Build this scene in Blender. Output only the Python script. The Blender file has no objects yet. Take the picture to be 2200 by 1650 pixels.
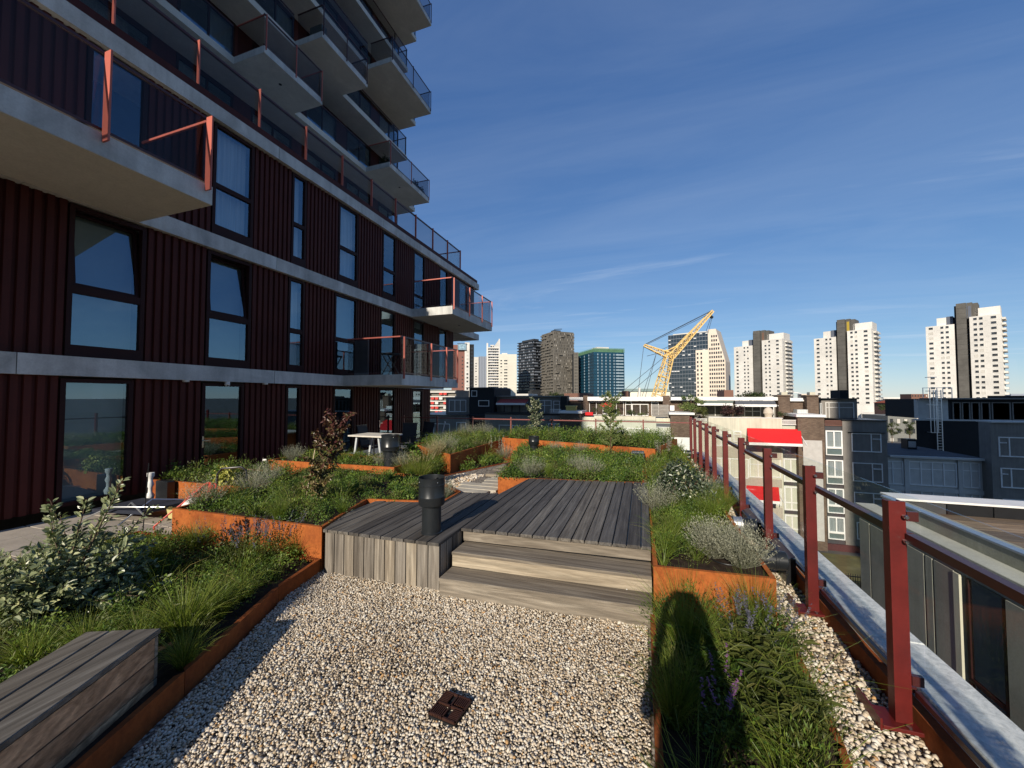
import bpy, bmesh, math, random
import numpy as np
from mathutils import Vector, Matrix

# ------------------------------------------------------------------ camera, sky, sun, exposure
SC = bpy.context.scene
COL = SC.collection
R = math.radians
F_PX, PITCH, YAW, EYE = 826.0, math.atan(28 / 826), R(18.7), 1.75
SUN_EL, SUN_AZ = R(24.5), R(5.5)          # sunlight travels towards +Y, slightly +X, downwards

cam_data = bpy.data.cameras.new('camera')
cam_data.sensor_width = 36.0
cam_data.lens = F_PX / 2200 * 36.0
cam_data.clip_start = 0.05
cam_data.clip_end = 6000
cam = bpy.data.objects.new('camera', cam_data)
COL.objects.link(cam)
cam.location = (0, 0, EYE)
cam.rotation_euler = (math.pi / 2 + PITCH, 0, YAW)
SC.camera = cam

world = bpy.data.worlds.new('World')
SC.world = world
world.use_nodes = True
wn, wl = world.node_tree.nodes, world.node_tree.links
wn.clear()
w_out = wn.new('ShaderNodeOutputWorld')
w_bg = wn.new('ShaderNodeBackground')
w_sky = wn.new('ShaderNodeTexSky')
w_sky.sky_type = 'NISHITA'
w_sky.sun_disc = False
w_sky.sun_elevation = SUN_EL
w_sky.sun_rotation = math.pi + SUN_AZ     # sun stands behind the camera
w_sky.altitude = 0
w_sky.air_density = 0.9
w_sky.dust_density = 0.0
w_sky.ozone_density = 3.2
w_bg.inputs['Strength'].default_value = 0.118
# thin cirrus wisps, laid over the whole sky by direction
w_tc = wn.new('ShaderNodeTexCoord')
w_sep = wn.new('ShaderNodeSeparateXYZ')
w_div = wn.new('ShaderNodeMath'); w_div.operation = 'MAXIMUM'; w_div.inputs[1].default_value = 0.06
w_dx = wn.new('ShaderNodeMath'); w_dx.operation = 'DIVIDE'
w_dy = wn.new('ShaderNodeMath'); w_dy.operation = 'DIVIDE'
w_cmb = wn.new('ShaderNodeCombineXYZ')
w_map = wn.new('ShaderNodeMapping')
w_map.inputs['Rotation'].default_value = (0, 0, R(28))
w_map.inputs['Scale'].default_value = (0.42, 1.5, 1)
w_map.inputs['Location'].default_value = (3.1, 0.9, 0)
w_n = wn.new('ShaderNodeTexNoise')
w_n.inputs['Scale'].default_value = 0.55
w_n.inputs['Detail'].default_value = 9
w_n.inputs['Roughness'].default_value = 0.62
w_n.inputs['Distortion'].default_value = 0.5
w_ramp = wn.new('ShaderNodeValToRGB')
w_ramp.color_ramp.elements[0].position = 0.55
w_ramp.color_ramp.elements[0].color = (0, 0, 0, 1)
w_ramp.color_ramp.elements[1].position = 0.80
w_ramp.color_ramp.elements[1].color = (0.45, 0.45, 0.45, 1)
w_mix = wn.new('ShaderNodeMixRGB')
w_mix.inputs['Color2'].default_value = (5.2, 5.8, 6.6, 1)
w_gam = wn.new('ShaderNodeHueSaturation')
w_gam.inputs['Saturation'].default_value = 1.0
w_gam.inputs['Hue'].default_value = 0.505
wl.new(w_tc.outputs['Generated'], w_sep.inputs[0])
wl.new(w_sep.outputs['Z'], w_div.inputs[0])
wl.new(w_sep.outputs['X'], w_dx.inputs[0]); wl.new(w_div.outputs[0], w_dx.inputs[1])
wl.new(w_sep.outputs['Y'], w_dy.inputs[0]); wl.new(w_div.outputs[0], w_dy.inputs[1])
wl.new(w_dx.outputs[0], w_cmb.inputs['X']); wl.new(w_dy.outputs[0], w_cmb.inputs['Y'])
wl.new(w_cmb.outputs[0], w_map.inputs['Vector'])
wl.new(w_map.outputs[0], w_n.inputs['Vector'])
wl.new(w_n.outputs['Fac'], w_ramp.inputs[0])
wl.new(w_sky.outputs[0], w_gam.inputs['Color'])
# contrast of the sky as the camera rendered it: each channel on its own power curve
w_s = wn.new('ShaderNodeSeparateColor'); w_c = wn.new('ShaderNodeCombineColor')
wl.new(w_gam.outputs[0], w_s.inputs[0])
for i, (pw, k) in enumerate(((0.86, 0.64), (0.74, 0.94), (0.58, 1.55))):
    n1 = wn.new('ShaderNodeMath'); n1.operation = 'POWER'; n1.inputs[1].default_value = pw
    n2 = wn.new('ShaderNodeMath'); n2.operation = 'MULTIPLY'; n2.inputs[1].default_value = k
    wl.new(w_s.outputs[i], n1.inputs[0]); wl.new(n1.outputs[0], n2.inputs[0]); wl.new(n2.outputs[0], w_c.inputs[i])
w_n2 = wn.new('ShaderNodeTexNoise'); w_n2.inputs['Scale'].default_value = 0.8; w_n2.inputs['Detail'].default_value = 7; w_n2.inputs['Roughness'].default_value = 0.6; w_n2.inputs['Distortion'].default_value = 1.2
w_r2 = wn.new('ShaderNodeValToRGB'); w_r2.color_ramp.elements[0].position = 0.40; w_r2.color_ramp.elements[1].position = 0.75; w_r2.color_ramp.elements[1].color = (0.10, 0.10, 0.10, 1)
w_m2 = wn.new('ShaderNodeMixRGB'); w_m2.inputs['Color2'].default_value = (4.6, 5.3, 6.2, 1)     # broad faint veils
wl.new(w_map.outputs[0], w_n2.inputs['Vector']); wl.new(w_n2.outputs['Fac'], w_r2.inputs[0]); wl.new(w_r2.outputs['Color'], w_m2.inputs['Fac'])
wl.new(w_c.outputs[0], w_m2.inputs['Color1'])
wl.new(w_m2.outputs[0], w_mix.inputs['Color1'])
wl.new(w_ramp.outputs['Color'], w_mix.inputs['Fac'])
wl.new(w_mix.outputs[0], w_bg.inputs['Color'])
wl.new(w_bg.outputs[0], w_out.inputs['Surface'])

sun_data = bpy.data.lights.new('sun', 'SUN')
sun_data.energy = 4.6
sun_data.angle = R(0.53)
sun_data.color = (1.0, 0.90, 0.76)
sun = bpy.data.objects.new('sun', sun_data)
COL.objects.link(sun)
SUN_DIR = Vector((math.sin(SUN_AZ) * math.cos(SUN_EL), math.cos(SUN_AZ) * math.cos(SUN_EL), -math.sin(SUN_EL)))
sun.rotation_euler = SUN_DIR.to_track_quat('-Z', 'Y').to_euler()
sun.location = (-5, -60, 60)

SC.view_settings.view_transform = 'Standard'
SC.view_settings.look = 'None'
SC.view_settings.gamma = 1.0
SC.view_settings.use_curve_mapping = False
SC.view_settings.exposure = 0.28
SC.render.engine = 'CYCLES'
SC.cycles.max_bounces = 7
SC.cycles.transparent_max_bounces = 16
SC.cycles.glossy_bounces = 4
SC.cycles.transmission_bounces = 4
SC.cycles.caustics_reflective = False
SC.cycles.caustics_refractive = False
SC.cycles.use_denoising = True

RNG = random.Random(11)
NP = np.random.default_rng(5)

# ------------------------------------------------------------------ survey helper: site coordinates from the photograph's bearings
_fw = np.array([-math.sin(YAW) * math.cos(PITCH), math.cos(YAW) * math.cos(PITCH), math.sin(PITCH)])
_rt = np.array([math.cos(YAW), math.sin(YAW), 0.0])
_up = np.cross(_rt, _fw)
def bearing(px, py):
    return _fw + _rt * (px - 1100) / F_PX + _up * (825 - py) / F_PX
def at_y(px, py, y):
    d = bearing(px, py); t = y / d[1]
    return float(d[0] * t), float(EYE + d[2] * t)
def at_z(px, py, z):
    d = bearing(px, py); t = (z - EYE) / d[2]
    return float(d[0] * t), float(d[1] * t)

# ------------------------------------------------------------------ mesh builder
WLOC = {}          # world position of every object's origin (nothing is rotated at build time)
def ccw(poly):
    a = sum(poly[i - 1][0] * poly[i][1] - poly[i][0] * poly[i - 1][1] for i in range(len(poly)))
    return list(poly) if a > 0 else list(poly)[::-1]
class MB:
    def __init__(self):
        self.v = []; self.f = []; self.m = []; self.attr = None
    def add(self, vs, fs, m=0):
        o = len(self.v)
        self.v.extend([tuple(p) for p in vs])
        self.f.extend([tuple(i + o for i in f) for f in fs])
        self.m.extend([m] * len(fs))
        return self
    def box(self, x0, x1, y0, y1, z0, z1, m=0):
        if x0 > x1: x0, x1 = x1, x0
        if y0 > y1: y0, y1 = y1, y0
        if z0 > z1: z0, z1 = z1, z0
        vs = [(x0, y0, z0), (x1, y0, z0), (x1, y1, z0), (x0, y1, z0), (x0, y0, z1), (x1, y0, z1), (x1, y1, z1), (x0, y1, z1)]
        return self.add(vs, [(0, 3, 2, 1), (4, 5, 6, 7), (0, 1, 5, 4), (1, 2, 6, 5), (2, 3, 7, 6), (3, 0, 4, 7)], m)
    def cbox(self, x0, x1, y0, y1, z0, z1, c=0.006, m=0):
        """box with chamfered vertical and top edges"""
        if x0 > x1: x0, x1 = x1, x0
        if y0 > y1: y0, y1 = y1, y0
        a = [(x0, y0), (x1, y0), (x1, y1), (x0, y1)]
        return self.cprism(a, z0, z1, c, m)
    def cprism(self, poly, z0, z1, c=0.006, m=0):
        """extruded convex polygon with a chamfered top edge (poly counter-clockwise)"""
        poly = ccw(poly)
        n = len(poly)
        inner = []
        for i in range(n):
            p0 = Vector(poly[i - 1]); p1 = Vector(poly[i]); p2 = Vector(poly[(i + 1) % n])
            d1 = (p1 - p0).normalized(); d2 = (p2 - p1).normalized()
            n1 = Vector((-d1.y, d1.x)); n2 = Vector((-d2.y, d2.x))
            k = (n1 + n2); k = k / max(0.2, (1 + n1.dot(n2)))
            inner.append((p1.x + k.x * c, p1.y + k.y * c))
        vs = [(x, y, z0) for x, y in poly] + [(x, y, z1 - c) for x, y in poly] + [(x, y, z1) for x, y in inner]
        fs = [tuple(range(n - 1, -1, -1)), tuple(range(2 * n, 3 * n))]
        for i in range(n):
            j = (i + 1) % n
            fs.append((i, j, n + j, n + i)); fs.append((n + i, n + j, 2 * n + j, 2 * n + i))
        return self.add(vs, fs, m)
    def prism(self, poly, z0, z1, m=0):
        if not isinstance(z0, (list, tuple)) and not isinstance(z1, (list, tuple)): poly = ccw(poly)
        n = len(poly)
        zz0 = z0 if isinstance(z0, (list, tuple)) else [z0] * n
        zz1 = z1 if isinstance(z1, (list, tuple)) else [z1] * n
        vs = [(poly[i][0], poly[i][1], zz0[i]) for i in range(n)] + [(poly[i][0], poly[i][1], zz1[i]) for i in range(n)]
        fs = [tuple(range(n - 1, -1, -1)), tuple(range(n, 2 * n))] + [(i, (i + 1) % n, n + (i + 1) % n, n + i) for i in range(n)]
        return self.add(vs, fs, m)
    def bar(self, p, q, w, h, up=(0, 0, 1), m=0):
        """rectangular bar from p to q, w sideways, h along up"""
        p = Vector(p); q = Vector(q); d = (q - p).normalized(); u = Vector(up)
        s = d.cross(u)
        if s.length < 1e-5: s = d.cross(Vector((0, 1, 0)))
        s.normalize(); u = s.cross(d).normalized()
        vs = []
        for c in (p, q):
            for a, b in ((-1, -1), (1, -1), (1, 1), (-1, 1)):
                vs.append(c + s * (a * w / 2) + u * (b * h / 2))
        return self.add(vs, [(0, 1, 2, 3), (7, 6, 5, 4), (0, 4, 5, 1), (1, 5, 6, 2), (2, 6, 7, 3), (3, 7, 4, 0)], m)
    def tube(self, pts, r, n=10, m=0, cap=True):
        pts = [Vector(p) for p in pts]
        rr = r if isinstance(r, (list, tuple)) else [r] * len(pts)
        o = len(self.v); vs = []; fs = []
        prev = None
        for i, p in enumerate(pts):
            d = (pts[min(i + 1, len(pts) - 1)] - pts[max(i - 1, 0)])
            d = d.normalized() if d.length > 1e-9 else Vector((0, 0, 1))
            if prev is None:
                a = d.cross(Vector((0, 0, 1)))
                if a.length < 0.05: a = d.cross(Vector((1, 0, 0)))
            else:
                a = prev - d * prev.dot(d)
                if a.length < 1e-4: a = d.cross(Vector((1, 0, 0)))
            a.normalize(); b = d.cross(a); prev = a
            for k in range(n):
                t = 2 * math.pi * k / n
                vs.append(p + a * (math.cos(t) * rr[i]) + b * (math.sin(t) * rr[i]))
        for i in range(len(pts) - 1):
            for k in range(n):
                fs.append((i * n + k, i * n + (k + 1) % n, (i + 1) * n + (k + 1) % n, (i + 1) * n + k))
        if cap:
            fs.append(tuple(range(n - 1, -1, -1))); L = (len(pts) - 1) * n
            fs.append(tuple(range(L, L + n)))
        return self.add(vs, fs, m)
    def lathe(self, c, prof, n=20, m=0, axis='z'):
        """profile [(r, h)...] turned round an axis through c"""
        vs = []; fs = []
        for r, h in prof:
            for k in range(n):
                t = 2 * math.pi * k / n
                a, b = r * math.cos(t), r * math.sin(t)
                if axis == 'z': vs.append((c[0] + a, c[1] + b, c[2] + h))
                elif axis == 'x': vs.append((c[0] + h, c[1] + a, c[2] + b))
                else: vs.append((c[0] + b, c[1] + h, c[2] + a))
        for i in range(len(prof) - 1):
            for k in range(n):
                fs.append((i * n + k, i * n + (k + 1) % n, (i + 1) * n + (k + 1) % n, (i + 1) * n + k))
        return self.add(vs, fs, m)
    def quad(self, a, b, c, d, m=0):
        return self.add([a, b, c, d], [(0, 1, 2, 3)], m)
    def build(self, name, mats, parent=None, smooth=False, origin=None, sharp=40):
        v = np.array(self.v, dtype=np.float64)
        if parent is not None: org = np.array(WLOC[parent.name])
        elif origin is not None: org = np.array(origin, float)
        else: org = np.array([(v[:, 0].min() + v[:, 0].max()) / 2, (v[:, 1].min() + v[:, 1].max()) / 2, v[:, 2].min()])
        me = bpy.data.meshes.new(name)
        me.from_pydata([tuple(p) for p in (v - org)], [], self.f)
        for mt in (mats if isinstance(mats, (list, tuple)) else [mats]): me.materials.append(mt)
        if any(self.m): me.polygons.foreach_set('material_index', self.m)
        if smooth:
            me.polygons.foreach_set('use_smooth', [True] * len(me.polygons))
            if sharp and hasattr(me, 'set_sharp_from_angle'): me.set_sharp_from_angle(angle=R(sharp))
        me.update()
        o = bpy.data.objects.new(name, me)
        COL.objects.link(o)
        if parent is not None:
            o.parent = parent; WLOC[o.name] = tuple(org)
        else:
            o.location = tuple(org); WLOC[o.name] = tuple(org)
        return o

def tag(o, label=None, cat=None, group=None, kind=None):
    if label: o['label'] = label
    if cat: o['category'] = cat
    if group: o['group'] = group
    if kind: o['kind'] = kind
    return o
def thing(name, label, cat, loc, group=None):
    o = bpy.data.objects.new(name, None)
    o.empty_display_size = 0.2
    COL.objects.link(o); o.location = loc; WLOC[o.name] = tuple(loc)
    return tag(o, label, cat, group)
def share(src, name, parent, loc):
    """another object on the same mesh, its origin at world position loc"""
    o = bpy.data.objects.new(name, src.data); COL.objects.link(o)
    if parent is not None:
        o.parent = parent; pl = WLOC[parent.name]
        o.location = (loc[0] - pl[0], loc[1] - pl[1], loc[2] - pl[2])
    else: o.location = loc
    WLOC[o.name] = tuple(loc)
    return o
def np_mesh(name, V, Fs, mat, parent=None, attr=None, smooth=False, origin=None):
    """mesh from numpy arrays: V (n,3), Fs list of (k, nverts) int arrays; attr: per-face value 'tone' in 0..1"""
    V = np.asarray(V, dtype=np.float32)
    if parent is not None: org = np.array(WLOC[parent.name])
    elif origin is not None: org = np.array(origin, float)
    else: org = np.array([(V[:, 0].min() + V[:, 0].max()) / 2, (V[:, 1].min() + V[:, 1].max()) / 2, V[:, 2].min()], float)
    V = V - org.astype(np.float32)
    me = bpy.data.meshes.new(name)
    me.vertices.add(len(V)); me.vertices.foreach_set('co', V.ravel())
    loops = np.concatenate([f.ravel() for f in Fs]).astype(np.int32)
    tot = np.concatenate([np.full(len(f), f.shape[1], np.int32) for f in Fs])
    start = np.concatenate([[0], np.cumsum(tot)[:-1]]).astype(np.int32)
    me.loops.add(len(loops)); me.loops.foreach_set('vertex_index', loops)
    me.polygons.add(len(tot)); me.polygons.foreach_set('loop_start', start)
    me.polygons.foreach_set('loop_total', tot)
    if smooth: me.polygons.foreach_set('use_smooth', np.ones(len(tot), bool))
    if attr is not None:
        a = me.attributes.new('tone', 'FLOAT', 'FACE'); a.data.foreach_set('value', np.asarray(attr, np.float32))
    for mt in (mat if isinstance(mat, (list, tuple)) else [mat]): me.materials.append(mt)
    me.update(calc_edges=True); me.validate()
    o = bpy.data.objects.new(name, me); COL.objects.link(o)
    if parent is not None: o.parent = parent
    else: o.location = tuple(org)
    WLOC[o.name] = tuple(org)
    return o

# ------------------------------------------------------------------ materials
MATS = {}
def base_mat(name):
    m = bpy.data.materials.new(name); m.use_nodes = True
    nt = m.node_tree; b = nt.nodes['Principled BSDF']
    MATS[name] = m
    return m, nt, b
def _coords(nt, rnd=True, scale=(1, 1, 1)):
    tc = nt.nodes.new('ShaderNodeTexCoord'); mp = nt.nodes.new('ShaderNodeMapping')
    mp.inputs['Scale'].default_value = scale
    if rnd:
        oi = nt.nodes.new('ShaderNodeObjectInfo')
        cb = nt.nodes.new('ShaderNodeVectorMath'); cb.operation = 'SCALE'
        cb.inputs[0].default_value = (37.3, 51.7, 23.9)
        nt.links.new(oi.outputs['Random'], cb.inputs['Scale'])
        ad = nt.nodes.new('ShaderNodeVectorMath'); ad.operation = 'ADD'
        nt.links.new(tc.outputs['Object'], ad.inputs[0]); nt.links.new(cb.outputs[0], ad.inputs[1])
        nt.links.new(ad.outputs[0], mp.inputs['Vector'])
    else: nt.links.new(tc.outputs['Object'], mp.inputs['Vector'])
    return mp.outputs[0]
def _noise(nt, vec, scale, detail=5, rough=0.55, dist=0.0):
    n = nt.nodes.new('ShaderNodeTexNoise')
    n.inputs['Scale'].default_value = scale; n.inputs['Detail'].default_value = detail
    n.inputs['Roughness'].default_value = rough; n.inputs['Distortion'].default_value = dist
    nt.links.new(vec, n.inputs['Vector'])
    return n.outputs['Fac']
def _ramp(nt, fac, stops):
    r = nt.nodes.new('ShaderNodeValToRGB'); el = r.color_ramp.elements
    while len(el) < len(stops): el.new(0.5)
    for e, (p, c) in zip(el, stops):
        e.position = p; e.color = (c[0], c[1], c[2], 1) if hasattr(c, '__len__') else (c, c, c, 1)
    nt.links.new(fac, r.inputs[0])
    return r.outputs['Color']
def _mix(nt, fac, a, b, mode='MIX'):
    x = nt.nodes.new('ShaderNodeMixRGB'); x.blend_type = mode
    for sock, val in (('Fac', fac), ('Color1', a), ('Color2', b)):
        if hasattr(val, 'links'): nt.links.new(val, x.inputs[sock])
        elif hasattr(val, '__len__'): x.inputs[sock].default_value = (val[0], val[1], val[2], 1)
        else: x.inputs[sock].default_value = val
    return x.outputs['Color']
def _bump(nt, b, h, strength=0.3, dist=0.01):
    n = nt.nodes.new('ShaderNodeBump'); n.inputs['Strength'].default_value = strength; n.inputs['Distance'].default_value = dist
    nt.links.new(h, n.inputs['Height']); nt.links.new(n.outputs[0], b.inputs['Normal'])
def plain(name, c, rough=0.6, metal=0.0, var=0.12, scale=6, bump=0.0, spec=0.5, fine=60, streak=0.0):
    """painted / cast surface with soft mottling"""
    m, nt, b = base_mat(name)
    v = _coords(nt)
    n1 = _noise(nt, v, scale, 4); n2 = _noise(nt, v, fine, 3)
    col = _mix(nt, 1.0, _ramp(nt, n1, [(0.3, [x * (1 - var) for x in c]), (0.7, [min(1, x * (1 + var)) for x in c])]),
               _ramp(nt, n2, [(0.3, 1 - var * 0.7), (0.7, 1.0)]), 'MULTIPLY')
    oi = nt.nodes.new('ShaderNodeObjectInfo')
    col = _mix(nt, 1.0, col, _ramp(nt, oi.outputs['Random'], [(0.0, 0.92), (1.0, 1.06)]), 'MULTIPLY')
    if streak:      # rain streaks and grime running down
        vs = _coords(nt, True, (6, 6, 0.35)); n3 = _noise(nt, vs, 1.2, 5, 0.6)
        col = _mix(nt, streak, col, _ramp(nt, n3, [(0.35, 0.45), (0.6, 1.0)]), 'MULTIPLY')
    nt.links.new(col, b.inputs['Base Color'])
    b.inputs['Roughness'].default_value = rough; b.inputs['Metallic'].default_value = metal
    b.inputs['Specular IOR Level'].default_value = spec
    if bump: _bump(nt, b, n2, bump, 0.004)
    return m
def wood(name, axis, tint=(1, 1, 1)):
    m, nt, b = base_mat(name)
    s = [9.0, 9.0, 9.0]; s[axis] = 0.55
    v = _coords(nt, True, s)
    n1 = _noise(nt, v, 1.3, 6, 0.62, 1.6)
    s2 = [60.0] * 3; s2[axis] = 2.2
    v2 = _coords(nt, True, s2)
    n2 = _noise(nt, v2, 1.5, 4, 0.6, 0.3)
    wv = nt.nodes.new('ShaderNodeTexWave'); wv.wave_type = 'RINGS'
    wv.rings_direction = 'XYZ'[axis]
    wv.inputs['Scale'].default_value = 0.55; wv.inputs['Distortion'].default_value = 7.0
    wv.inputs['Detail'].default_value = 2.5; wv.inputs['Detail Scale'].default_value = 0.9
    nt.links.new(v, wv.inputs['Vector'])
    c = _ramp(nt, n1, [(0.28, (0.135, 0.118, 0.102)), (0.5, (0.235, 0.215, 0.192)), (0.72, (0.37, 0.35, 0.32))])
    g = _ramp(nt, wv.outputs['Fac'], [(0.0, 0.62), (0.5, 1.0), (1.0, 0.84)])
    c = _mix(nt, 0.75, c, g, 'MULTIPLY')
    g2 = _ramp(nt, n2, [(0.32, 0.62), (0.62, 1.0)])
    c = _mix(nt, 0.8, c, g2, 'MULTIPLY')
    oi = nt.nodes.new('ShaderNodeObjectInfo')
    t = _ramp(nt, oi.outputs['Random'], [(0.0, (0.60, 0.57, 0.54)), (0.5, (1.0, 0.98, 0.95)), (1.0, (1.44, 1.36, 1.20))])
    c = _mix(nt, 1.0, c, t, 'MULTIPLY')
    c = _mix(nt, 1.0, c, tint, 'MULTIPLY')
    nt.links.new(c, b.inputs['Base Color'])
    b.inputs['Roughness'].default_value = 0.72
    b.inputs['Specular IOR Level'].default_value = 0.35
    _bump(nt, b, n2, 0.35, 0.003)
    return m
def corten(name, c=(0.43, 0.125, 0.028)):
    m, nt, b = base_mat(name)
    v = _coords(nt)
    n1 = _noise(nt, v, 2.2, 6, 0.6, 0.4); n2 = _noise(nt, v, 34, 5, 0.7); n3 = _noise(nt, v, 9, 4)
    col = _ramp(nt, n1, [(0.28, (c[0] * 0.66, c[1] * 0.60, c[2] * 0.7)), (0.52, c), (0.78, (c[0] * 1.2, c[1] * 1.32, c[2] * 1.45))])
    col = _mix(nt, 0.85, col, _ramp(nt, n2, [(0.28, 0.62), (0.6, 1.0)]), 'MULTIPLY')
    col = _mix(nt, 0.6, col, _ramp(nt, n3, [(0.3, (0.66, 0.58, 0.54)), (0.55, 1.0)]), 'MULTIPLY')
    n4 = _noise(nt, _coords(nt, True, (11, 11, 0.7)), 1.0, 5, 0.6)
    col = _mix(nt, 0.25, col, _ramp(nt, n4, [(0.34, (0.55, 0.48, 0.45)), (0.58, 1.0)]), 'MULTIPLY')
    nt.links.new(col, b.inputs['Base Color'])
    b.inputs['Roughness'].default_value = 0.85; b.inputs['Specular IOR Level'].default_value = 0.25
    _bump(nt, b, n2, 0.25, 0.002)
    return m
def concrete(name, c=(0.40, 0.40, 0.385), stain=0.35):
    m, nt, b = base_mat(name)
    v = _coords(nt)
    n1 = _noise(nt, v, 1.1, 7, 0.62, 0.6); n2 = _noise(nt, v, 38, 4, 0.6)
    vs = _coords(nt, True, (7, 7, 0.5)); n3 = _noise(nt, vs, 1.0, 5)
    col = _ramp(nt, n1, [(0.3, [x * (1 - stain) for x in c]), (0.55, c), (0.8, [min(1, x * 1.2) for x in c])])
    col = _mix(nt, 0.5, col, _ramp(nt, n2, [(0.3, 0.75), (0.6, 1.0)]), 'MULTIPLY')
    col = _mix(nt, stain, col, _ramp(nt, n3, [(0.35, 0.55), (0.6, 1.0)]), 'MULTIPLY')
    nt.links.new(col, b.inputs['Base Color'])
    b.inputs['Roughness'].default_value = 0.85; b.inputs['Specular IOR Level'].default_value = 0.3
    _bump(nt, b, n2, 0.15, 0.003)
    return m
def glass(name, tint=(0.86, 0.9, 0.9), ior=1.5, trans=1.0, rough=0.0, boost=1.0, refl=(0.95, 0.97, 1.0)):
    """thin pane: tinted transparency under a mirror-like Fresnel reflection"""
    m = bpy.data.materials.new(name); m.use_nodes = True; MATS[name] = m
    nt = m.node_tree; nt.nodes.clear()
    out = nt.nodes.new('ShaderNodeOutputMaterial'); tr = nt.nodes.new('ShaderNodeBsdfTransparent')
    gl = nt.nodes.new('ShaderNodeBsdfGlossy'); mx = nt.nodes.new('ShaderNodeMixShader'); fr = nt.nodes.new('ShaderNodeLayerWeight')
    fr.inputs['Blend'].default_value = 0.5
    f0 = ((ior - 1) / (ior + 1)) ** 2
    tr.inputs['Color'].default_value = (tint[0] * trans, tint[1] * trans, tint[2] * trans, 1)
    gl.inputs['Roughness'].default_value = rough
    gl.inputs['Color'].default_value = (*refl, 1)
    pw = nt.nodes.new('ShaderNodeMath'); pw.operation = 'POWER'; pw.inputs[1].default_value = 5.0
    nt.links.new(fr.outputs['Facing'], pw.inputs[0])          # Schlick, the same from either side of the pane
    mm = nt.nodes.new('ShaderNodeMath'); mm.operation = 'MULTIPLY_ADD'; mm.use_clamp = True
    mm.inputs[1].default_value = (1 - f0) * boost; mm.inputs[2].default_value = f0 * boost
    nt.links.new(pw.outputs[0], mm.inputs[0]); nt.links.new(mm.outputs[0], mx.inputs[0])
    nt.links.new(tr.outputs[0], mx.inputs[1]); nt.links.new(gl.outputs[0], mx.inputs[2])
    nt.links.new(mx.outputs[0], out.inputs['Surface'])
    return m
def dark_pane(name, c=(0.02, 0.024, 0.028), rough=0.06, spec=0.8):
    m, nt, b = base_mat(name)
    v = _coords(nt); n = _noise(nt, v, 0.9, 3)
    nt.links.new(_ramp(nt, n, [(0.3, [x * 0.6 for x in c]), (0.7, [x * 1.5 for x in c])]), b.inputs['Base Color'])
    b.inputs['Roughness'].default_value = rough; b.inputs['Specular IOR Level'].default_value = spec
    return m
def leaf(name, stops, rough=0.5, transl=0.25, spec=0.35):
    """foliage: each leaf takes its own tone from the mesh, with a little light passing through"""
    m, nt, b = base_mat(name)
    at = nt.nodes.new('ShaderNodeAttribute'); at.attribute_name = 'tone'
    c = _ramp(nt, at.outputs['Fac'], stops)
    nt.links.new(c, b.inputs['Base Color'])
    b.inputs['Roughness'].default_value = rough; b.inputs['Specular IOR Level'].default_value = spec
    if transl:
        tl = nt.nodes.new('ShaderNodeBsdfTranslucent'); mx = nt.nodes.new('ShaderNodeMixShader'); mx.inputs[0].default_value = transl
        c2 = _mix(nt, 1.0, c, (1.15, 1.25, 0.6), 'MULTIPLY')
        nt.links.new(c2, tl.inputs['Color'])
        nt.links.new(b.outputs[0], mx.inputs[1]); nt.links.new(tl.outputs[0], mx.inputs[2])
        nt.links.new(mx.outputs[0], nt.nodes['Material Output'].inputs['Surface'])
    return m
def fabric(name, c, axis_scale=(30, 30, 0.6), fold=0.35):
    m, nt, b = base_mat(name)
    v = _coords(nt, True, axis_scale); n = _noise(nt, v, 0.55, 3, 0.5)
    nt.links.new(_ramp(nt, n, [(0.3, [x * (1 - fold) for x in c]), (0.7, c)]), b.inputs['Base Color'])
    b.inputs['Roughness'].default_value = 0.9; b.inputs['Specular IOR Level'].default_value = 0.1
    return m
def brick_mat(name, c1=(0.13, 0.085, 0.06), c2=(0.20, 0.14, 0.10), mortar=(0.10, 0.085, 0.075)):
    m, nt, b = base_mat(name)
    tc = nt.nodes.new('ShaderNodeTexCoord')
    sp = nt.nodes.new('ShaderNodeSeparateXYZ'); nt.links.new(tc.outputs['Object'], sp.inputs[0])
    ad = nt.nodes.new('ShaderNodeMath'); ad.operation = 'ADD'
    nt.links.new(sp.outputs['X'], ad.inputs[0]); nt.links.new(sp.outputs['Y'], ad.inputs[1])
    cb = nt.nodes.new('ShaderNodeCombineXYZ')
    nt.links.new(ad.outputs[0], cb.inputs['X']); nt.links.new(sp.outputs['Z'], cb.inputs['Y'])
    br = nt.nodes.new('ShaderNodeTexBrick')
    br.inputs['Scale'].default_value = 1.0
    br.inputs['Brick Width'].default_value = 0.22; br.inputs['Row Height'].default_value = 0.065
    br.inputs['Mortar Size'].default_value = 0.008
    br.inputs['Color1'].default_value = (*c1, 1); br.inputs['Color2'].default_value = (*c2, 1); br.inputs['Mortar'].default_value = (*mortar, 1)
    nt.links.new(cb.outputs[0], br.inputs['Vector'])
    v = _coords(nt); n = _noise(nt, v, 0.8, 5, 0.6)
    col = _mix(nt, 0.8, br.outputs['Color'], _ramp(nt, n, [(0.3, 0.6), (0.7, 1.15)]), 'MULTIPLY')
    nt.links.new(col, b.inputs['Base Color'])
    b.inputs['Roughness'].default_value = 0.9; b.inputs['Specular IOR Level'].default_value = 0.2
    return m

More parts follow.
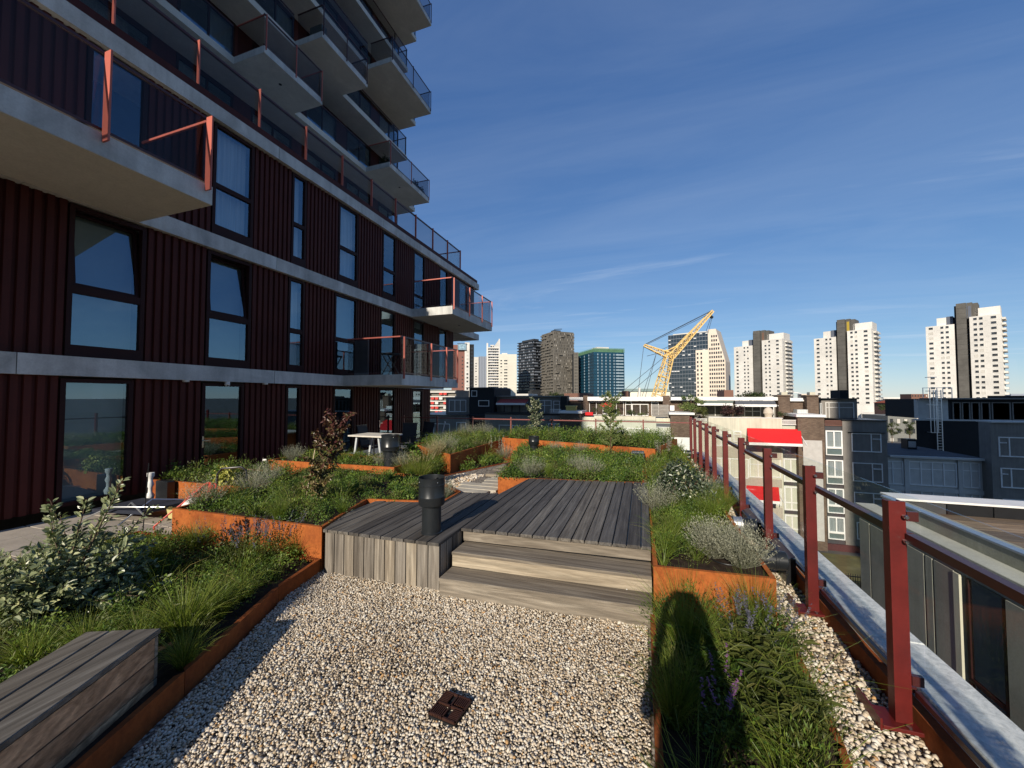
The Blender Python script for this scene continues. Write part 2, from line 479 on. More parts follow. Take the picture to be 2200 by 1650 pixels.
M_WOODW = wood('warm weathered wood', 1, (2.1, 1.45, 0.98))
M_WOOD = [wood('weathered wood along x', 0, (1.28, 1.22, 1.10)), wood('weathered wood along y', 1), wood('weathered wood upright', 2, (1.02, 1.0, 0.96))]
M_DECK = wood('weathered deck wood', 1, (0.52, 0.53, 0.55))
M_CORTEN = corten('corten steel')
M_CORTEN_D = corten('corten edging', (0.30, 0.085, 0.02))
M_CONC = concrete('pale concrete', (0.64, 0.64, 0.61))
M_SOFFIT = concrete('soffit concrete', (0.72, 0.70, 0.62), 0.10)
M_CLAD = plain('burgundy cladding', (0.082, 0.0195, 0.015), 0.6, 0, 0.12, 1.5, spec=0.18, streak=0.35)
M_FRAME = plain('burgundy window frame', (0.028, 0.008, 0.0075), 0.6, 0, 0.08, spec=0.2)
M_POST = plain('oxide red paint', (0.115, 0.0115, 0.0095), 0.45, 0, 0.22, 5, spec=0.4, streak=0.3)
M_SALMON = plain('salmon red paint', (0.50, 0.125, 0.088), 0.5, 0, 0.08, 3)
M_RAIL = plain('dark red handrail', (0.06, 0.014, 0.013), 0.35, 0, 0.1)
M_STEEL = plain('stainless bolt', (0.6, 0.6, 0.6), 0.25, 1.0, 0.05)
M_GALV = plain('galvanised sheet', (0.62, 0.64, 0.66), 0.38, 0.85, 0.1, 12)
M_BLACK = plain('black plastic', (0.012, 0.013, 0.015), 0.35, 0, 0.15, 8)
M_PIPE = plain('anthracite vent coating', (0.016, 0.019, 0.022), 0.32, 0, 0.12, 10, spec=0.5)
M_SOIL = plain('planting soil', (0.045, 0.032, 0.024), 0.95, 0, 0.4, 14, 0.6, 0.1, 90)
M_WHITE = plain('white paint', (0.78, 0.77, 0.74), 0.5, 0, 0.06)
M_DGREY = plain('dark grey render', (0.225, 0.208, 0.185), 0.85, 0, 0.10, 2, streak=0.25)
M_BLACKW = plain('black painted wall', (0.006, 0.007, 0.009), 0.8, 0, 0.25, 2)
M_MGREY = plain('mid grey render', (0.55, 0.53, 0.49), 0.8, 0, 0.08, 2)
M_CREAM = plain('cream render', (0.62, 0.59, 0.47), 0.85, 0, 0.10, 1.0, streak=0.25)
M_PALE = plain('pale green render', (0.55, 0.56, 0.46), 0.85, 0, 0.07, 1.5)
M_BRICK = brick_mat('brown brick')
M_PANE = dark_pane('dark window pane')
M_GLASS_W = glass('window glass', (0.90, 0.95, 0.96), 2.8, 0.9, 0.0, 1.0, (0.58, 0.82, 1.0))
M_GLASS_B = glass('grey balustrade glass', (0.76, 0.76, 0.77), 1.5, 1.0, 0.0, 0.35)
M_GLASS_C = glass('clear balustrade glass', (0.955, 0.975, 0.965), 1.5, 1.0, 0.0, 0.4)
M_CURT = fabric('white curtain', (0.66, 0.67, 0.66))
M_BLIND = plain('pale roller blind', (0.30, 0.35, 0.33), 0.9, 0, 0.06, 3, spec=0.1)
M_GCURT = fabric('grey curtain', (0.30, 0.30, 0.30), (14, 14, 0.5))
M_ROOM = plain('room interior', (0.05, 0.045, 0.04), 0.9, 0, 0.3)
M_ROOF = plain('roofing felt', (0.06, 0.062, 0.068), 0.9, 0, 0.25, 1)
# ================================================================== SETTING: city ground and the roof terrace
GZ = -11.2
def ground_mat():
    m, nt, b = base_mat('city ground')
    v = _coords(nt, False)
    n1 = _noise(nt, v, 0.05, 6, 0.6); n2 = _noise(nt, v, 1.2, 4)
    c = _ramp(nt, n1, [(0.38, (0.055, 0.055, 0.055)), (0.5, (0.11, 0.105, 0.095)), (0.62, (0.05, 0.07, 0.03))])
    c = _mix(nt, 0.5, c, _ramp(nt, n2, [(0.3, 0.7), (0.7, 1.1)]), 'MULTIPLY')
    nt.links.new(c, b.inputs['Base Color']); b.inputs['Roughness'].default_value = 0.95
    return m
M_GROUND = ground_mat()
mb = MB(); mb.quad((-3500, -1500, GZ), (3500, -1500, GZ), (3500, 4500, GZ), (-3500, 4500, GZ))
tag(mb.build('ground', M_GROUND, origin=(0, 0, GZ)), kind='structure')

def gravel_base():
    m, nt, b = base_mat('gravel bed')
    v = _coords(nt, False); vo = nt.nodes.new('ShaderNodeTexVoronoi'); vo.inputs['Scale'].default_value = 55
    nt.links.new(v, vo.inputs['Vector'])
    sx = nt.nodes.new('ShaderNodeSeparateColor'); nt.links.new(vo.outputs['Color'], sx.inputs[0])
    c = _ramp(nt, sx.outputs[0], [(0.0, (0.05, 0.045, 0.04)), (0.4, (0.28, 0.22, 0.16)), (0.8, (0.5, 0.43, 0.34)), (1.0, (0.62, 0.58, 0.5))])
    c = _mix(nt, 1.0, c, _ramp(nt, vo.outputs['Distance'], [(0.0, 1.0), (0.8, 0.35)]), 'MULTIPLY')
    nt.links.new(c, b.inputs['Base Color']); b.inputs['Roughness'].default_value = 0.9
    _bump(nt, b, vo.outputs['Distance'], -0.6, 0.01)
    return m
M_GBED = gravel_base()
mb = MB(); mb.box(-5.88, 1.40, -7.0, 12.6, GZ, -0.035); mb.box(-8.45, -5.8802, -7.0, 12.6, GZ, -0.15)
tag(mb.build('roof_terrace', M_GBED, origin=(0, 0, -0.035)), kind='structure')

# ---- gravel: loose rounded pebbles, every one real
def icosphere(sub):
    bm = bmesh.new(); bmesh.ops.create_icosphere(bm, subdivisions=sub, radius=1)
    v = np.array([x.co[:] for x in bm.verts]); f = np.array([[q.index for q in p.verts] for p in bm.faces]); bm.free()
    return v, f
ICO1, ICO2 = icosphere(1), icosphere(2)
def pebble_mat():
    m, nt, b = base_mat('pebbles')
    at = nt.nodes.new('ShaderNodeAttribute'); at.attribute_name = 'tone'
    c = _ramp(nt, at.outputs['Fac'], [(0.0, (0.030, 0.028, 0.028)), (0.13, (0.14, 0.11, 0.085)), (0.28, (0.36, 0.28, 0.18)), (0.48, (0.56, 0.46, 0.34)),
                                      (0.70, (0.64, 0.56, 0.44)), (0.90, (0.74, 0.70, 0.61)), (1.0, (0.50, 0.30, 0.13))])
    v = _coords(nt, False); n = _noise(nt, v, 160, 3)
    c = _mix(nt, 0.6, c, _ramp(nt, n, [(0.3, 0.72), (0.6, 1.0)]), 'MULTIPLY')
    nt.links.new(c, b.inputs['Base Color']); b.inputs['Roughness'].default_value = 0.6; b.inputs['Specular IOR Level'].default_value = 0.35
    return m
M_PEB = pebble_mat()
def inside(poly, X, Y):
    res = np.zeros(len(X), bool); n = len(poly); j = n - 1
    for i in range(n):
        xi, yi = poly[i]; xj, yj = poly[j]
        c = ((yi > Y) != (yj > Y)) & (X < (xj - xi) * (Y - yi) / (yj - yi + 1e-12) + xi)
        res ^= c; j = i
    return res
def pebbles(name, poly, pitch, size, z, base=ICO1, jitz=0.006, keep=1.0):
    xs = [p[0] for p in poly]; ys = [p[1] for p in poly]
    gx, gy = np.meshgrid(np.arange(min(xs), max(xs), pitch), np.arange(min(ys), max(ys), pitch * 0.87))
    gx = gx + (np.arange(gx.shape[0]) % 2)[:, None] * pitch / 2
    P = np.stack([gx.ravel(), gy.ravel()], 1) + NP.uniform(-0.45, 0.45, (gx.size, 2)) * pitch
    P = P[inside(poly, P[:, 0], P[:, 1])]
    P = P[NP.random(len(P)) < keep]
    n = len(P); V0, F0 = base; k = len(V0)
    s = size * np.exp(NP.normal(0, 0.24, n))
    ax = np.stack([s * NP.uniform(0.85, 1.5, n), s * NP.uniform(0.75, 1.15, n), s * NP.uniform(0.45, 0.85, n)], 1)
    V = V0[None] * (1 + NP.normal(0, 0.10, (n, k, 1))) * ax[:, None, :]
    q = NP.normal(size=(n, 4)) * np.array([1.0, 0.22, 0.22, 0.9]); q /= np.linalg.norm(q, axis=1)[:, None]
    w, x, y, zq = q.T
    Rm = np.stack([1 - 2 * (y * y + zq * zq), 2 * (x * y - zq * w), 2 * (x * zq + y * w), 2 * (x * y + zq * w), 1 - 2 * (x * x + zq * zq), 2 * (y * zq - x * w),
                   2 * (x * zq - y * w), 2 * (y * zq + x * w), 1 - 2 * (x * x + y * y)], 1).reshape(n, 3, 3)
    V = np.einsum('nij,nkj->nki', Rm, V)
    V[:, :, 0] += P[:, 0, None]; V[:, :, 1] += P[:, 1, None]
    V[:, :, 2] += (z + NP.normal(0, jitz, n))[:, None]
    F = (F0[None] + (np.arange(n) * k)[:, None, None]).reshape(-1, 3)
    tone = np.clip(NP.beta(2.0, 1.5, n), 0, 0.93); tone = np.clip(tone + 0.10 * np.sin(P[:, 0] * 2.3 + 1.3 * np.sin(P[:, 1] * 1.7)) * np.sin(P[:, 1] * 2.9 + P[:, 0]), 0, 0.93); tone[NP.random(n) < 0.03] = 1.0
    o = np_mesh(name, V.reshape(-1, 3), [F], M_PEB, None, np.repeat(tone, len(F0)), smooth=True)
    return o
GRAVEL_POLY = [(-2.05, 0.55), (-2.58, 1.63), (-2.97, 2.55), (-3.27, 3.30), (-3.05, 3.16), (-1.75, 3.22), (-1.70, 3.13), (0.02, 3.24), (0.02, 0.55)]
tag(pebbles('gravel', GRAVEL_POLY, 0.0126, 0.0072, -0.016, jitz=0.0045), kind='stuff')
STRIP_POLY = [(0.62, 0.9), (0.98, 3.48), (1.0, 12.0), (1.33, 12.0), (1.33, 0.9)]
tag(pebbles('gravel', [(0.5, 0.9), (0.62, 2.3), (0.99, 3.46), (0.99, 8.0), (1.345, 8.0), (1.345, 0.9)], 0.0205, 0.0118, -0.015, ICO1, 0.006), kind='stuff')
tag(pebbles('gravel', [(0.99, 8.0), (0.99, 12.0), (1.345, 12.0), (1.345, 8.0)], 0.045, 0.026, -0.012, ICO1, 0.008), kind='stuff')

# ---- paving along the facade
pv = MB(); pv.box(-8.45, -5.885, -2.0, 6.1, -0.149, -0.128)
paving = tag(pv.build('terrace_paving', plain('sand bed', (0.22, 0.19, 0.16), 0.9)), kind='structure')
M_TILE = concrete('paving concrete', (0.42, 0.37, 0.31), 0.2)
t0 = None
for i in range(4):
    for j in range(10):
        x, y = -8.43 + i * 0.62, -1.9 + j * 0.62
        if t0 is None:
            tb = MB(); tb.cbox(x, x + 0.605, y, y + 0.605, -0.128, -0.098, 0.004)
            t0 = tb.build('paving_tile', M_TILE, paving); tp = (x, y)
        else:
            w = WLOC[paving.name]
            share(t0, 'paving_tile', paving, (w[0] + x - tp[0], w[1] + y - tp[1], w[2] + RNG.uniform(-0.002, 0.002)))

# ================================================================== PLANTERS of corten steel
def planter(label, corners, z0, z1, soil, sides=None, cat='planter', mat=None, wall=0.006, lip=0.035, group=None):
    """corners counter-clockwise; each side a folded steel sheet of its own"""
    n = len(corners)
    cx = sum(p[0] for p in corners) / n; cy = sum(p[1] for p in corners) / n
    t = thing('corten_planter', label, cat, (cx, cy, z0), group)
    for i in range(n):
        if sides and i not in sides: continue
        a = Vector((*corners[i], 0)); b_ = Vector((*corners[(i + 1) % n], 0)); d = (b_ - a).normalized(); inn = Vector((-d.y, d.x, 0))
        q = MB(); aa = a + d * 0.0025; bb = b_ - d * 0.0025
        pts = [(aa, 0), (bb, 0), (bb + inn * wall, 0), (aa + inn * wall, 0)]
        q.prism([(p.x, p.y) for p, _ in pts], z0, z1 - 0.0)
        # folded lip on top, mitred by being cut short of its neighbours
        a2 = aa + d * lip; b2 = bb - d * lip
        if (b2 - a2).dot(d) > 0.02:
            q.prism([((aa + inn * wall).x, (aa + inn * wall).y), ((bb + inn * wall).x, (bb + inn * wall).y), ((b2 + inn * lip).x, (b2 + inn * lip).y), ((a2 + inn * lip).x, (a2 + inn * lip).y)], z1 - wall, z1 - 0.0005)
        q.build('steel_sheet', mat or M_CORTEN, t)
    s = MB()
    sh = []
    for i in range(n):
        v = Vector((cx - corners[i][0], cy - corners[i][1])); l = v.length
        sh.append((corners[i][0] + v.x / l * 0.016, corners[i][1] + v.y / l * 0.016))
    s.prism(sh, z0, soil)
    s.build('soil', M_SOIL, t)
    return t
P_RIGHT = planter('corten planter to the right of the steps, with two silvery shrubs at its near end', [(0.072, 3.405), (0.955, 3.47), (0.97, 11.6), (0.03, 11.6), (0.03, 6.40)], -0.03, 0.362, 0.33)
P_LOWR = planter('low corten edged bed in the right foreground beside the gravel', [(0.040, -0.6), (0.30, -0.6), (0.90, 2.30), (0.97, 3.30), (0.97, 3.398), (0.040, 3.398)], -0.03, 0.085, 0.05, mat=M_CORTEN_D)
P_MID = planter('long corten planter left of the deck with the staked purple sapling', [(-5.30, 3.075), (-3.10, 3.128), (-3.395, 4.165), (-2.40, 4.365), (-2.42, 4.93), (-3.45, 5.75), (-6.0, 5.75), (-5.5, 4.55)], -0.14, 0.428, 0.385)
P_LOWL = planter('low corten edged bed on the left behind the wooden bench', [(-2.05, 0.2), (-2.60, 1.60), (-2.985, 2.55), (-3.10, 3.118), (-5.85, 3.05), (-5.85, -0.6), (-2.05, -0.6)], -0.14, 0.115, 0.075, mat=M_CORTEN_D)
P_WALL = planter('corten planter against the facade holding the yellow leaved shrub', [(-8.30, 4.42), (-5.62, 4.56), (-6.1, 5.75), (-8.30, 5.75)], -0.14, 0.300, 0.26)
P_BACK = planter('corten planter under the red leaved sapling by the dark windows', [(-7.60, 6.18), (-4.51, 6.29), (-4.545, 7.2), (-7.7, 7.6)], -0.14, 0.405, 0.36)
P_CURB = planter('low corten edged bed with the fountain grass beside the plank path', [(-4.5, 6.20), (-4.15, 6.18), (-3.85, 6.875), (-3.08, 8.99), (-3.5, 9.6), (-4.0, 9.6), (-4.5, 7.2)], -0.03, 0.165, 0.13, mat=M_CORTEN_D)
P_FAR = planter('wide raised corten planter at the far edge of the roof', [(-3.78, 10.30), (0.26, 9.12), (0.9, 11.5), (-3.78, 11.6)], -0.03, 0.600, 0.56)
P_TERR = planter('raised corten planter behind the fountain grass, its side in shade', [(-5.6, 8.7), (-4.9, 8.1), (-3.87, 7.35), (-3.82, 10.28), (-3.82, 11.6), (-5.6, 11.6)], -0.14, 0.53, 0.48)
P_DECK = planter('corten planter behind the deck full of bright green ground cover', [(-2.30, 6.06), (-1.83, 6.13), (0.02, 6.42), (0.02, 9.10), (-3.2, 10.05), (-2.55, 7.4)], -0.03, 0.408, 0.385)

# ---- plank path between the beds
pth = MB(); pth.prism([(-4.1, 5.75), (-2.25, 5.0), (-2.31, 6.06), (-2.56, 7.4), (-3.2, 9.0), (-3.06, 8.95), (-3.84, 6.85)], -0.034, 0.15)
path = tag(pth.build('path', M_GBED), kind='structure')
M_SLEEP = concrete('bleached sleeper', (0.46, 0.42, 0.34), 0.25)
for k in range(9):
    y = 5.10 + k * 0.235
    x0 = -3.05 - 0.10 * RNG.random() + (0.30 if k > 5 else 0) ; x1 = -2.33 - max(0, (y - 6.1)) * 0.19 + (0.0 if y > 5.9 else -0.1)
    q = MB(); q.cbox(x0, x1, y, y + 0.205, 0.15, 0.192, 0.008); q.build('path_plank', M_SLEEP, path)
for k in range(9):
    y = 7.25 + k * 0.14
    q = MB(); q.cbox(-3.02 - k * 0.01, -2.56 - k * 0.055, y, y + 0.132, 0.15, 0.196, 0.004); q.build('path_plank', M_WOOD[0], path)
tag(pebbles('gravel', [(-2.40, 5.05), (-2.05, 5.06), (-2.32, 6.0), (-2.6, 5.6)], 0.03, 0.018, 0.175, ICO1, 0.01), kind='stuff')
tag(pebbles('gravel', [(-3.8, 6.0), (-3.1, 5.8), (-3.06, 7.3), (-3.6, 7.25)], 0.03, 0.018, 0.155, ICO1, 0.008), kind='stuff')

# ================================================================== DECK with steps
deck = thing('wooden_deck', 'weathered grey wooden deck with two steps down to the gravel', 'deck', (-1.6, 4.5, 0))
def front_y(x): return 3.112 + (x + 3.07) * 0.030 if x < -1.768 else 3.592 + (x + 1.756) * 0.050
def back_y(x):
    if x < -3.10: return None
    if x < -2.40: return 4.150 + (x + 3.387) * 0.215
    if x < -1.86: return 4.957 + (x + 2.376) * 0.155
    return 6.10 + (x + 1.856) * 0.16
PW, GAP = 0.1245, 0.0105
edges = [-1.768 - k * PW for k in range(13)][::-1] + [-1.768 + (k + 1) * PW for k in range(15)]
for i in range(len(edges) - 1):
    a, b_ = edges[i] + GAP / 2, edges[i + 1] - GAP / 2
    if i == len(edges) - 2: b_ = 0.060
    mid = (a + b_) / 2
    if a < -3.07:      # boards cut off along the planter
        ya = 3.15 + (-3.09 - b_) * 3.45; poly = [(b_, max(front_y(-3.05), ya)), (b_, back_y(max(-3.09, b_))), (a, back_y(-3.09) - 0.06), (a, min(back_y(-3.09) - 0.07, 3.15 + (-3.09 - a) * 3.45))]
        if b_ > -3.08: poly[0] = (b_, front_y(b_)); poly.insert(0, (-3.068, front_y(-3.068)))
    else: poly = [(a, front_y(a)), (b_, front_y(b_)), (b_, back_y(b_)), (a, back_y(a))]
    if b_ < -3.36: continue
    q = MB(); q.cprism(poly, 0.387, 0.415 + RNG.uniform(-0.0012, 0.0012), 0.004); q.build('plank', M_DECK, deck)
# sub-frame, closed and dark, just under the planks
q = MB(); q.prism([(-3.04, 3.17), (-1.80, 3.215), (-1.80, 3.66), (0.04, 3.75), (0.03, 6.36), (-1.83, 6.05), (-1.89, 5.0), (-2.34, 4.93), (-2.36, 4.34), (-3.36, 4.12)], 0.0, 0.3845)
q.build('subframe', M_BLACK, deck)
# upright fascia boards, front of the left wing and its return beside the steps
n = 11
for k in range(n):
    x0 = -3.055 + k * (1.285 / n) + 0.005; x1 = -3.055 + (k + 1) * (1.285 / n) - 0.005
    q = MB(); q.prism([(x0, front_y(x0) + 0.012), (x1, front_y(x1) + 0.012), (x1, front_y(x1) + 0.036), (x0, front_y(x0) + 0.036)], -0.02, 0.3865); q.build('fascia_board', M_WOOD[2], deck)
for k in range(4):
    y0 = 3.188 + k * 0.1125; 
    q = MB(); q.box(-1.798, -1.772, y0 + 0.005, y0 + 0.1075, -0.02, 0.3865); q.build('fascia_board', M_WOOD[2], deck)
q = MB(); q.prism([(-1.752, 3.622), (0.057, 3.712), (0.057, 3.737), (-1.752, 3.647)], 0.282, 0.3865); q.build('riser_board', M_WOOD[0], deck)
for (xa, ya, xb, yb, z, zb, back) in ((-1.735, 3.335, 0.058, 3.404, 0.277, 0.143, 0.29), (-1.735, 3.088, 0.058, 3.187, 0.138, -0.02, 0.255)):
    q = MB(); q.cprism([(xa, ya), (xb, yb), (xb, yb + back), (xa, ya + back)], z - 0.026, z, 0.004); q.build('tread', M_WOOD[0], deck)
    q = MB(); q.prism([(xa + 0.004, ya + 0.005), (xb, yb + 0.005), (xb, yb + 0.028), (xa + 0.004, ya + 0.028)], zb, z - 0.0265); q.build('riser_board', M_WOOD[0], deck)
# two pale pebbles left lying on the lower step and a weed against it
for x in (-0.25, -0.14):
    s = MB(); s.lathe((x, 3.41, 0.139), [(0.001, 0), (0.010, 0.003), (0.011, 0.008), (0.001, 0.014)], 8); o = s.build('pebble', M_WHITE, None, True)
    tag(o, 'white pebble lying %s on the lower wooden step' % ('left of its twin' if x < -0.2 else 'right of its twin'), 'pebble', 'pebbles on the step')

# ================================================================== VENT PIPES with a wider cowl
def vent(x, y, z, h, r, label):
    t = thing('vent_pipe', label, 'vent pipe', (x, y, z), 'black roof vent pipes')
    s = r / 0.094
    m1 = MB(); m1.lathe((x, y, z), [(0.10 * s, 0.0), (0.10 * s, 0.012), (0.094 * s, 0.016), (0.094 * s, h * 0.60)], 32); m1.build('pipe', M_PIPE, t, True)
    m2 = MB(); c0 = h * 0.50; R2 = 0.128 * s
    m2.lathe((x, y, z), [(0.10 * s, c0 + 0.005), (R2 * 0.93, c0), (R2, c0 + 0.012), (R2, c0 + 0.075), (R2 * 1.025, c0 + 0.081), (R2 * 1.025, c0 + 0.089), (R2, c0 + 0.095),
                         (R2, h * 0.86), (R2 * 1.025, h * 0.865), (R2 * 1.025, h * 0.88), (R2, h * 0.885), (R2, h - 0.006), (R2 * 1.012, h), (R2 * 0.985, h), (R2 * 0.975, h - 0.01), (R2 * 0.97, c0 + 0.03), (0.02, c0 + 0.03)], 40)
    m2.build('cowl', M_PIPE, t, True)
    m3 = MB(); m3.box(x - 0.002, x + 0.002, y - R2 * 0.96, y + R2 * 0.96, z + c0 + 0.035, z + h - 0.03); m3.build('baffle', M_PIPE, t)
    for a in (-0.6, -2.2):
        m4 = MB(); m4.lathe((x + R2 * math.cos(a), y + R2 * math.sin(a), z + h * 0.93), [(0.005, -0.004), (0.006, 0), (0.005, 0.004), (0.0005, 0.005)], 8); m4.build('rivet', M_STEEL, t)
    return t
vent(-1.985, 3.385, 0.415, 0.545, 0.094, 'black vent pipe standing on the corner of the wooden deck')
_vx, _vy = at_z(838, 1002, 0.36)
vent(_vx, _vy, 0.355, 0.64, 0.130, 'black vent pipe between two small silvery shrubs near the garden table')
vent(-2.49, 9.0, 0.40, 0.405, 0.094, 'black vent pipe in front of the far orange planter')

# ================================================================== BENCH
bench = thing('wooden_bench', 'weathered wooden box bench at the lower left edge of the gravel', 'bench', (-2.5, 0.9, 0))
bd = Vector((0.345, -0.79, 0)).normalized(); bs = Vector((bd.y, -bd.x, 0))       # along the bench (towards the camera), and to its left
C0 = Vector((-2.70, 1.515, 0))
def bpt(u, v): p = C0 + bd * u + bs * v; return (p.x, p.y)
LEN, WID = 2.1, 0.40
for k in range(3):
    a, b_ = k * WID / 3 + (0.005 if k else -0.006), (k + 1) * WID / 3 - 0.005
    q = MB(); q.cprism([bpt(-0.008, a), bpt(-0.008, b_), bpt(LEN, b_), bpt(LEN, a)][::-1], 0.365, 0.392, 0.004); q.build('top_plank', M_DECK, bench)
for k in range(3):
    z0, z1 = 0.0 + k * 0.1215, 0.1115 + k * 0.1215
    q = MB(); q.prism([bpt(0.024, 0.0), bpt(0.024, 0.022), bpt(LEN, 0.022), bpt(LEN, 0.0)][::-1], z0, z1 + 0.0015); q.build('side_plank', M_WOODW, bench)
    q = MB(); q.prism([bpt(0.0, 0.0), bpt(0.0, WID), bpt(0.022, WID), bpt(0.022, 0.0)][::-1], z0, z1 + 0.0015); q.build('end_plank', M_WOOD[0], bench)
q = MB(); q.prism([bpt(0.03, 0.03), bpt(0.03, WID - 0.01), bpt(LEN - .01, WID - 0.01), bpt(LEN - .01, 0.03)][::-1], -0.02, 0.360); q.build('frame', M_BLACK, bench)

# ================================================================== DRAIN GRATE on the gravel
gr = thing('drain_grate', 'small square rust brown drain grate lying in the gravel', 'drain grate', (-1.04, 1.995, 0.0))
ga = R(-6)
def gpt(u, v): return (-1.04 + u * math.cos(ga) - v * math.sin(ga), 1.995 + u * math.sin(ga) + v * math.cos(ga))
M_GRATE = plain('rusted grate', (0.055, 0.02, 0.012), 0.6, 0.3, 0.25, 20)
q = MB(); S = 0.088
for (a, b_, c, d) in ((-S, S, -S, -S + 0.009), (-S, S, S - 0.009, S), (-S, -S + 0.009, -S, S), (S - 0.009, S, -S, S), (-0.004, 0.004, -S, S), (-S, S, -0.004, 0.004)):
    q.prism([gpt(a, c), gpt(b_, c), gpt(b_, d), gpt(a, d)], 0.002, 0.016)
q.build('frame', M_GRATE, gr)
q = MB()
for k in range(7):
    o_ = 0.012 + k * 0.0108
    q.prism([gpt(-S, o_), gpt(-0.03, o_), gpt(-0.03, o_ + 0.006), gpt(-S, o_ + 0.006)], 0.003, 0.0145)
    q.prism([gpt(0.03, -o_ - 0.006), gpt(S, -o_ - 0.006), gpt(S, -o_), gpt(0.03, -o_)], 0.003, 0.0145)
    q.prism([gpt(o_, 0.02), gpt(o_ + 0.006, 0.02), gpt(o_ + 0.006, S), gpt(o_, S)], 0.003, 0.0148)
    q.prism([gpt(-o_ - 0.006, -S), gpt(-o_, -S), gpt(-o_, -0.02), gpt(-o_ - 0.006, -0.02)], 0.003, 0.0148)
b0 = q.build('slat', M_GRATE, gr); b0['kind'] = 'stuff'
q = MB(); q.prism([gpt(-S, -S), gpt(S, -S), gpt(S, S), gpt(-S, S)], -0.03, -0.004); q.build('sump', M_BLACKW, gr)

# ================================================================== GLASS BALUSTRADE on the right
POST_Y = [0.38, 1.51, 2.645, 3.77, 4.89, 6.05, 7.15, 8.2, 9.1, 10.05, 11.05, 11.9]
bal = thing('glass_balustrade', 'glass balustrade with dark red posts along the right edge of the roof', 'balustrade', (1.3, 6.0, 0))
X0, X1 = 1.254, 1.326
src = None
for y in POST_Y:
    if src is None:
        q = MB(); q.box(X0, X1, y - 0.006, y + 0.006, 0.03, 1.19)                   # wide flange
        q.box(X0 + 0.0, X0 + 0.011, y + 0.0065, y + 0.055, 0.03, 1.186)              # side plates make a channel
        q.box(X1 - 0.011, X1 - 0.0002, y + 0.0065, y + 0.055, 0.03, 1.186)
        src = q.build('post', M_POST, bal); y00 = y
        pp = MB(); pp.cbox(X0 - 0.075, X1 + 0.03, y - 0.055, y + 0.10, 0.012, 0.030, 0.003); pp.box(X0 - 0.085, X0 - 0.0752, y - 0.05, y + 0.2, 0.0, 0.06)
        plate = pp.build('base_plate', M_POST, src)
        bolts = []
        for bx, bz in ((X1 + 0.0, 1.115), (X1 + 0.0, 0.985)):
            bb = MB(); bb.lathe((bx - 0.012, y - 0.006, bz), [(0.0005, -0.034), (0.009, -0.034), (0.012, -0.028), (0.012, -0.018), (0.006, -0.017), (0.006, -0.0005)], 14, axis='y'); bolts.append(bb.build('bolt', M_STEEL, src, True))
        bb = MB(); bb.lathe((X1 - 0.03, y - 0.035, 0.0305), [(0.013, 0), (0.013, 0.008), (0.0005, 0.009)], 6); bolts.append(bb.build('bolt', M_STEEL, src))
        cl = MB(); cl.box(X1 + 0.001, X1 + 0.050, y - 0.012, y + 0.012, 1.09, 1.14); clamp = cl.build('glass_clamp', M_RAIL, src); cl = MB(); cl.box(X1 + 0.001, X1 + 0.050, y - 0.012, y + 0.012, 0.235, 0.285); bolts.append(cl.build('glass_clamp', M_RAIL, src))
    else:
        w = WLOC[bal.name]
        o = share(src, 'post', bal, (w[0], w[1] + y - y00, w[2]))
        for ch in [plate, clamp] + bolts:
            c = bpy.data.objects.new(ch.name.split('.')[0], ch.data); COL.objects.link(c); c.parent = o
GX = 1.384
for i in range(len(POST_Y) - 1):
    q = MB(); q.box(GX, GX + 0.012, POST_Y[i] + 0.02, POST_Y[i + 1] - 0.008, 0.175, 1.205); q.build('glass_panel', M_GLASS_C, bal)
for i in range(len(POST_Y) - 1):
    q = MB(); q.bar((X1 + 0.012, POST_Y[i] + 0.0, 1.005), (X1 + 0.012, POST_Y[i + 1] - 0.0135, 1.005), 0.042, 0.042); q.build('handrail', M_RAIL, bal)
    q = MB(); q.bar((X1 + 0.02, POST_Y[i] + 0.014, 0.20), (X1 + 0.02, POST_Y[i + 1] - 0.0135, 0.20), 0.022, 0.03); q.build('bottom_rail', M_RAIL, bal)
M_FARRAIL = plain('weathered red rail', (0.20, 0.05, 0.04), 0.5)
# far balustrade across the end of the roof
bal2 = thing('glass_balustrade', 'thin red rail and glass balustrade across the far end of the roof', 'balustrade', (-3, 12.0, 0))
xs = [-8.2 + k * 1.37 for k in range(8)]
s0 = None
for x in xs:
    if s0 is None:
        q = MB(); q.box(x - 0.02, x + 0.02, 11.96, 11.975, 0.0, 1.09); q.box(x - 0.006, x + 0.006, 11.9755, 12.03, 0.0, 1.085); s0 = q.build('post', M_FARRAIL, bal2); x00 = x
    else:
        w = WLOC[bal2.name]; share(s0, 'post', bal2, (w[0] + x - x00, w[1], w[2]))
for i in range(len(xs) - 1):
    q = MB(); q.box(xs[i] + 0.032, xs[i + 1] - 0.032, 12.034, 12.044, 0.1, 1.10); q.build('glass_panel', M_GLASS_C, bal2)
q = MB(); q.bar((-8.3, 11.945, 1.02), (1.25, 11.945, 1.02), 0.03, 0.032); q.build('handrail', M_FARRAIL, bal2)

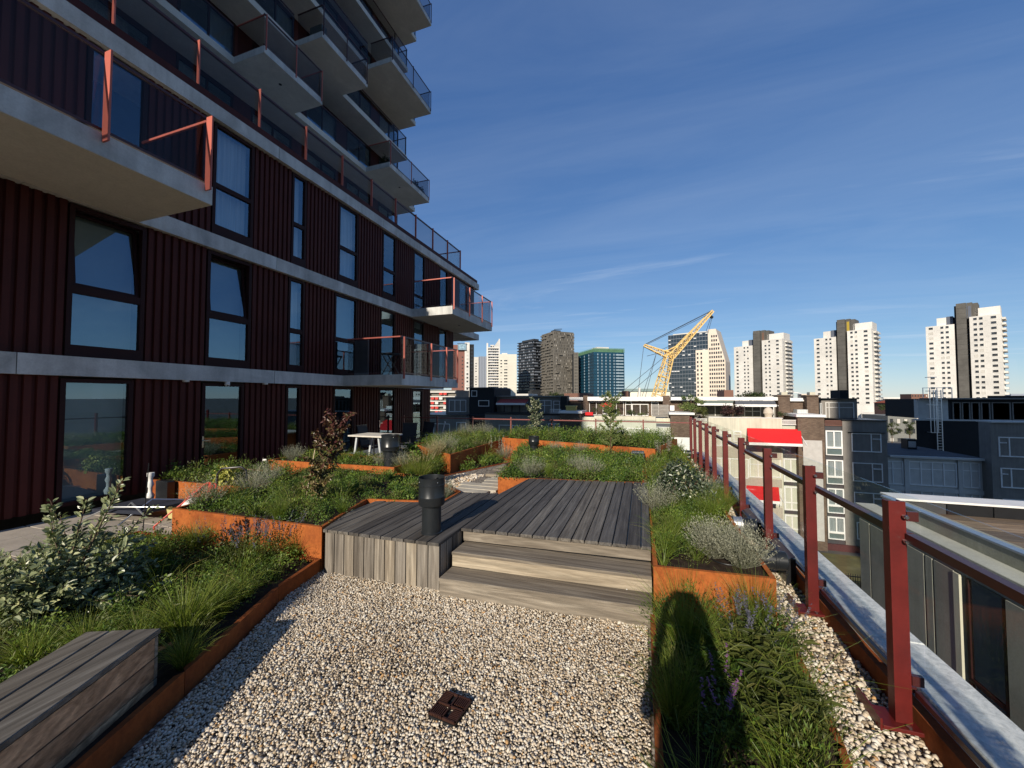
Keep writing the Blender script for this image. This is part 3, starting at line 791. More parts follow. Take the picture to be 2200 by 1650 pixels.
# ================================================================== ROOF EDGE: kerb sheet and pale stone coping
kerb = MB(); kerb.box(1.346, 1.352, -1.0, 12.3, -0.03, 0.105); kerb.box(1.352, 1.40, -1.0, 12.3, 0.09, 0.105)
tag(kerb.build('roof_edging', M_CORTEN_D), 'brown steel edging strip between the right gravel strip and the pale coping', 'edging')
def coping_mat():
    m, nt, b = base_mat('mottled pale coping')
    v = _coords(nt); n1 = _noise(nt, v, 22, 5, 0.65, 0.6); n2 = _noise(nt, v, 90, 3)
    c = _ramp(nt, n1, [(0.34, (0.50, 0.52, 0.53)), (0.54, (0.72, 0.73, 0.73)), (0.7, (0.84, 0.84, 0.83))])
    c = _mix(nt, 0.4, c, _ramp(nt, n2, [(0.3, 0.75), (0.6, 1.0)]), 'MULTIPLY')
    nt.links.new(c, b.inputs['Base Color']); b.inputs['Roughness'].default_value = 0.75; b.inputs['Specular IOR Level'].default_value = 0.2
    return m
M_COPING = coping_mat()
cop = thing('roof_coping', 'wide pale mottled coping outside the balustrade along the roof edge', 'coping', (1.56, 5.5, -0.2))
for k in range(6):
    y0 = -1.4 + k * 2.32 + 0.004; q = MB(); q.cbox(1.415, 1.705, y0, min(12.35, y0 + 2.312), 0.10, 0.162, 0.006); q.build('coping_slab', M_COPING, cop)
q = MB(); q.box(1.405, 1.66, -1.4, 12.34, -11.0, 0.098); q.build('wall', M_CONC, cop)

# ================================================================== BLACK DUCTS from the planter to the gutter boxes
def duct(y, label, collar, gx=0.92, x1=1.235, z=0.245, r=0.083):
    t = thing('drain_duct', label, 'duct', (1.1, y, z), 'black drain ducts crossing the gravel strip')
    q = MB(); q.lathe((0, y, z), [(r, gx), (r, x1 - 0.10), (r * 1.06, x1 - 0.095), (r * 1.06, x1 - 0.08), (r, x1 - 0.075), (r, x1 - 0.006), (r * 0.93, x1), (r * 0.9, x1 - 0.03), (0.001, x1 - 0.03)], 26, axis='x'); q.build('pipe', M_PIPE, t, True)
    if collar:
        q = MB(); q.lathe((0, y, z), [(r * 1.03, gx + 0.04), (r * 1.12, gx + 0.042), (r * 1.12, gx + 0.06), (r * 1.03, gx + 0.064), (r * 1.03, gx + 0.115), (r * 1.12, gx + 0.118), (r * 1.12, gx + 0.135), (r * 1.03, gx + 0.137)], 26, axis='x'); q.build('collar', M_GALV, t, True)
duct(4.20, 'nearest black drain duct, beside the two silvery shrubs', False)
duct(5.22, 'black drain duct with a shiny metal collar at its planter end', True, 0.96, 1.24)
duct(7.2, 'black drain duct next to the dark variegated shrub', False, 0.93, 1.25)
duct(11.3, 'farthest black drain duct with a metal collar, by the last balustrade posts', True, 0.92, 1.22)
M_BOXTOP = plain('anodised dark gutter', (0.055, 0.068, 0.085), 0.3, 0.6, 0.08)
for (y0, y1, lab) in ((4.30, 4.80, 'black gutter box at the kerb beside the nearest duct'), (5.40, 5.95, 'black gutter box at the kerb behind the collared duct'), (7.35, 7.95, 'black gutter box at the kerb by the dark variegated shrub')):
    t = thing('gutter_box', lab, 'gutter box', (1.29, (y0 + y1) / 2, 0), 'black gutter boxes')
    q = MB(); q.box(1.262, 1.342, y0, y1, -0.02, 0.236); q.build('body', M_BLACK, t)
    q = MB(); q.add([(1.252, y0 - 0.012, 0.225), (1.335, y0 - 0.012, 0.262), (1.335, y1, 0.262), (1.252, y1, 0.225), (1.252, y0 - 0.012, 0.219), (1.335, y0 - 0.012, 0.256), (1.335, y1, 0.256), (1.252, y1, 0.219)],
                    [(0, 1, 2, 3), (7, 6, 5, 4), (0, 4, 5, 1), (1, 5, 6, 2), (2, 6, 7, 3), (3, 7, 4, 0)]); q.build('lid', M_BOXTOP, t)
# ================================================================== APARTMENT BUILDING on the left
apt = thing('apartment_building', 'tall burgundy apartment building with concrete bands and glass balconies on the left', 'building', (-11, 9, GZ))
FX = -8.5          # outer face of the cladding ribs
Y_NEAR = 1.0
LV = {0: (0.03, 2.08, 14.34), 1: (2.385, 4.84, 16.42), 2: (5.15, 7.60, 18.78)}
def facade_window(y0, y1, z0, z1, sill=0.0, mull=None, content='curtain', tilt=False, door=False):
    """frame with panes, standing in the plane of the facade; whatever hangs behind the glass is a sub-part"""
    q = MB(); fw = 0.062; xo, xi = FX + 0.008, FX - 0.085
    q.box(xi, xo, y0, y0 + fw, z0, z1); q.box(xi, xo, y1 - fw, y1, z0, z1)
    q.box(xi, xo, y0 + fw, y1 - fw, z1 - fw, z1); q.box(xi, xo, y0 + fw, y1 - fw, z0, z0 + fw + sill)
    if mull: q.box(xi, xo - 0.004, y0 + fw, y1 - fw, mull[0], mull[1])
    # reveal boards reaching into the room
    q.box(xi - 0.10, xi, y0, y0 + 0.02, z0, z1); q.box(xi - 0.10, xi, y1 - 0.02, y1, z0, z1); q.box(xi - 0.10, xi, y0 + .02, y1 - .02, z1 - 0.02, z1)
    w = q.build('door' if door else 'window', M_FRAME, apt)
    a, b = y0 + fw, y1 - fw; lo = z0 + fw + sill; hi = z1 - fw
    spans = [(lo, mull[0]), (mull[1], hi)] if mull else [(lo, hi)]
    for k, (za, zb) in enumerate(spans):
        top = (k == len(spans) - 1)
        p = MB()
        if tilt and top:
            H = zb - za; dx = 0.15; X = FX - 0.05
            s = MB(); t = 0.05
            for (ya, yb, ha, hb) in ((a, a + t, 0, H), (b - t, b, 0, H), (a + t, b - t, 0, t), (a + t, b - t, H - t, H)):
                vs = []
                for (yy, hh) in ((ya, ha), (yb, ha), (yb, hb), (ya, hb)):
                    for off in (0.02, -0.025): vs.append((X - dx * hh / H + off, yy, za + hh))
                s.add(vs, [(0, 2, 4, 6), (7, 5, 3, 1), (0, 1, 3, 2), (2, 3, 5, 4), (4, 5, 7, 6), (6, 7, 1, 0)])
            s.build('sash', M_FRAME, w)
            p.quad((X - dx * t / H, a + t, za + t), (X - dx * t / H, b - t, za + t), (X - dx * (H - t) / H, b - t, zb - t), (X - dx * (H - t) / H, a + t, zb - t))
        else:
            p.quad((FX - 0.035, a, za), (FX - 0.035, b, za), (FX - 0.035, b, zb), (FX - 0.035, a, zb))
        p.build('pane', M_GLASS_W, w)
    cx = FX - (0.30 if tilt else 0.2)
    if content == 'curtain':
        c = MB(); n = max(8, int((b - a) / 0.035)); vs = []; fs = []
        for i in range(n + 1):
            y = a + (b - a) * i / n; x = cx + 0.022 * math.sin(i * 1.9) + 0.012 * math.sin(i * 0.83 + y0)
            vs += [(x, y, lo - 0.03), (x, y, hi + 0.03)]
        for i in range(n): fs.append((2 * i, 2 * i + 2, 2 * i + 3, 2 * i + 1))
        c.add(vs, fs); c.build('curtain', M_CURT, w, True, sharp=None)
    elif content in ('blind', 'halfblind'):
        c = MB(); zb = lo - 0.02 if content == 'blind' else mull[1] + 0.0
        c.box(cx - 0.004, cx, a - 0.02, b + 0.02, zb, hi + 0.03); c.box(cx - 0.01, cx + 0.006, a - 0.02, b + 0.02, zb - 0.025, zb); c.build('blind', M_BLIND, w)
    if door:
        h = MB(); yh = y0 + 0.03
        h.box(xo, xo + 0.012, yh - 0.016, yh + 0.016, 0.72, 0.95); h.bar((xo + 0.03, yh, 0.86), (xo + 0.03, yh + 0.12, 0.86), 0.018, 0.018); h.box(xo + 0.012, xo + 0.032, yh - 0.009, yh + 0.009, 0.851, 0.869)
        h.build('handle', M_STEEL, w)
    return w
def cladding(y0, y1, z0, z1, parent):
    """one run of folded sheet with upright ribs"""
    q = MB(); n = max(1, round((y1 - y0) / 0.132)); P = (y1 - y0) / n; xo, xi = FX, FX - 0.040
    prof = [(xi, y0)]
    for k in range(n):
        y = y0 + k * P
        prof += [(xi, y + P * 0.14), (xo, y + P * 0.24), (xo, y + P * 0.80), (xi, y + P * 0.90)]
    prof.append((xi, y1))
    vs = [(x, y, z0) for x, y in prof] + [(x, y, z1) for x, y in prof]; L = len(prof)
    q.add(vs, [(i, i + 1, L + i + 1, L + i) for i in range(L - 1)])
    q.build('cladding_panel', M_CLAD, parent)
WIN = {0: [(3.38, 4.28, 'b'), (5.40, 6.27, 'd'), (7.35, 7.80, 'x'), (8.92, 9.76, 'x'), (10.97, 11.87, 'd'), (12.97, 13.72, 'x')],
       1: [(3.41, 4.40, 't'), (5.44, 6.39, 't'), (7.37, 7.87, 'c'), (8.92, 9.86, 'h'), (11.0, 11.84, 'f'), (13.0, 13.8, 'f'), (15.0, 15.72, 'f')],
       2: [(1.55, 2.5, 'f'), (3.55, 4.35, 'f'), (5.50, 6.39, 'c'), (7.42, 7.87, 'c'), (9.03, 9.86, 'c'), (11.07, 11.84, 'x2'), (13.0, 13.83, 'f'), (15.04, 15.8, 'f'), (16.96, 17.85, 'f')]}
for lv, (zb, zt, yend) in LV.items():
    y = Y_NEAR
    for (a, b, k) in WIN[lv]:
        if a - y > 0.05: cladding(y, a - 0.002, zb, zt, apt)
        if lv == 0: facade_window(a, b, zb + 0.02, zt - 0.04, 0.0, None, {'b': 'blind', 'd': 'none', 'x': 'none'}[k], False, k == 'd')
        elif k == 'f': facade_window(a, b, zb + 0.01, zt - 0.03, 0.02, (zb + 0.62, zb + 0.70) if lv == 2 and a > 12 else None, 'none' if a > 10 or lv == 2 else 'blind')
        else: facade_window(a, b, zb + 0.01, zt - 0.03, 0.12 if lv == 1 else 0.18, (3.40, 3.52) if lv == 1 else (6.20, 6.30), {'t': 'blind', 'c': 'curtain', 'h': 'halfblind', 'x2': 'none'}[k], k == 't')
        y = b + 0.002
    cladding(y, yend, zb, zt, apt)
# dark rooms and the solid core behind the facade
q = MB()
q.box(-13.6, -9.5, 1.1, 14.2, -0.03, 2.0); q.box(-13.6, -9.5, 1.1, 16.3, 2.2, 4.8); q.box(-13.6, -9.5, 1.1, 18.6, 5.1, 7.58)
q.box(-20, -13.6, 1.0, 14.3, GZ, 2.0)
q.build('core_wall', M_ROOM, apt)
q = MB()      # end walls of each storey
for lv, (zb, zt, yend) in LV.items():
    q.box(-13.5, FX - 0.042, yend - 0.10, yend - 0.002, zb, zt); q.box(-13.5, FX - 0.042, Y_NEAR + 0.002, Y_NEAR + 0.10, zb, zt)
q.build('end_wall', M_CLAD, apt)
# concrete bands: floor edges in lengths with open joints
JO = [Y_NEAR - 0.05, 2.90, 6.94, 10.98, 15.02, 19.2]
for (z0, z1, last) in ((2.08, 2.385, 15.3), (4.84, 5.15, 19.2), (7.60, 7.90, 19.25)):
    for i in range(5):
        a, b = JO[i] + 0.006, min(JO[i + 1], last) - 0.006
        if b <= a: continue
        q = MB(); q.box(-9.45, -8.40, a, b, z0, z1); q.build('concrete_band', M_CONC, apt)
    q = MB(); q.box(-13.6, -9.452, Y_NEAR, last - 0.05, z0 + 0.005, z1 - 0.005); q.build('floor_slab', M_SOFFIT, apt)

def balcony(x_in, x_out, y0, y1, z0, z1, post_m, posts, side_posts=True, near_glass=True, far_glass=True, ph=1.06, glass_m=None, wide=0.05):
    """slab thing-part with glass, posts and handrails as sub-parts"""
    glass_m = glass_m or M_GLASS_B
    s = MB(); s.box(x_in, x_out, y0, y1, z0, z1); sl = s.build('balcony', M_SOFFIT, apt)
    e = 0.045; gx = x_out - e
    e2 = MB(); e2.box(x_out, x_out + 0.006, y0 - 0.004, y1 + 0.004, z0 + 0.004, z1 - 0.004); e2.box(x_in, x_out - 0.001, y0 - 0.006, y0 - 0.0001, z0 + 0.004, z1 - 0.004); e2.build('edge_strip', M_CONC, sl)
    g = [y0 + 0.03] + sorted(posts) + [y1 - 0.03]
    gg = MB(); gg.box(gx, gx + 0.012, y0 + 0.035, y1 - 0.035, z1 + 0.07, z1 + ph); gg.build('glass_panel', glass_m, sl)
    if near_glass: gg = MB(); gg.box(x_in + 0.12, gx - 0.02, y0 + 0.03, y0 + 0.042, z1 + 0.07, z1 + ph); gg.build('glass_panel', glass_m, sl)
    if far_glass: gg = MB(); gg.box(x_in + 0.12, gx - 0.02, y1 - 0.042, y1 - 0.03, z1 + 0.07, z1 + ph); gg.build('glass_panel', glass_m, sl)
    for y in posts:
        p = MB(); p.box(gx + 0.0525, gx + 0.0525 + wide, y - 0.011, y + 0.011, z1 - 0.12, z1 + ph + 0.01); p.build('post', post_m, sl)
    h = MB(); h.box(gx - 0.012, gx + 0.026, y0 + 0.0, y1 - 0.0, z1 + ph + 0.002, z1 + ph + 0.038); h.box(gx - 0.012, gx + 0.03, y0, y1, z1 + 0.03, z1 + 0.068); h.build('handrail', M_RAIL, sl)
    h = MB(); h.box(x_in + 0.1, gx - 0.013, y0 + 0.02, y0 + 0.055, z1 + ph + 0.0, z1 + ph + 0.036); h.build('handrail', post_m, sl)
    h = MB(); h.box(x_in + 0.1, gx - 0.013, y1 - 0.055, y1 - 0.02, z1 + ph + 0.0, z1 + ph + 0.036); h.build('handrail', post_m, sl)
    return sl
balcony(-8.398, -6.56, 0.35, 4.235, 4.845, 5.152, M_SALMON, [1.6, 2.9, 4.13], near_glass=False, wide=0.13)
balcony(-8.398, -6.38, 9.20, 12.65, 2.085, 2.387, M_SALMON, [9.27, 10.75, 11.75, 12.58])
balcony(-8.398, -6.66, 12.75, 16.72, 4.845, 5.152, M_SALMON, [12.82, 14.2, 15.5, 16.65], glass_m=M_GLASS_B)
# roof terrace parapet of the low block
q = MB(); q.box(-8.68, -8.52, Y_NEAR, 19.22, 7.902, 8.14); q.build('parapet', M_CLAD, apt)
tb = MB(); tb.box(-8.60, -8.588, 1.1, 17.2, 8.18, 9.02); tb.build('glass_panel', M_GLASS_B, apt)
tb = MB(); tb.box(-8.625, -8.575, 1.05, 17.25, 9.03, 9.075); tb.build('handrail', M_RAIL, apt)
tb = MB(); tb.box(-10.8, -8.627, 17.2, 17.25, 9.03, 9.07); tb.build('handrail', M_SALMON, apt)
tb = MB(); tb.box(-10.8, -8.63, 17.215, 17.227, 8.0, 9.02); tb.build('glass_panel', M_GLASS_C, apt)
for y in [1.2 + 1.33 * k for k in range(13)]:
    p = MB(); p.box(-8.574, -8.505, y - 0.011, y + 0.011, 8.142, 9.076); p.build('post', M_SALMON, apt)

# ---- the tower above, set back from the low block
TX, WX = -13.36, -14.7
FZ = [7.9, 10.62, 13.35, 16.1, 18.86, 21.6, 24.35, 27.1]
TY0, TY1 = -10.0, 20.5
for i, z in enumerate(FZ[1:], 1):
    s = MB(); s.box(-26, TX, TY0, TY1 - (0.9 if i % 2 else 0), z, z + 0.25); s.build('concrete_band', M_SOFFIT, apt)
q = MB(); q.box(-26, WX - 0.6, TY0, TY1 - 1.3, 7.9, 64); q.build('core_wall', M_ROOM, apt)
q = MB(); q.box(-25, TX, TY0, TY1 - 0.5, 27.36, 64); q.build('upper_storeys', M_CLAD, apt)
gw = None
for i in range(1, 7):
    z0 = FZ[i] + 0.252; z1 = FZ[i + 1] - 0.002
    y = TY0 + 0.05; k = 0
    while y < TY1 - 1.6:
        w_ = 1.9
        q = MB(); q.box(WX - 0.04, WX + 0.03, y, y + 0.07, z0, z1); q.box(WX - 0.04, WX + 0.03, y + w_ - 0.07, y + w_, z0, z1); q.box(WX - 0.04, WX + 0.03, y + 0.07, y + w_ - 0.07, z1 - 0.18, z1); q.box(WX - 0.04, WX + 0.03, y + 0.94, y + 1.0, z0, z1 - 0.18)
        if y > -2:
            f = q.build('window', M_FRAME, apt)
            p = MB(); p.box(WX - 0.012, WX, y + 0.07, y + w_ - 0.07, z0 + 0.02, z1 - 0.18); p.build('pane', M_GLASS_W, f)
            if RNG.random() < 0.62:
                c = MB(); n = 14; ca = y + 0.08 + (0.9 if RNG.random() < 0.4 else 0); cb = min(y + w_ - 0.08, ca + RNG.uniform(0.5, 1.5)); vs = []
                for t in range(n + 1):
                    yy = ca + (cb - ca) * t / n; xx = WX - 0.12 + 0.02 * math.sin(t * 1.9); vs += [(xx, yy, z0 + 0.02), (xx, yy, z1 - 0.2)]
                c.add(vs, [(2 * t, 2 * t + 2, 2 * t + 3, 2 * t + 1) for t in range(n)]); c.build('curtain', M_CURT, f, True, sharp=None)
        else: q.build('window', M_FRAME, apt)
        if y + w_ + 0.5 < TY1 - 1.2:
            q = MB(); q.box(WX - 0.03, WX + 0.015, y + w_ + 0.002, y + w_ + 0.698, z0, z1); q.build('cladding_panel', M_CLAD, apt)
        y += w_ + 0.70; k += 1
def tower_rail(z, y0, y1, end=True):
    g = MB(); g.box(TX - 0.05, TX - 0.038, y0, y1, z + 0.33, z + 1.36); g.build('glass_panel', M_GLASS_B, apt)
    h = MB(); h.box(TX - 0.065, TX - 0.025, y0, y1, z + 1.362, z + 1.395); h.build('handrail', M_RAIL, apt)
    if end:
        for yy in (y1 - 0.03, y1 - 1.2):
            p = MB(); p.box(TX - 0.10, TX - 0.052, yy - 0.02, yy + 0.02, z + 0.252, z + 1.36); p.build('post', M_FRAME, apt)
        h = MB(); h.box(WX, TX - 0.066, y1 - 0.04, y1, z + 1.362, z + 1.395); h.build('handrail', M_RAIL, apt)
        g = MB(); g.box(WX, TX - 0.07, y1 - 0.025, y1 - 0.013, z + 0.33, z + 1.36); g.build('glass_panel', M_GLASS_C, apt)
BALC = {2: [(4.2, 6.9), (9.22, 11.70), (16.0, 19.8)], 3: [(2.0, 5.5), (11.64, 14.3)], 4: [(6.5, 9.4), (16.07, 19.92)], 5: [(3.6, 6.3), (11.64, 14.3)], 6: [(9.2, 11.7), (16.0, 19.9)]}
for i in range(2, 7):
    z = FZ[i]; end = TY1 - (0.9 if i % 2 else 0)
    ys = [0.0] + [v for ab in BALC[i] for v in ab] + [end]
    for a, b in zip(ys[0::2], ys[1::2]):
        if b - a > 0.1: tower_rail(z, a + 0.02, b - 0.02, b == end)
    for a, b in BALC[i]:
        near = (b - a) < 2.8 or a > 10
        balcony(TX - 0.0, -11.93, a, b, z, z + 0.248, M_SALMON if i < 3 else M_RAIL, [a + 0.05, (a + b) / 2, b - 0.05], ph=1.1, wide=0.04)

# ---- small fittings under the first band
t = thing('security_camera', 'white dome security camera under the concrete band above the glazed door', 'camera', (-8.44, 5.86, 2.0))
q = MB(); q.lathe((-8.445, 5.86, 1.975), [(0.001, 0.0), (0.03, 0.006), (0.045, 0.03), (0.05, 0.06), (0.05, 0.103)], 18); q.build('housing', M_WHITE, t, True)
q = MB(); q.lathe((-8.405, 5.845, 1.995), [(0.001, -0.014), (0.014, -0.008), (0.018, 0.0), (0.014, 0.01), (0.001, 0.016)], 12); q.build('lens', M_BLACK, t, True)
for (y, lab) in ((5.08, 'round white downlight under the concrete band left of the security camera'), (6.75, 'round white downlight under the concrete band right of the security camera')):
    q = MB(); q.lathe((-8.46, y, 2.045), [(0.001, 0.0), (0.05, 0.0), (0.055, 0.006), (0.055, 0.034)], 16)
    tag(q.build('downlight', M_WHITE, None, True), lab, 'light', 'downlights under the concrete band')

for (x, y, z) in ((-7.45, 14.9, 4.8448), (-7.4, 2.1, 4.8448), (-12.6, 10.4, 13.3495), (-12.6, 17.8, 13.3495)):
    q = MB(); q.lathe((x, y, z - 0.010), [(0.001, 0), (0.05, 0), (0.055, 0.004), (0.055, 0.0098)], 16); q.build('balcony_drain', M_CHARD if 'M_CHARD' in globals() else M_BLACK, apt)
# ================================================================== ROW OF HOUSES across the yard (their street front stands at Y = 40)
HY, SY = 40.0, 43.2
def hx(px, y=HY): return at_y(px, 853, y)[0]
def hz(px, py, y=HY): return at_y(px, py, y)[1]
def hwindow(parent, x0, x1, z0, z1, y, cols=1, rows=(1.0,), curtain=None, frame=None, fw=0.07, name='window', widths=None):
    """window in a wall that faces -Y: frame, a pane in every opening, perhaps a curtain behind"""
    frame = frame or M_WHITE
    q = MB(); yo, yi = y - 0.05, y + 0.10
    q.box(x0, x0 + fw, yo, yi, z0, z1); q.box(x1 - fw, x1, yo, yi, z0, z1)
    q.box(x0 + fw, x1 - fw, yo, yi, z1 - fw, z1); q.box(x0 + fw, x1 - fw, yo - 0.03, yi, z0, z0 + fw)
    a, b, c, d = x0 + fw, x1 - fw, z0 + fw, z1 - fw
    ws = widths or [1.0 / cols] * cols
    xs = [a]
    for w_ in ws: xs.append(xs[-1] + (b - a) * w_)
    zs = [c]
    for r_ in rows: zs.append(zs[-1] + (d - c) * r_)
    for x in xs[1:-1]: q.box(x - fw * 0.45, x + fw * 0.45, yo + 0.004, yi, c, d)
    for k, z in enumerate(zs[1:-1]):
        for i in range(len(xs) - 1):
            q.box(xs[i] + (fw * 0.45 if i else 0), xs[i + 1] - (fw * 0.45 if i < len(xs) - 2 else 0), yo + 0.006, yi, z - fw * 0.4, z + fw * 0.4)
    w = q.build(name, frame, parent)
    for i in range(len(xs) - 1):
        for j in range(len(zs) - 1):
            p = MB(); p.quad((xs[i], y + 0.02, zs[j]), (xs[i + 1], y + 0.02, zs[j]), (xs[i + 1], y + 0.02, zs[j + 1]), (xs[i], y + 0.02, zs[j + 1]))
            p.build('pane', M_GLASS_W if curtain else M_PANE, w)
    if curtain:
        n = max(6, int((b - a) / 0.12)); vs = []
        for t in range(n + 1):
            x = a + (b - a) * t / n; yy = y + 0.075 + 0.02 * math.sin(t * 2.1); vs += [(x, yy, c), (x, yy, d)]
        cc = MB(); cc.add(vs, [(2 * t, 2 * t + 2, 2 * t + 3, 2 * t + 1) for t in range(n)]); cc.build('curtain', curtain, w)
    return w
def wp(parent, p0, p1, y=HY, **k):
    """the same, its corners read from the photograph at distance y"""
    return hwindow(parent, hx(p0[0], y), hx(p1[0], y), hz((p0[0] + p1[0]) / 2, p1[1], y), hz((p0[0] + p1[0]) / 2, p0[1], y), y, **k)
def wallbox(parent, px0, px1, ytop, y, depth, mat, name='wall', ybot=None, xpad=0.0):
    q = MB(); z1 = hz((px0 + px1) / 2, ytop, y); z0 = GZ if ybot is None else hz((px0 + px1) / 2, ybot, y)
    q.box(hx(px0, y), hx(px1, y), y + 0.1 if False else y, y + depth, z0, z1)
    return q.build(name, mat, parent)
def awning(parent, tl, tr, bl, br, y, out, mat, name='awning'):
    xa, za = hx(tl[0], y), hz(tl[0], tl[1], y); xb = hx(tr[0], y)
    yo = y - out
    xc, zc = at_y(bl[0], bl[1], yo); xd, _ = at_y(br[0], br[1], yo)
    q = MB(); th = 0.05
    q.add([(xa, y - 0.06, za), (xb, y - 0.06, za), (xd, yo, zc), (xc, yo, zc), (xa, y - 0.06, za - th), (xb, y - 0.06, za - th), (xd, yo, zc - th), (xc, yo, zc - th)],
          [(0, 3, 2, 1), (4, 5, 6, 7), (3, 7, 6, 2), (0, 1, 5, 4), (0, 4, 7, 3), (1, 2, 6, 5)])
    o = q.build(name, mat, parent)
    q = MB(); q.box(min(xc, xd), max(xc, xd), yo - 0.06, yo - 0.002, zc - 0.2, zc + 0.02); q.build('front_bar', mat if name == 'awning_red' else M_WHITE, o)
    for x in (xa + 0.1, xb - 0.1):
        q = MB(); q.bar((x, y - 0.05, za - 0.35), (x, yo + 0.05, zc - 0.1), 0.05, 0.05); q.build('arm', M_WHITE, o)
    return o
M_REDAWN = plain('red awning cloth', (0.62, 0.012, 0.014), 0.8, 0, 0.05)
M_DREDAWN = plain('brick red awning cloth', (0.30, 0.035, 0.025), 0.85, 0, 0.05)
M_GREENAWN = plain('green grey awning cloth', (0.19, 0.23, 0.18), 0.85, 0, 0.05)
M_GREYAWN = plain('grey awning cloth', (0.12, 0.125, 0.135), 0.85, 0, 0.05)
M_PLINTH = plain('dark band', (0.05, 0.05, 0.055), 0.8, 0, 0.1)

# ---- 1: dark grey house on the left ---------------------------------------------------------------
h1 = thing('terraced_house', 'dark grey terraced house in shade with a brick red awning on its roof storey', 'house', (hx(1080), 44, GZ))
wallbox(h1, 880, 1003, 894, HY, 9, M_DGREY); wallbox(h1, 1003.3, 1041.5, 892, HY + 0.7, 8, M_BLACKW); wallbox(h1, 1042, 1202.5, 891, HY, 9, M_DGREY)
q = MB(); q.box(hx(880), hx(1003), HY - 0.06, HY + 9, hz(950, 894) + 0.002, hz(950, 891)); q.box(hx(1041.6), hx(1202.4), HY - 0.06, HY + 9, hz(1120, 891) + 0.002, hz(1120, 888)); q.build('roof_edge', M_BLACK, h1)
wp(h1, (932, 910), (967, 938), cols=2, widths=[0.26, 0.74]); wp(h1, (981, 907), (1001, 943), cols=2, name='door')
wp(h1, (1072, 913), (1114, 938), cols=2, widths=[0.72, 0.28]); wp(h1, (1142, 914), (1166, 938), cols=1); wp(h1, (1178, 910), (1203, 942), cols=2, name='door')
for row in range(1, 3):
    for (a, b) in ((932, 967), (1072, 1114), (1142, 1166)): wp(h1, (a, 910 + row * 50), (b, 938 + row * 50), cols=2)
wallbox(h1, 958, 1008, 853, SY, 2.5, M_DGREY, 'roof_storey', 893); wp(h1, (965, 859), (1002, 885), SY, cols=3, curtain=M_GCURT)
wallbox(h1, 1008.3, 1062, 834, SY - 0.8, 6, M_BLACKW, 'stair_tower', 893)
q = MB(); q.box(hx(1008, SY), hx(1063, SY), SY - 0.95, SY + 5.4, hz(1035, 834, SY) + 0.002, hz(1035, 832.5, SY)); q.build('roof_edge', M_DGREY, h1)
wp(h1, (1013, 839), (1025, 852), SY - 0.8); wp(h1, (1028, 860), (1051, 873), SY - 0.8, curtain=M_CURT)
wallbox(h1, 1062.3, 1203, 853, SY, 2.5, M_DGREY, 'roof_storey', 893)
q = MB(); q.box(hx(1062, SY), hx(1203, SY), SY - 0.25, SY + 6, hz(1130, 853, SY) + 0.002, hz(1130, 850, SY)); q.build('roof_edge', M_DGREY, h1)
wp(h1, (1066, 868), (1135, 889), SY, cols=4, frame=M_FRAME); wp(h1, (1142, 860), (1185, 888), SY, cols=3, rows=(0.62, 0.38), curtain=M_GCURT); wp(h1, (1189, 861), (1203, 886), SY, cols=1, rows=(0.7, 0.3), name='door')
awning(h1, (1076, 857), (1137, 857), (1066, 866), (1129, 867), SY, 1.6, M_DREDAWN)
q = MB()
for k in range(11): q.box(hx(1180) + k * 0.11, hx(1180) + k * 0.11 + 0.03, HY + 0.3, HY + 0.33, hz(1190, 891), hz(1190, 880))
q.box(hx(1180), hx(1180) + 1.2, HY + 0.29, HY + 0.34, hz(1190, 880), hz(1190, 879)); q.build('balcony_fence', M_WHITE, h1)

# ---- 2: pale house with brick pier ----------------------------------------------------------------
h2 = thing('terraced_house', 'pale green and cream terraced house with a red parasol on its roof terrace', 'house', (hx(1340), 44, GZ))
wallbox(h2, 1203, 1247.5, 888, HY - 0.5, 8, M_BRICK, 'brick_pier')
q = MB(); q.box(hx(1200, 39.3), hx(1250, 39.3), HY - 0.7, HY + 5, hz(1225, 888, 39.5) + 0.002, hz(1225, 883, 39.5)); q.build('coping', M_WHITE, h2)
wallbox(h2, 1248, 1439.5, 904, HY, 9, M_PALE); wallbox(h2, 1276, 1408, 894, HY - 0.06, 0.05, M_CREAM, 'parapet', 903)
wallbox(h2, 1248, 1439.5, 897, HY + 0.3, 0.2, M_CREAM, 'parapet', 904)
wp(h2, (1248.5, 913), (1275, 943), cols=2, curtain=M_CURT); wp(h2, (1319, 918), (1337, 943), rows=(0.5, 0.5)); wp(h2, (1346, 920), (1394, 940), cols=2, widths=[0.32, 0.68]); wp(h2, (1409, 917), (1440, 941), cols=2, curtain=M_GCURT)
q = MB(); q.box(hx(1409), hx(1440), HY - 0.05, HY - 0.001, hz(1425, 917) + 0.002, hz(1425, 910)); q.build('lintel', M_GREYAWN, h2)
wallbox(h2, 1253, 1263, 850, SY, 1.6, M_BRICK, 'chimney', 893); wallbox(h2, 1204, 1218, 851, SY - 1.2, 1.6, M_BLACKW, 'chimney', 893)
wallbox(h2, 1218.3, 1252.8, 862, SY + 0.3, 2.5, M_BRICK, 'roof_storey', 893); wallbox(h2, 1263.3, 1440, 862, SY + 0.3, 2.5, M_BRICK, 'roof_storey', 893)
q = MB(); q.box(hx(1218, SY), hx(1253, SY) - 0.02, SY - 0.1, SY + 6, hz(1235, 860, SY), hz(1235, 853.5, SY)); q.box(hx(1263, SY) + 0.02, hx(1424, SY) - 0.02, SY - 0.5, SY + 6, hz(1340, 861, SY), hz(1340, 852.5, SY)); q.build('fascia', M_WHITE, h2)
wallbox(h2, 1424, 1439, 850, SY - 0.4, 1.6, M_BRICK, 'chimney', 893)
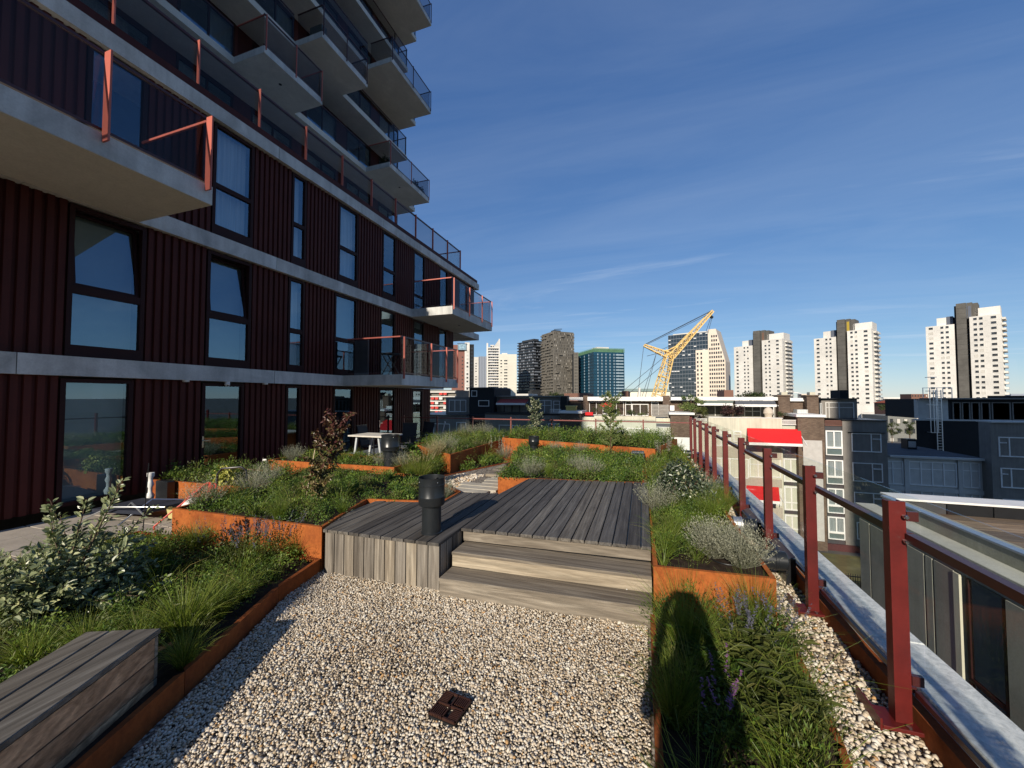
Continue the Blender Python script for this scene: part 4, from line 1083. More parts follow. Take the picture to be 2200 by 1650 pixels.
wp(h2, (1266, 863), (1340, 892), SY + 0.28, cols=5, curtain=M_GCURT, fw=0.05); wp(h2, (1343, 862), (1357, 893), SY + 0.26, rows=(0.8, 0.2), name='door', curtain=M_CURT); wp(h2, (1357.5, 868), (1393, 893), SY + 0.27, cols=2, curtain=M_GCURT); wp(h2, (1399, 863), (1415, 893), SY + 0.27, rows=(0.8, 0.2), name='door')
for row in (1, 2):
    for (a, b) in ((1249, 1275), (1319, 1337), (1346, 1394), (1409, 1440)): wp(h2, (a, 918 + row * 58), (b, 943 + row * 58), cols=2)

# ---- 3: cream house with the red awnings ----------------------------------------------------------
h3 = thing('terraced_house', 'cream terraced house with two bright red awnings behind the balustrade posts', 'house', (hx(1600), 44, GZ))
wallbox(h3, 1440, 1481, 891, HY - 0.5, 8, M_BRICK, 'brick_pier', 939); wallbox(h3, 1440, 1481, 939.5, HY - 0.45, 8, M_WHITE, 'pier_base')
q = MB(); q.box(hx(1437, 39.3), hx(1492, 39.3), HY - 0.7, HY + 5, hz(1465, 891, 39.5) + 0.002, hz(1465, 886.5, 39.5)); q.build('coping', M_WHITE, h3)
wallbox(h3, 1521, 1679, 898, HY - 0.2, 9, M_CREAM); wallbox(h3, 1481.3, 1520.7, 904, HY + 0.6, 8, M_PALE); wallbox(h3, 1679.3, 1712, 914, HY + 0.1, 8, M_PALE)
q = MB(); q.box(hx(1521), hx(1679), HY - 0.24, HY + 0.1, hz(1600, 898, 39.8) + 0.002, hz(1600, 896.6, 39.8)); q.build('coping', M_WHITE, h3)
def railing(parent, p0, p1, ytop, ybot, y, mat, n):
    q = MB(); a, b = hx(p0, y), hx(p1, y); zt, zb = hz((p0 + p1) / 2, ytop, y), hz((p0 + p1) / 2, ybot, y)
    q.box(a, b, y - 0.02, y + 0.02, zt - 0.05, zt); q.box(a, b, y - 0.02, y + 0.02, zb, zb + 0.05)
    for k in range(n + 1): x = a + (b - a) * k / n; q.box(x - 0.02, x + 0.02, y - 0.018, y + 0.018, zb + 0.051, zt - 0.051)
    return q.build('railing', mat, parent)
railing(h3, 1679, 1712, 902, 913, HY - 0.1, M_WHITE, 14); railing(h3, 1482, 1520, 899, 905, HY + 0.5, M_WHITE, 14)
wp(h3, (1527, 927), (1568, 958), HY - 0.2, cols=2, curtain=M_GCURT); wp(h3, (1574, 926), (1591, 950), HY - 0.2, rows=(0.7, 0.3), curtain=M_CURT)
awning(h3, (1603, 919.5), (1718, 919.5), (1608, 950.5), (1724, 950.5), HY - 0.25, 1.7, M_REDAWN)
awning(h3, (1600, 1042), (1668, 1042), (1597, 1072), (1676, 1073), HY - 0.25, 1.7, M_REDAWN)
M_BEIGE = plain('beige spandrel', (0.42, 0.37, 0.30), 0.85, 0, 0.06)
M_SPAND = plain('taupe spandrel', (0.20, 0.175, 0.155), 0.85, 0, 0.06)
for (yt, yb, mt) in ((962, 984, M_BEIGE), (1026, 1044, M_BEIGE), (1085, 1108, M_BEIGE), (1146, 1180, M_SPAND)):
    q = MB(); z1, z0 = hz(1600, yt, 39.75), hz(1600, yb, 39.75); q.box(hx(1524), hx(1674), HY - 0.26, HY - 0.2005, z0, z1); q.build('spandrel', mt, h3)
for (yt, yb) in ((984.5, 1025.5), (1044.5, 1084.5), (1108.5, 1145.5)):
    hwindow(h3, hx(1526), hx(1604), hz(1565, yb, 39.8), hz(1565, yt, 39.8), HY - 0.2, cols=4, curtain=M_GCURT); hwindow(h3, hx(1606), hx(1642), hz(1624, yb, 39.8), hz(1624, yt, 39.8), HY - 0.2, cols=2, rows=(0.7, 0.3), curtain=M_CURT); hwindow(h3, hx(1644), hx(1672), hz(1658, yb, 39.8), hz(1658, yt, 39.8), HY - 0.2, cols=1, curtain=M_GCURT)
for (yt, yb) in ((960, 976), (985, 1035), (1045, 1096), (1106, 1150)):
    hwindow(h3, hx(1680), hx(1712), hz(1696, yb, 40.1), hz(1696, yt, 40.1), HY + 0.1, cols=2, rows=(0.3, 0.7) if yb - yt > 20 else (1.0,), curtain=M_CURT if yt < 1000 else M_GCURT, fw=0.12)
    q = MB(); q.box(hx(1680), hx(1712), HY + 0.06, HY + 0.0995, hz(1696, yb + 8, 40.1), hz(1696, yb + 1, 40.1)); q.build('spandrel', M_PLINTH, h3)
# its roof storey
wallbox(h3, 1493, 1672, 862, SY + 0.3, 2.5, M_DGREY, 'roof_storey', 897); wallbox(h3, 1440.5, 1492.5, 862, SY + 0.3, 2.5, M_BRICK, 'roof_storey', 897)
q = MB(); q.box(hx(1440, SY) + 0.02, hx(1672, SY) - 0.02, SY - 0.5, SY + 6, hz(1550, 860, SY), hz(1550, 853, SY)); q.build('fascia', M_WHITE, h3)
awning(h3, (1503, 860.5), (1576, 860.5), (1498, 866.5), (1574, 866.5), SY - 0.5, 1.2, M_GREENAWN); awning(h3, (1579, 861), (1664, 861), (1580, 869), (1668, 869), SY - 0.5, 1.4, M_GREYAWN)
wp(h3, (1598, 870), (1634, 897), SY + 0.28, cols=2, rows=(0.5, 0.5), curtain=M_CURT); wp(h3, (1641, 872), (1662, 898), SY + 0.28, name='door'); wp(h3, (1512, 868), (1560, 896), SY + 0.28, cols=2, curtain=M_GCURT)
wallbox(h3, 1672, 1697, 851, SY - 0.6, 1.4, M_BRICK, 'chimney', 897); wallbox(h3, 1697.3, 1733, 863, SY + 0.4, 5, M_BRICK, 'roof_storey', 897); wallbox(h3, 1733.3, 1758.5, 851, SY - 0.6, 1.4, M_BRICK, 'chimney', 897)
for (a, b) in ((1679, 1692), (1740, 1752)):
    wallbox(h3, a, b, 842.5, SY - 0.3, 0.7, M_CREAM, 'chimney_pot', 850.8)
for (a, b) in ((1670, 1699), (1731, 1760)):
    q = MB(); q.box(hx(a, SY - .7), hx(b, SY - .7), SY - 0.72, SY + 0.9, hz(a, 851, SY - .6) + 0.002, hz(a, 848.5, SY - .6)); q.build('chimney_cap', M_BRICK, h3)
q = MB(); q.box(hx(1697, SY) + 0.05, hx(1733, SY) - 0.02, SY + 0.1, SY + 5, hz(1715, 862, SY), hz(1715, 855, SY)); q.build('fascia', M_WHITE, h3)
wallbox(h3, 1712, 1735, 880, SY - 1.2, 1.0, M_CONC, 'roof_box', 890)

# ---- 4: brick pier, white bay and dark grey house ----------------------------------------------------
h4 = thing('terraced_house', 'dark grey rendered house with a column of white bay windows beside a brick pier', 'house', (hx(1820), 44, GZ))
wallbox(h4, 1712.5, 1769.5, 896, HY - 0.5, 8, M_BRICK, 'brick_pier')
q = MB(); q.box(hx(1710, 39.3), hx(1773, 39.3), HY - 0.7, HY + 5, hz(1740, 896, 39.5) + 0.002, hz(1740, 890.5, 39.5)); q.build('coping', M_WHITE, h4)
q = MB(); q.box(hx(1722, 39.5), hx(1763, 39.5), HY - 0.56, HY - 0.502, GZ + 0.8, hz(1742, 946, 39.5)); q.build('pier_panel', plain('pale grey slats', (0.50, 0.48, 0.45), 0.8, 0, 0.1, 3), h4)
wallbox(h4, 1770, 1807.5, 914, HY + 0.12, 8, M_PLINTH)
railing(h4, 1771, 1807, 903, 915, HY + 0.05, plain('brown balcony paint', (0.16, 0.07, 0.05), 0.7), 16)
for (yt, yb) in ((925, 978), (988, 1040), (1049, 1102), (1110, 1158)):
    ym = yt + (yb - yt) * 0.70
    hwindow(h4, hx(1771, 40.0), hx(1807, 40.0), hz(1789, ym, 40.0), hz(1789, yt, 40.0), HY, cols=2, curtain=M_CURT, fw=0.10)
    hwindow(h4, hx(1771, 40.0), hx(1807, 40.0), hz(1789, yb, 40.0), hz(1789, ym - 0.0, 40.0) - 0.003, HY, cols=1, curtain=M_BLIND, fw=0.07)
wallbox(h4, 1808, 1903, 904, HY, 9, M_DGREY)
q = MB(); q.box(hx(1806.5, 39.9), hx(1904.5, 39.9), HY - 0.12, HY + 8.2, hz(1855, 904, 40.0) + 0.002, hz(1855, 902, 40.0)); q.build('roof_edge', M_BLACK, h4)
for (a, b, yt, yb) in ((1826, 1890, 931, 971), (1826.5, 1891, 994.5, 1035), (1828, 1891, 1058, 1098)):
    hwindow(h4, hx(a, 40.0), hx(b, 40.0), hz(1858, yb, 40.0), hz(1858, yt, 40.0), HY, cols=2, widths=[0.68, 0.32], curtain=M_GCURT)
    hwindow(h4, hx(1872, 39.95), hx(b - 1.5, 39.95), hz(1858, yt + 13.5, 39.95), hz(1858, yt + 11, 39.95), HY - 0.04, fw=0.03, name='transom')
hwindow(h4, hx(1832, 40.0), hx(1843, 40.0), hz(1838, 1158, 40.0), hz(1838, 1121, 40.0), HY)
q = MB(); q.box(hx(1820, 39.9), hx(1899, 39.9), HY - 0.15, HY - 0.001, hz(1855, 930, 39.9), hz(1855, 928.6, 39.9)); q.build('window_hood', M_BLACK, h4)
q = MB(); q.box(hx(1712, 39.3), hx(1904, 39.3), HY - 0.17, HY - 0.02, GZ, GZ + 0.55); q.build('plinth', plain('maroon plinth', (0.07, 0.02, 0.02), 0.8), h4)
# grey modern roof box
wallbox(h4, 1764, 1841, 857, SY, 1.5, M_DGREY, 'roof_storey', 902); q = MB(); q.box(hx(1761, SY), hx(1842, SY), SY - 0.35, SY + 1.6, hz(1800, 857, SY) + 0.002, hz(1800, 855.5, SY)); q.build('roof_edge', M_BLACK, h4)
wp(h4, (1772, 864), (1834, 902), SY, cols=3, rows=(0.72, 0.28), widths=[0.10, 0.38, 0.52], fw=0.09, frame=M_MGREY); wp(h4, (1761, 866), (1765, 890), SY, curtain=M_CURT, fw=0.03)
wallbox(h4, 1805, 1823, 838, SY + 1.5, 2.0, M_BLACKW, 'chimney', 857)

# ---- 5: lower mid grey house -------------------------------------------------------------------------
L5 = 44.0
h5 = thing('terraced_house', 'low mid grey house with rows of white casement windows in shade on the right', 'house', (hx(2005, L5), 47, GZ))
wallbox(h5, 1903, 2107, 985, L5, 11, M_MGREY)
q = MB(); q.box(hx(1903, L5), hx(2107, L5), L5 - 0.35, L5 + 11, hz(2000, 985, L5) + 0.002, hz(2000, 980.5, L5)); q.build('cornice', M_MGREY, h5)
for (dy, c1) in ((0, M_GCURT), (62, M_GCURT)):
    wp(h5, (1890, 990 + dy), (1935, 1040 + dy), L5, cols=2, rows=(0.7, 0.3), curtain=c1, fw=0.08); wp(h5, (1946, 992 + dy), (2049, 1044 + dy), L5, cols=4, rows=(0.7, 0.3), curtain=c1, fw=0.09); wp(h5, (2060, 993 + dy), (2098, 1048 + dy), L5, cols=2, rows=(0.68, 0.32), fw=0.08)
q = MB(); q.box(hx(1903, L5), hx(2107, L5), L5 - 0.12, L5 - 0.06, hz(2000, 1057, L5), hz(2000, 1048, L5)); q.build('band', M_MGREY, h5)
for (a, b) in ((1936, 1946), (2050, 2060)): q = MB(); q.box(hx(a, L5), hx(b, L5), L5 - 0.14, L5 - 0.122, GZ, hz(2000, 985, L5)); q.build('pilaster', M_MGREY, h5)
q = MB(); q.box(hx(1903, L5), hx(2107, L5), L5 + 0.0, L5 + 11, hz(2000, 980.5, L5) + 0.003, hz(2000, 980.5, L5) + 0.03); q.build('roof', M_ROOF, h5)
t = thing('roof_unit', 'dark ventilation unit on the flat roof beside the black wall', 'vent unit', (hx(1955, 48), 49, hz(2000, 980.5, L5)))
q = MB(); z = hz(2000, 980.5, L5) + 0.03; q.box(hx(1946, 49), hx(1966, 49), 49, 50, z, z + 1.0); q.build('casing', M_BLACK, t); q = MB(); q.box(hx(1948, 49), hx(1964, 49), 48.97, 48.999, z + 0.2, z + 0.8); q.build('grille', M_GALV, t)
# ---- 6: black building behind it ---------------------------------------------------------------------
B6 = 55.0
h6 = thing('black_building', 'black walled building with a glazed roof storey and a tall fire ladder', 'building', (hx(2060, B6), 60, GZ))
q = MB(); q.prism([(hx(1966, B6), B6), (hx(2330, B6), B6), (hx(2330, B6), B6 + 12), (hx(1966, B6) + 5.5, B6 + 5)], GZ, hz(2100, 903, B6)); q.build('wall', M_BLACKW, h6); q = MB(); z0, z1 = hz(2090, 905, B6), hz(2090, 858, B6)
q.prism([(hx(1977, B6), B6 + .4), (hx(2042, B6), B6 + .4), (hx(2042, B6), B6 + 6), (hx(1977, B6) + 5, B6 + 5)], z0 + 0.01, z1); q.build('roof_storey', M_MGREY, h6)
q = MB(); q.box(hx(2042, B6) + .01, hx(2330, B6), B6 + 0.5, B6 + 12, z0 + 0.01, z1); q.build('roof_storey', M_BLACKW, h6)
q = MB(); q.prism([(hx(1975, B6), B6), (hx(2331, B6), B6), (hx(2331, B6), B6 + 12.1), (hx(1975, B6) + 5.3, B6 + 5.2)], z1 + 0.002, z1 + 0.14); q.build('roof_edge', M_DGREY, h6)
q = MB(); q.box(hx(1965, B6), hx(2331, B6), B6 - 0.1, B6 + 0.35, z0 + 0.002, z0 + 0.16); q.build('coping', M_MGREY, h6)
for (a, b) in ((2045, 2063), (2065, 2083), (2085, 2104), (2106, 2126), (2129, 2170), (2173, 2215)): wp(h6, (a, 864), (b, 903), B6 + 0.48, frame=M_DGREY, fw=0.10)
lad = MB(); xl, xr = hx(2009, 54.8), hx(2022, 54.8); zt, zb = hz(2015, 838, 54.8), hz(2015, 975, 54.8)
lad.box(xl, xl + 0.07, 54.72, 54.79, zb, zt); lad.box(xr - 0.07, xr, 54.72, 54.79, zb, zt)
for k in range(int((zt - zb) / 0.3)): lad.box(xl + 0.07, xr - 0.07, 54.74, 54.77, zb + 0.2 + k * 0.3, zb + 0.24 + k * 0.3)
la = lad.build('ladder', M_GALV, h6)
cg = MB(); xa, xb = hx(1998, 54.2), hx(2014, 54.2)
for x in (xa, (xa + xb) / 2, xb): cg.box(x - 0.03, x + 0.03, 54.2, 54.26, hz(2005, 930, 54.2), hz(2005, 838, 54.2))
for k in range(5): z = hz(2005, 930, 54.2) + k * 1.5; cg.box(xa, xb, 54.18, 54.1995, z, z + 0.07); cg.box(xa, xa + .05, 54.262, 54.9, z, z + 0.07)
cg.build('safety_cage', M_GALV, la)
rl = MB(); z = z1 + 0.15
rl.box(hx(1996, B6), hx(2062, B6), B6 + 1.0, B6 + 1.05, z + 1.1, z + 1.16)
for p in (1997, 2012, 2028, 2041, 2061): rl.box(hx(p, B6) - .03, hx(p, B6) + .03, B6 + 1.0, B6 + 1.05, z, z + 1.1)
rl.build('roof_railing', M_GALV, h6)
wallbox(h6, 2170, 2260, 850, B6 + 4, 3, M_BLACKW, 'roof_box', 857.5)
# ---- 7: dark grey house at the right edge -------------------------------------------------------------
L7 = 43.0
h7 = thing('terraced_house', 'dark grey house at the right edge of the photo with wide white framed windows', 'house', (hx(2180, L7), 46, GZ))
wallbox(h7, 2125, 2420, 909, L7, 1.2, M_DGREY); q = MB(); q.box(hx(2124, L7), hx(2421, L7), L7 - 0.15, L7 + 1.4, hz(2200, 909, L7) + 0.002, hz(2200, 906, L7)); q.build('roof_edge', M_MGREY, h7)
for (dy, c) in ((0, None), (67, M_CURT), (134, M_GCURT)): wp(h7, (2140 + dy * .03, 939 + dy), (2215, 982 + dy), L7, cols=2, widths=[0.30, 0.70], curtain=c, fw=0.09); wp(h7, (2141 + dy * .03, 950 + dy), (2158, 952 + dy), L7 - 0.02, fw=0.03, name='transom')

# ---- yard behind the glass ---------------------------------------------------------------------------
M_LAWN = plain('worn lawn', (0.13, 0.115, 0.04), 0.95, 0, 0.3, 1)
q = MB(); q.prism([(hx(1700, 34), 31), (hx(1905, 34), 31), (hx(1905, 39), 38.9), (hx(1700, 39), 38.9)], GZ + 0.004, GZ + 0.05); tag(q.build('lawn', M_LAWN), kind='structure')
fc = thing('yard_fence', 'dark steel bar fence in the yard below, beside the lawn', 'fence', (hx(1800, 30), 30, GZ))
q = MB(); xa, xb = 12.0, 17.5; q.box(xa, xb, 29.98, 30.03, GZ + 1.7, GZ + 1.76); q.box(xa, xb, 29.98, 30.03, GZ + 0.2, GZ + 0.26); q.build('rail', M_BLACK, fc)
f0 = None
for k in range(46):
    x = xa + k * 0.12
    if f0 is None: q = MB(); q.box(x, x + 0.025, 29.985, 30.02, GZ, GZ + 1.9); f0 = q.build('bar', M_BLACK, fc); fx0 = x
    else: w = WLOC[fc.name]; share(f0, 'bar', fc, (w[0] + x - fx0, w[1], w[2]))

# ================================================================== NEIGHBOURING CONCRETE ROOF, close on the right
nb = thing('concrete_building', 'low grey concrete building with a slatted brown roof close by on the right', 'building', (6, 4, GZ))
NX, NX2, NYE = 4.0, 4.27, 9.45
M_NCON = concrete('greenish cast concrete', (0.36, 0.36, 0.31), 0.2)
M_NLED = concrete('ledge concrete', (0.50, 0.50, 0.44), 0.15)
q = MB(); q.box(NX + 0.06, NX2, -4.0, NYE - 0.02, GZ, -0.52); q.box(NX2 + 0.002, 14, NYE - 0.35, NYE - 0.021, GZ, -0.34); q.build('wall', M_NCON, nb)
q = MB(); q.cbox(NX - 0.03, NX2 - 0.002, -4.0, 5.2, -0.43, -0.33, 0.008); q.build('ledge', M_NLED, nb)
q = MB(); q.cbox(NX - 0.03, NX2 - 0.002, 5.21, NYE, -0.43, -0.33, 0.008); q.build('ledge', M_NLED, nb)
q = MB(); q.box(NX2, NX2 + 0.22, -4.0, NYE - 0.3, -0.518, -0.135); q.build('upstand', M_NCON, nb)
q = MB(); q.cbox(NX2 - 0.015, NX2 + 0.10, -4.0, NYE - 0.25, -0.134, -0.105, 0.004); q.build('coping', M_GALV, nb)
q = MB(); q.cbox(NX2 + 0.102, 14, NYE - 0.48, NYE + 0.02, -0.134, -0.10, 0.004); q.build('coping', M_WHITE, nb)
for k in range(16):   # dark upstand panels under the far white coping
    x = NX2 + 0.225 + k * 0.62; q = MB(); q.box(x, x + 0.60, NYE - 0.43, NYE - 0.38, -0.34, -0.136); q.build('panel', M_BLACK if k % 3 else M_ROOF, nb)
M_RDECK = wood('brown roof boards', 0, (0.95, 0.78, 0.62))
for k in range(26):
    y = -4.0 + k * 0.505
    q = MB(); q.box(NX2 + 0.222, 14, y + 0.004, min(y + 0.501, NYE - 0.44), -0.40, -0.336 + (k % 2) * 0.003); q.build('roof_board', M_RDECK, nb)
# cast wall panels with open joints
M_NPAN = concrete('cast wall panel', (0.36, 0.35, 0.30), 0.22)
for (a, b) in ((9.05, 9.40), (7.58, 9.02), (7.40, 7.55), (6.99, 7.37), (4.2, 6.20), (2.0, 4.17), (-0.5, 1.97), (-3.9, -0.53)):
    q = MB(); q.cbox(NX, NX + 0.058, a + 0.006, b - 0.006, GZ, -0.62, 0.004); q.build('wall_panel', M_NPAN, nb)
q = MB(); q.box(NX + 0.015, NX + 0.058, -4.0, NYE - 0.03, -0.612, -0.435); q.build('fascia', M_NCON, nb)
nw = MB(); nw.box(NX - 0.01, NX + 0.055, 6.88, 6.985, -3.0, -0.63); nw.build('window_reveal', M_CREAM, nb)
nw = MB(); nw.box(NX + 0.01, NX + 0.05, 6.76, 6.80, -3.0, -0.63); nw.box(NX + 0.01, NX + 0.05, 6.22, 6.26, -3.0, -0.63); nw.box(NX + 0.01, NX + 0.05, 6.26, 6.76, -1.95, -1.90); f = nw.build('window', M_FRAME, nb)
nw = MB(); nw.box(NX + 0.028, NX + 0.034, 6.26, 6.76, -3.0, -1.955); nw.build('pane', M_PANE, f); nw = MB(); nw.box(NX + 0.028, NX + 0.034, 6.26, 6.76, -1.895, -0.63); nw.build('pane', M_PANE, f)
for (x, y, lab, c) in ((5.6, 8.0, 'broken board lying on the brown slatted roof', (0.34, 0.26, 0.14)), (6.45, 7.45, 'rusty red offcut lying on the brown slatted roof', (0.30, 0.07, 0.04))):
    q = MB(); q.prism([(x, y), (x + 0.28, y - 0.02), (x + 0.42, y + 0.03), (x + 0.2, y + 0.07), (x + 0.02, y + 0.05)], -0.332, -0.318); tag(q.build('offcut', plain('offcut %.2f' % x, c, 0.8)), lab, 'board')
# ================================================================== SKYLINE
class Frame:
    """plan frame of a tower: u along its front, v away from us; phi turns the front clockwise"""
    def __init__(s, px, depth, phi):
        d = bearing(px, 853); s.o = Vector((d[0] * depth, d[1] * depth)); s.depth = depth
        s.U = Vector((math.cos(phi), -math.sin(phi))); s.V = Vector((math.sin(phi), math.cos(phi)))
    def p(s, u, v): q = s.o + s.U * u + s.V * v; return (q.x, q.y)
    def u(s, px, v=0.0):
        d = bearing(px, 853); o = s.o + s.V * v           # o + u*U = t*d
        den = d[0] * -s.U.y + d[1] * s.U.x
        t = (o.x * -s.U.y + o.y * s.U.x) / den
        q = Vector((d[0] * t, d[1] * t)) - o
        return q.dot(s.U)
    def v(s, px, u=0.0):
        d = bearing(px, 853); o = s.o + s.U * u
        den = d[0] * -s.V.y + d[1] * s.V.x
        t = (o.x * -s.V.y + o.y * s.V.x) / den
        return (Vector((d[0] * t, d[1] * t)) - o).dot(s.V)
    def z(s, px, py, u=None, v=0.0):
        u = s.u(px, v) if u is None else u
        q = s.p(u, v); dep = q[0] * _fw[0] + q[1] * _fw[1]
        d = bearing(px, py); t = (q[0] * d[0] + q[1] * d[1]) / (d[0] ** 2 + d[1] ** 2)
        return EYE + d[2] * t
    def box(s, mb, u0, u1, v0, v1, z0, z1, m=0):
        mb.prism([s.p(u0, v0), s.p(u1, v0), s.p(u1, v1), s.p(u0, v1)], z0, z1, m); return mb
M_TWHITE = plain('white concrete tower', (0.70, 0.67, 0.61), 0.85, 0, 0.12, 0.12, fine=1.5, streak=0.18)
M_TSHAFT = plain('grey shaft', (0.105, 0.098, 0.085), 0.85, 0, 0.2, 0.2, fine=1)
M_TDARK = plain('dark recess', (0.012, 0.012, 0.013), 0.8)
M_TBLUE = plain('blue grey cladding', (0.10, 0.115, 0.15), 0.7)
M_TYEL = plain('yellow stairwell', (0.42, 0.30, 0.03), 0.7)
M_TBROWN = plain('brown stairwell', (0.16, 0.09, 0.06), 0.7)
M_TWIN = dark_pane('far window', (0.035, 0.038, 0.042), 0.12, 0.6)
M_TWINL = plain('far window with blind', (0.55, 0.52, 0.46), 0.8, 0, 0.1)
M_BEIGEC = plain('beige cladding', (0.72, 0.62, 0.50), 0.85, 0, 0.05, 0.1)
M_CREAMC = plain('cream cladding', (0.70, 0.66, 0.55), 0.85, 0, 0.05, 0.1)
M_CHAR = plain('charcoal balcony edge', (0.035, 0.038, 0.043), 0.7, 0, 0.15, 0.3)
M_GREYB = plain('grey brown brick', (0.165, 0.15, 0.125), 0.9, 0, 0.12, 0.2)
M_BLUEG = dark_pane('blue curtain glass', (0.010, 0.050, 0.085), 0.22, 0.55)
M_BLUED = dark_pane('dark blue curtain glass', (0.012, 0.032, 0.050), 0.3, 0.4)
M_FIN = plain('pale fin', (0.33, 0.42, 0.47), 0.6)
M_GREEN = plain('green fins', (0.12, 0.26, 0.15), 0.7, 0, 0.25, 0.4)
M_TGREY = plain('ribbed grey cladding', (0.28, 0.31, 0.36), 0.7, 0, 0.08)
M_MULL = plain('aluminium strip', (0.22, 0.24, 0.26), 0.45, 0.3)

def face_window(src, fr, u, v, z, w, h, parent, side=False, with_blind=False, key=None, cache={}):
    """small window: frame standing proud of the wall with a dark pane set into it; alike ones share a mesh"""
    k = (parent.name, side, with_blind, round(w, 2), round(h, 2), key)
    if k not in cache:
        q = MB(); t = 0.07; pr = 0.12
        def b(a0, a1, c0, c1, d0, d1, m):
            if side: fr.box(q, v + d0, v + d1, u + a0, u + a1, z + c0, z + c1, m) if False else fr.box(q, v - d1, v - d0, u + a0, u + a1, z + c0, z + c1, m)
            else: fr.box(q, u + a0, u + a1, v + d0, v + d1, z + c0, z + c1, m)
        b(-t, 0, -t, h + t, -pr, 0.0, 0); b(w, w + t, -t, h + t, -pr, 0, 0); b(0, w, h, h + t, -pr, 0, 0); b(0, w, -t, 0, -pr, 0, 0); b(0, w, 0, h, -0.03, 0.0, 1)
        o = q.build('window', [M_TWHITE if key is None else key, M_TWINL if with_blind else M_TWIN], parent)  # some panes take the pale blind colour instead of the dark one
        cache[k] = (o, fr.p(v, u) if side else fr.p(u, v), z)
        return o
    o, (px_, py_), pz = cache[k]
    n = fr.p(v, u) if side else fr.p(u, v); w0 = WLOC[parent.name]
    return share(o, 'window', parent, (w0[0] + n[0] - px_, w0[1] + n[1] - py_, w0[2] + z - pz))

def white_tower(label, cx, depth, k, kz, stair, top_py):
    """twin white wings with a grey shaft between; measured on the rightmost tower and scaled"""
    fr = Frame(cx, depth, R(35)); S = 7.5
    def U(zx): return fr.u(cx + (zx - 840) / S * k)                      # zx: pixel in the enlarged view of the rightmost tower
    def Z(zy): return fr.z(cx, 853 - (1597 - zy) / S * kz)
    t = thing('apartment_tower', label, 'tower', (*fr.p(0, 10), GZ), 'three white apartment towers with a grey shaft')
    fl = 2.72 * (1 if True else 1)
    zt_l, zt_r = Z(405), Z(320)
    def wing(u0, u1, v0, v1, zt, name='wing'):
        q = MB(); z = zt
        while z > GZ + 0.5:
            fr.box(q, u0, u1, v0, v1, max(GZ, z - fl + 0.05), z); fr.box(q, u0 + 0.05, u1 - 0.05, v0 + 0.05, v1 - 0.05, max(GZ, z - fl), z - fl + 0.0499); z -= fl
        return q.build(name, M_TWHITE, t)
    ul0, ul1, ur0, ur1 = U(255), U(722), U(972), U(1490)
    D = 18
    wing(ul0, ul1, 0, D, zt_l); wing(ur0, ur1, -1.0, D - 1, zt_r)
    q = MB(); z = Z(85); us0, us1 = U(762), U(925)
    while z > GZ:
        fr.box(q, us0, us1, -1.2, 2.0, max(GZ, z - fl + 0.12), z); fr.box(q, us0 + 0.06, us1 - 0.06, -1.1, 2.0, max(GZ, z - fl), z - fl + 0.1199); z -= fl
    q.build('shaft', M_TSHAFT, t)
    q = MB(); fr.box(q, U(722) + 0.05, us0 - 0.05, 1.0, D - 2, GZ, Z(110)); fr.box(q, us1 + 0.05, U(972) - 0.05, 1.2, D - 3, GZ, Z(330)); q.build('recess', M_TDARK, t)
    q = MB(); fr.box(q, us1 + 0.06, U(1020), 1.5, 9, Z(340), Z(78)); fr.box(q, U(1020) + 0.02, U(1110), 2.5, 12, Z(340), Z(90)); q.build('lift_house', M_TSHAFT, t)
    q = MB(); fr.box(q, U(945), U(1000), 1.40, 1.495, Z(320), Z(130)); q.build('stairwell', stair, t)
    q = MB(); fr.box(q, U(425), U(580), 3, 12, zt_l + 0.01, Z(270)); q.build('penthouse', M_TWHITE, t)
    q = MB(); fr.box(q, U(580) + 0.02, U(690), 3.4, 12, zt_l + 0.01, Z(258)); q.build('plant_room', M_TBLUE, t)
    q = MB(); fr.box(q, U(1070), U(1478), 2.5, 14, zt_r + 0.01, Z(180)); q.build('penthouse', M_TWHITE, t)
    nf = int((zt_l - 2) / fl) + 3
    for f in range(nf):
        zb = zt_l - 1.85 - f * fl
        for zx, w_ in ((340, 1.55), (520, 1.05), (605, 1.05)):
            face_window(None, fr, U(zx) - w_ / 2, 0.0, zb, w_, 1.15, t, with_blind=RNG.random() < 0.12)
        zb = zt_r - 1.95 - f * fl
        for zx, w_ in ((1065, 1.15), (1160, 1.15), (1365, 1.7)):
            face_window(None, fr, U(zx) - w_ / 2, -1.0, zb, w_, 1.2, t, with_blind=RNG.random() < 0.12)
        for vv, w_ in ((1.5, 1.1), (5.0, 1.6), (10.5, 1.6)):
            face_window(None, fr, vv, ur1, zb, w_, 1.2, t, side=True, with_blind=RNG.random() < 0.1)
    b0 = None
    for f in range(nf):
        zb = zt_r - 2.3 - f * fl
        if b0 is None:
            q = MB()
            for v0, v1 in ((3.6, 8.4), (9.4, 14.5)):
                fr.box(q, ur1 + 0.002, ur1 + 1.3, v0, v1, zb, zb + 0.16); fr.box(q, ur1 + 1.2, ur1 + 1.3, v0, v1, zb + 0.161, zb + 1.05); fr.box(q, ur1 + 0.002, ur1 + 1.199, v0, v0 + 0.1, zb + 0.161, zb + 1.05)
            b0 = q.build('balcony', M_TWHITE, t); bz = zb
        else: w0 = WLOC[t.name]; share(b0, 'balcony', t, (w0[0], w0[1], w0[2] + zb - bz))
    return fr, t
white_tower('rightmost and largest of the three white towers, with a blue lift window', 2072, 201, 1.0, 1.0, M_TBLUE, 651)
white_tower('middle white tower, with a yellow stairwell on its grey shaft', 1811.5, 243, 0.765, 0.825, M_TYEL, 685)
white_tower('leftmost white tower, next to the glass and beige office block', 1629, 281, 0.645, 0.705, M_TBROWN, 710)
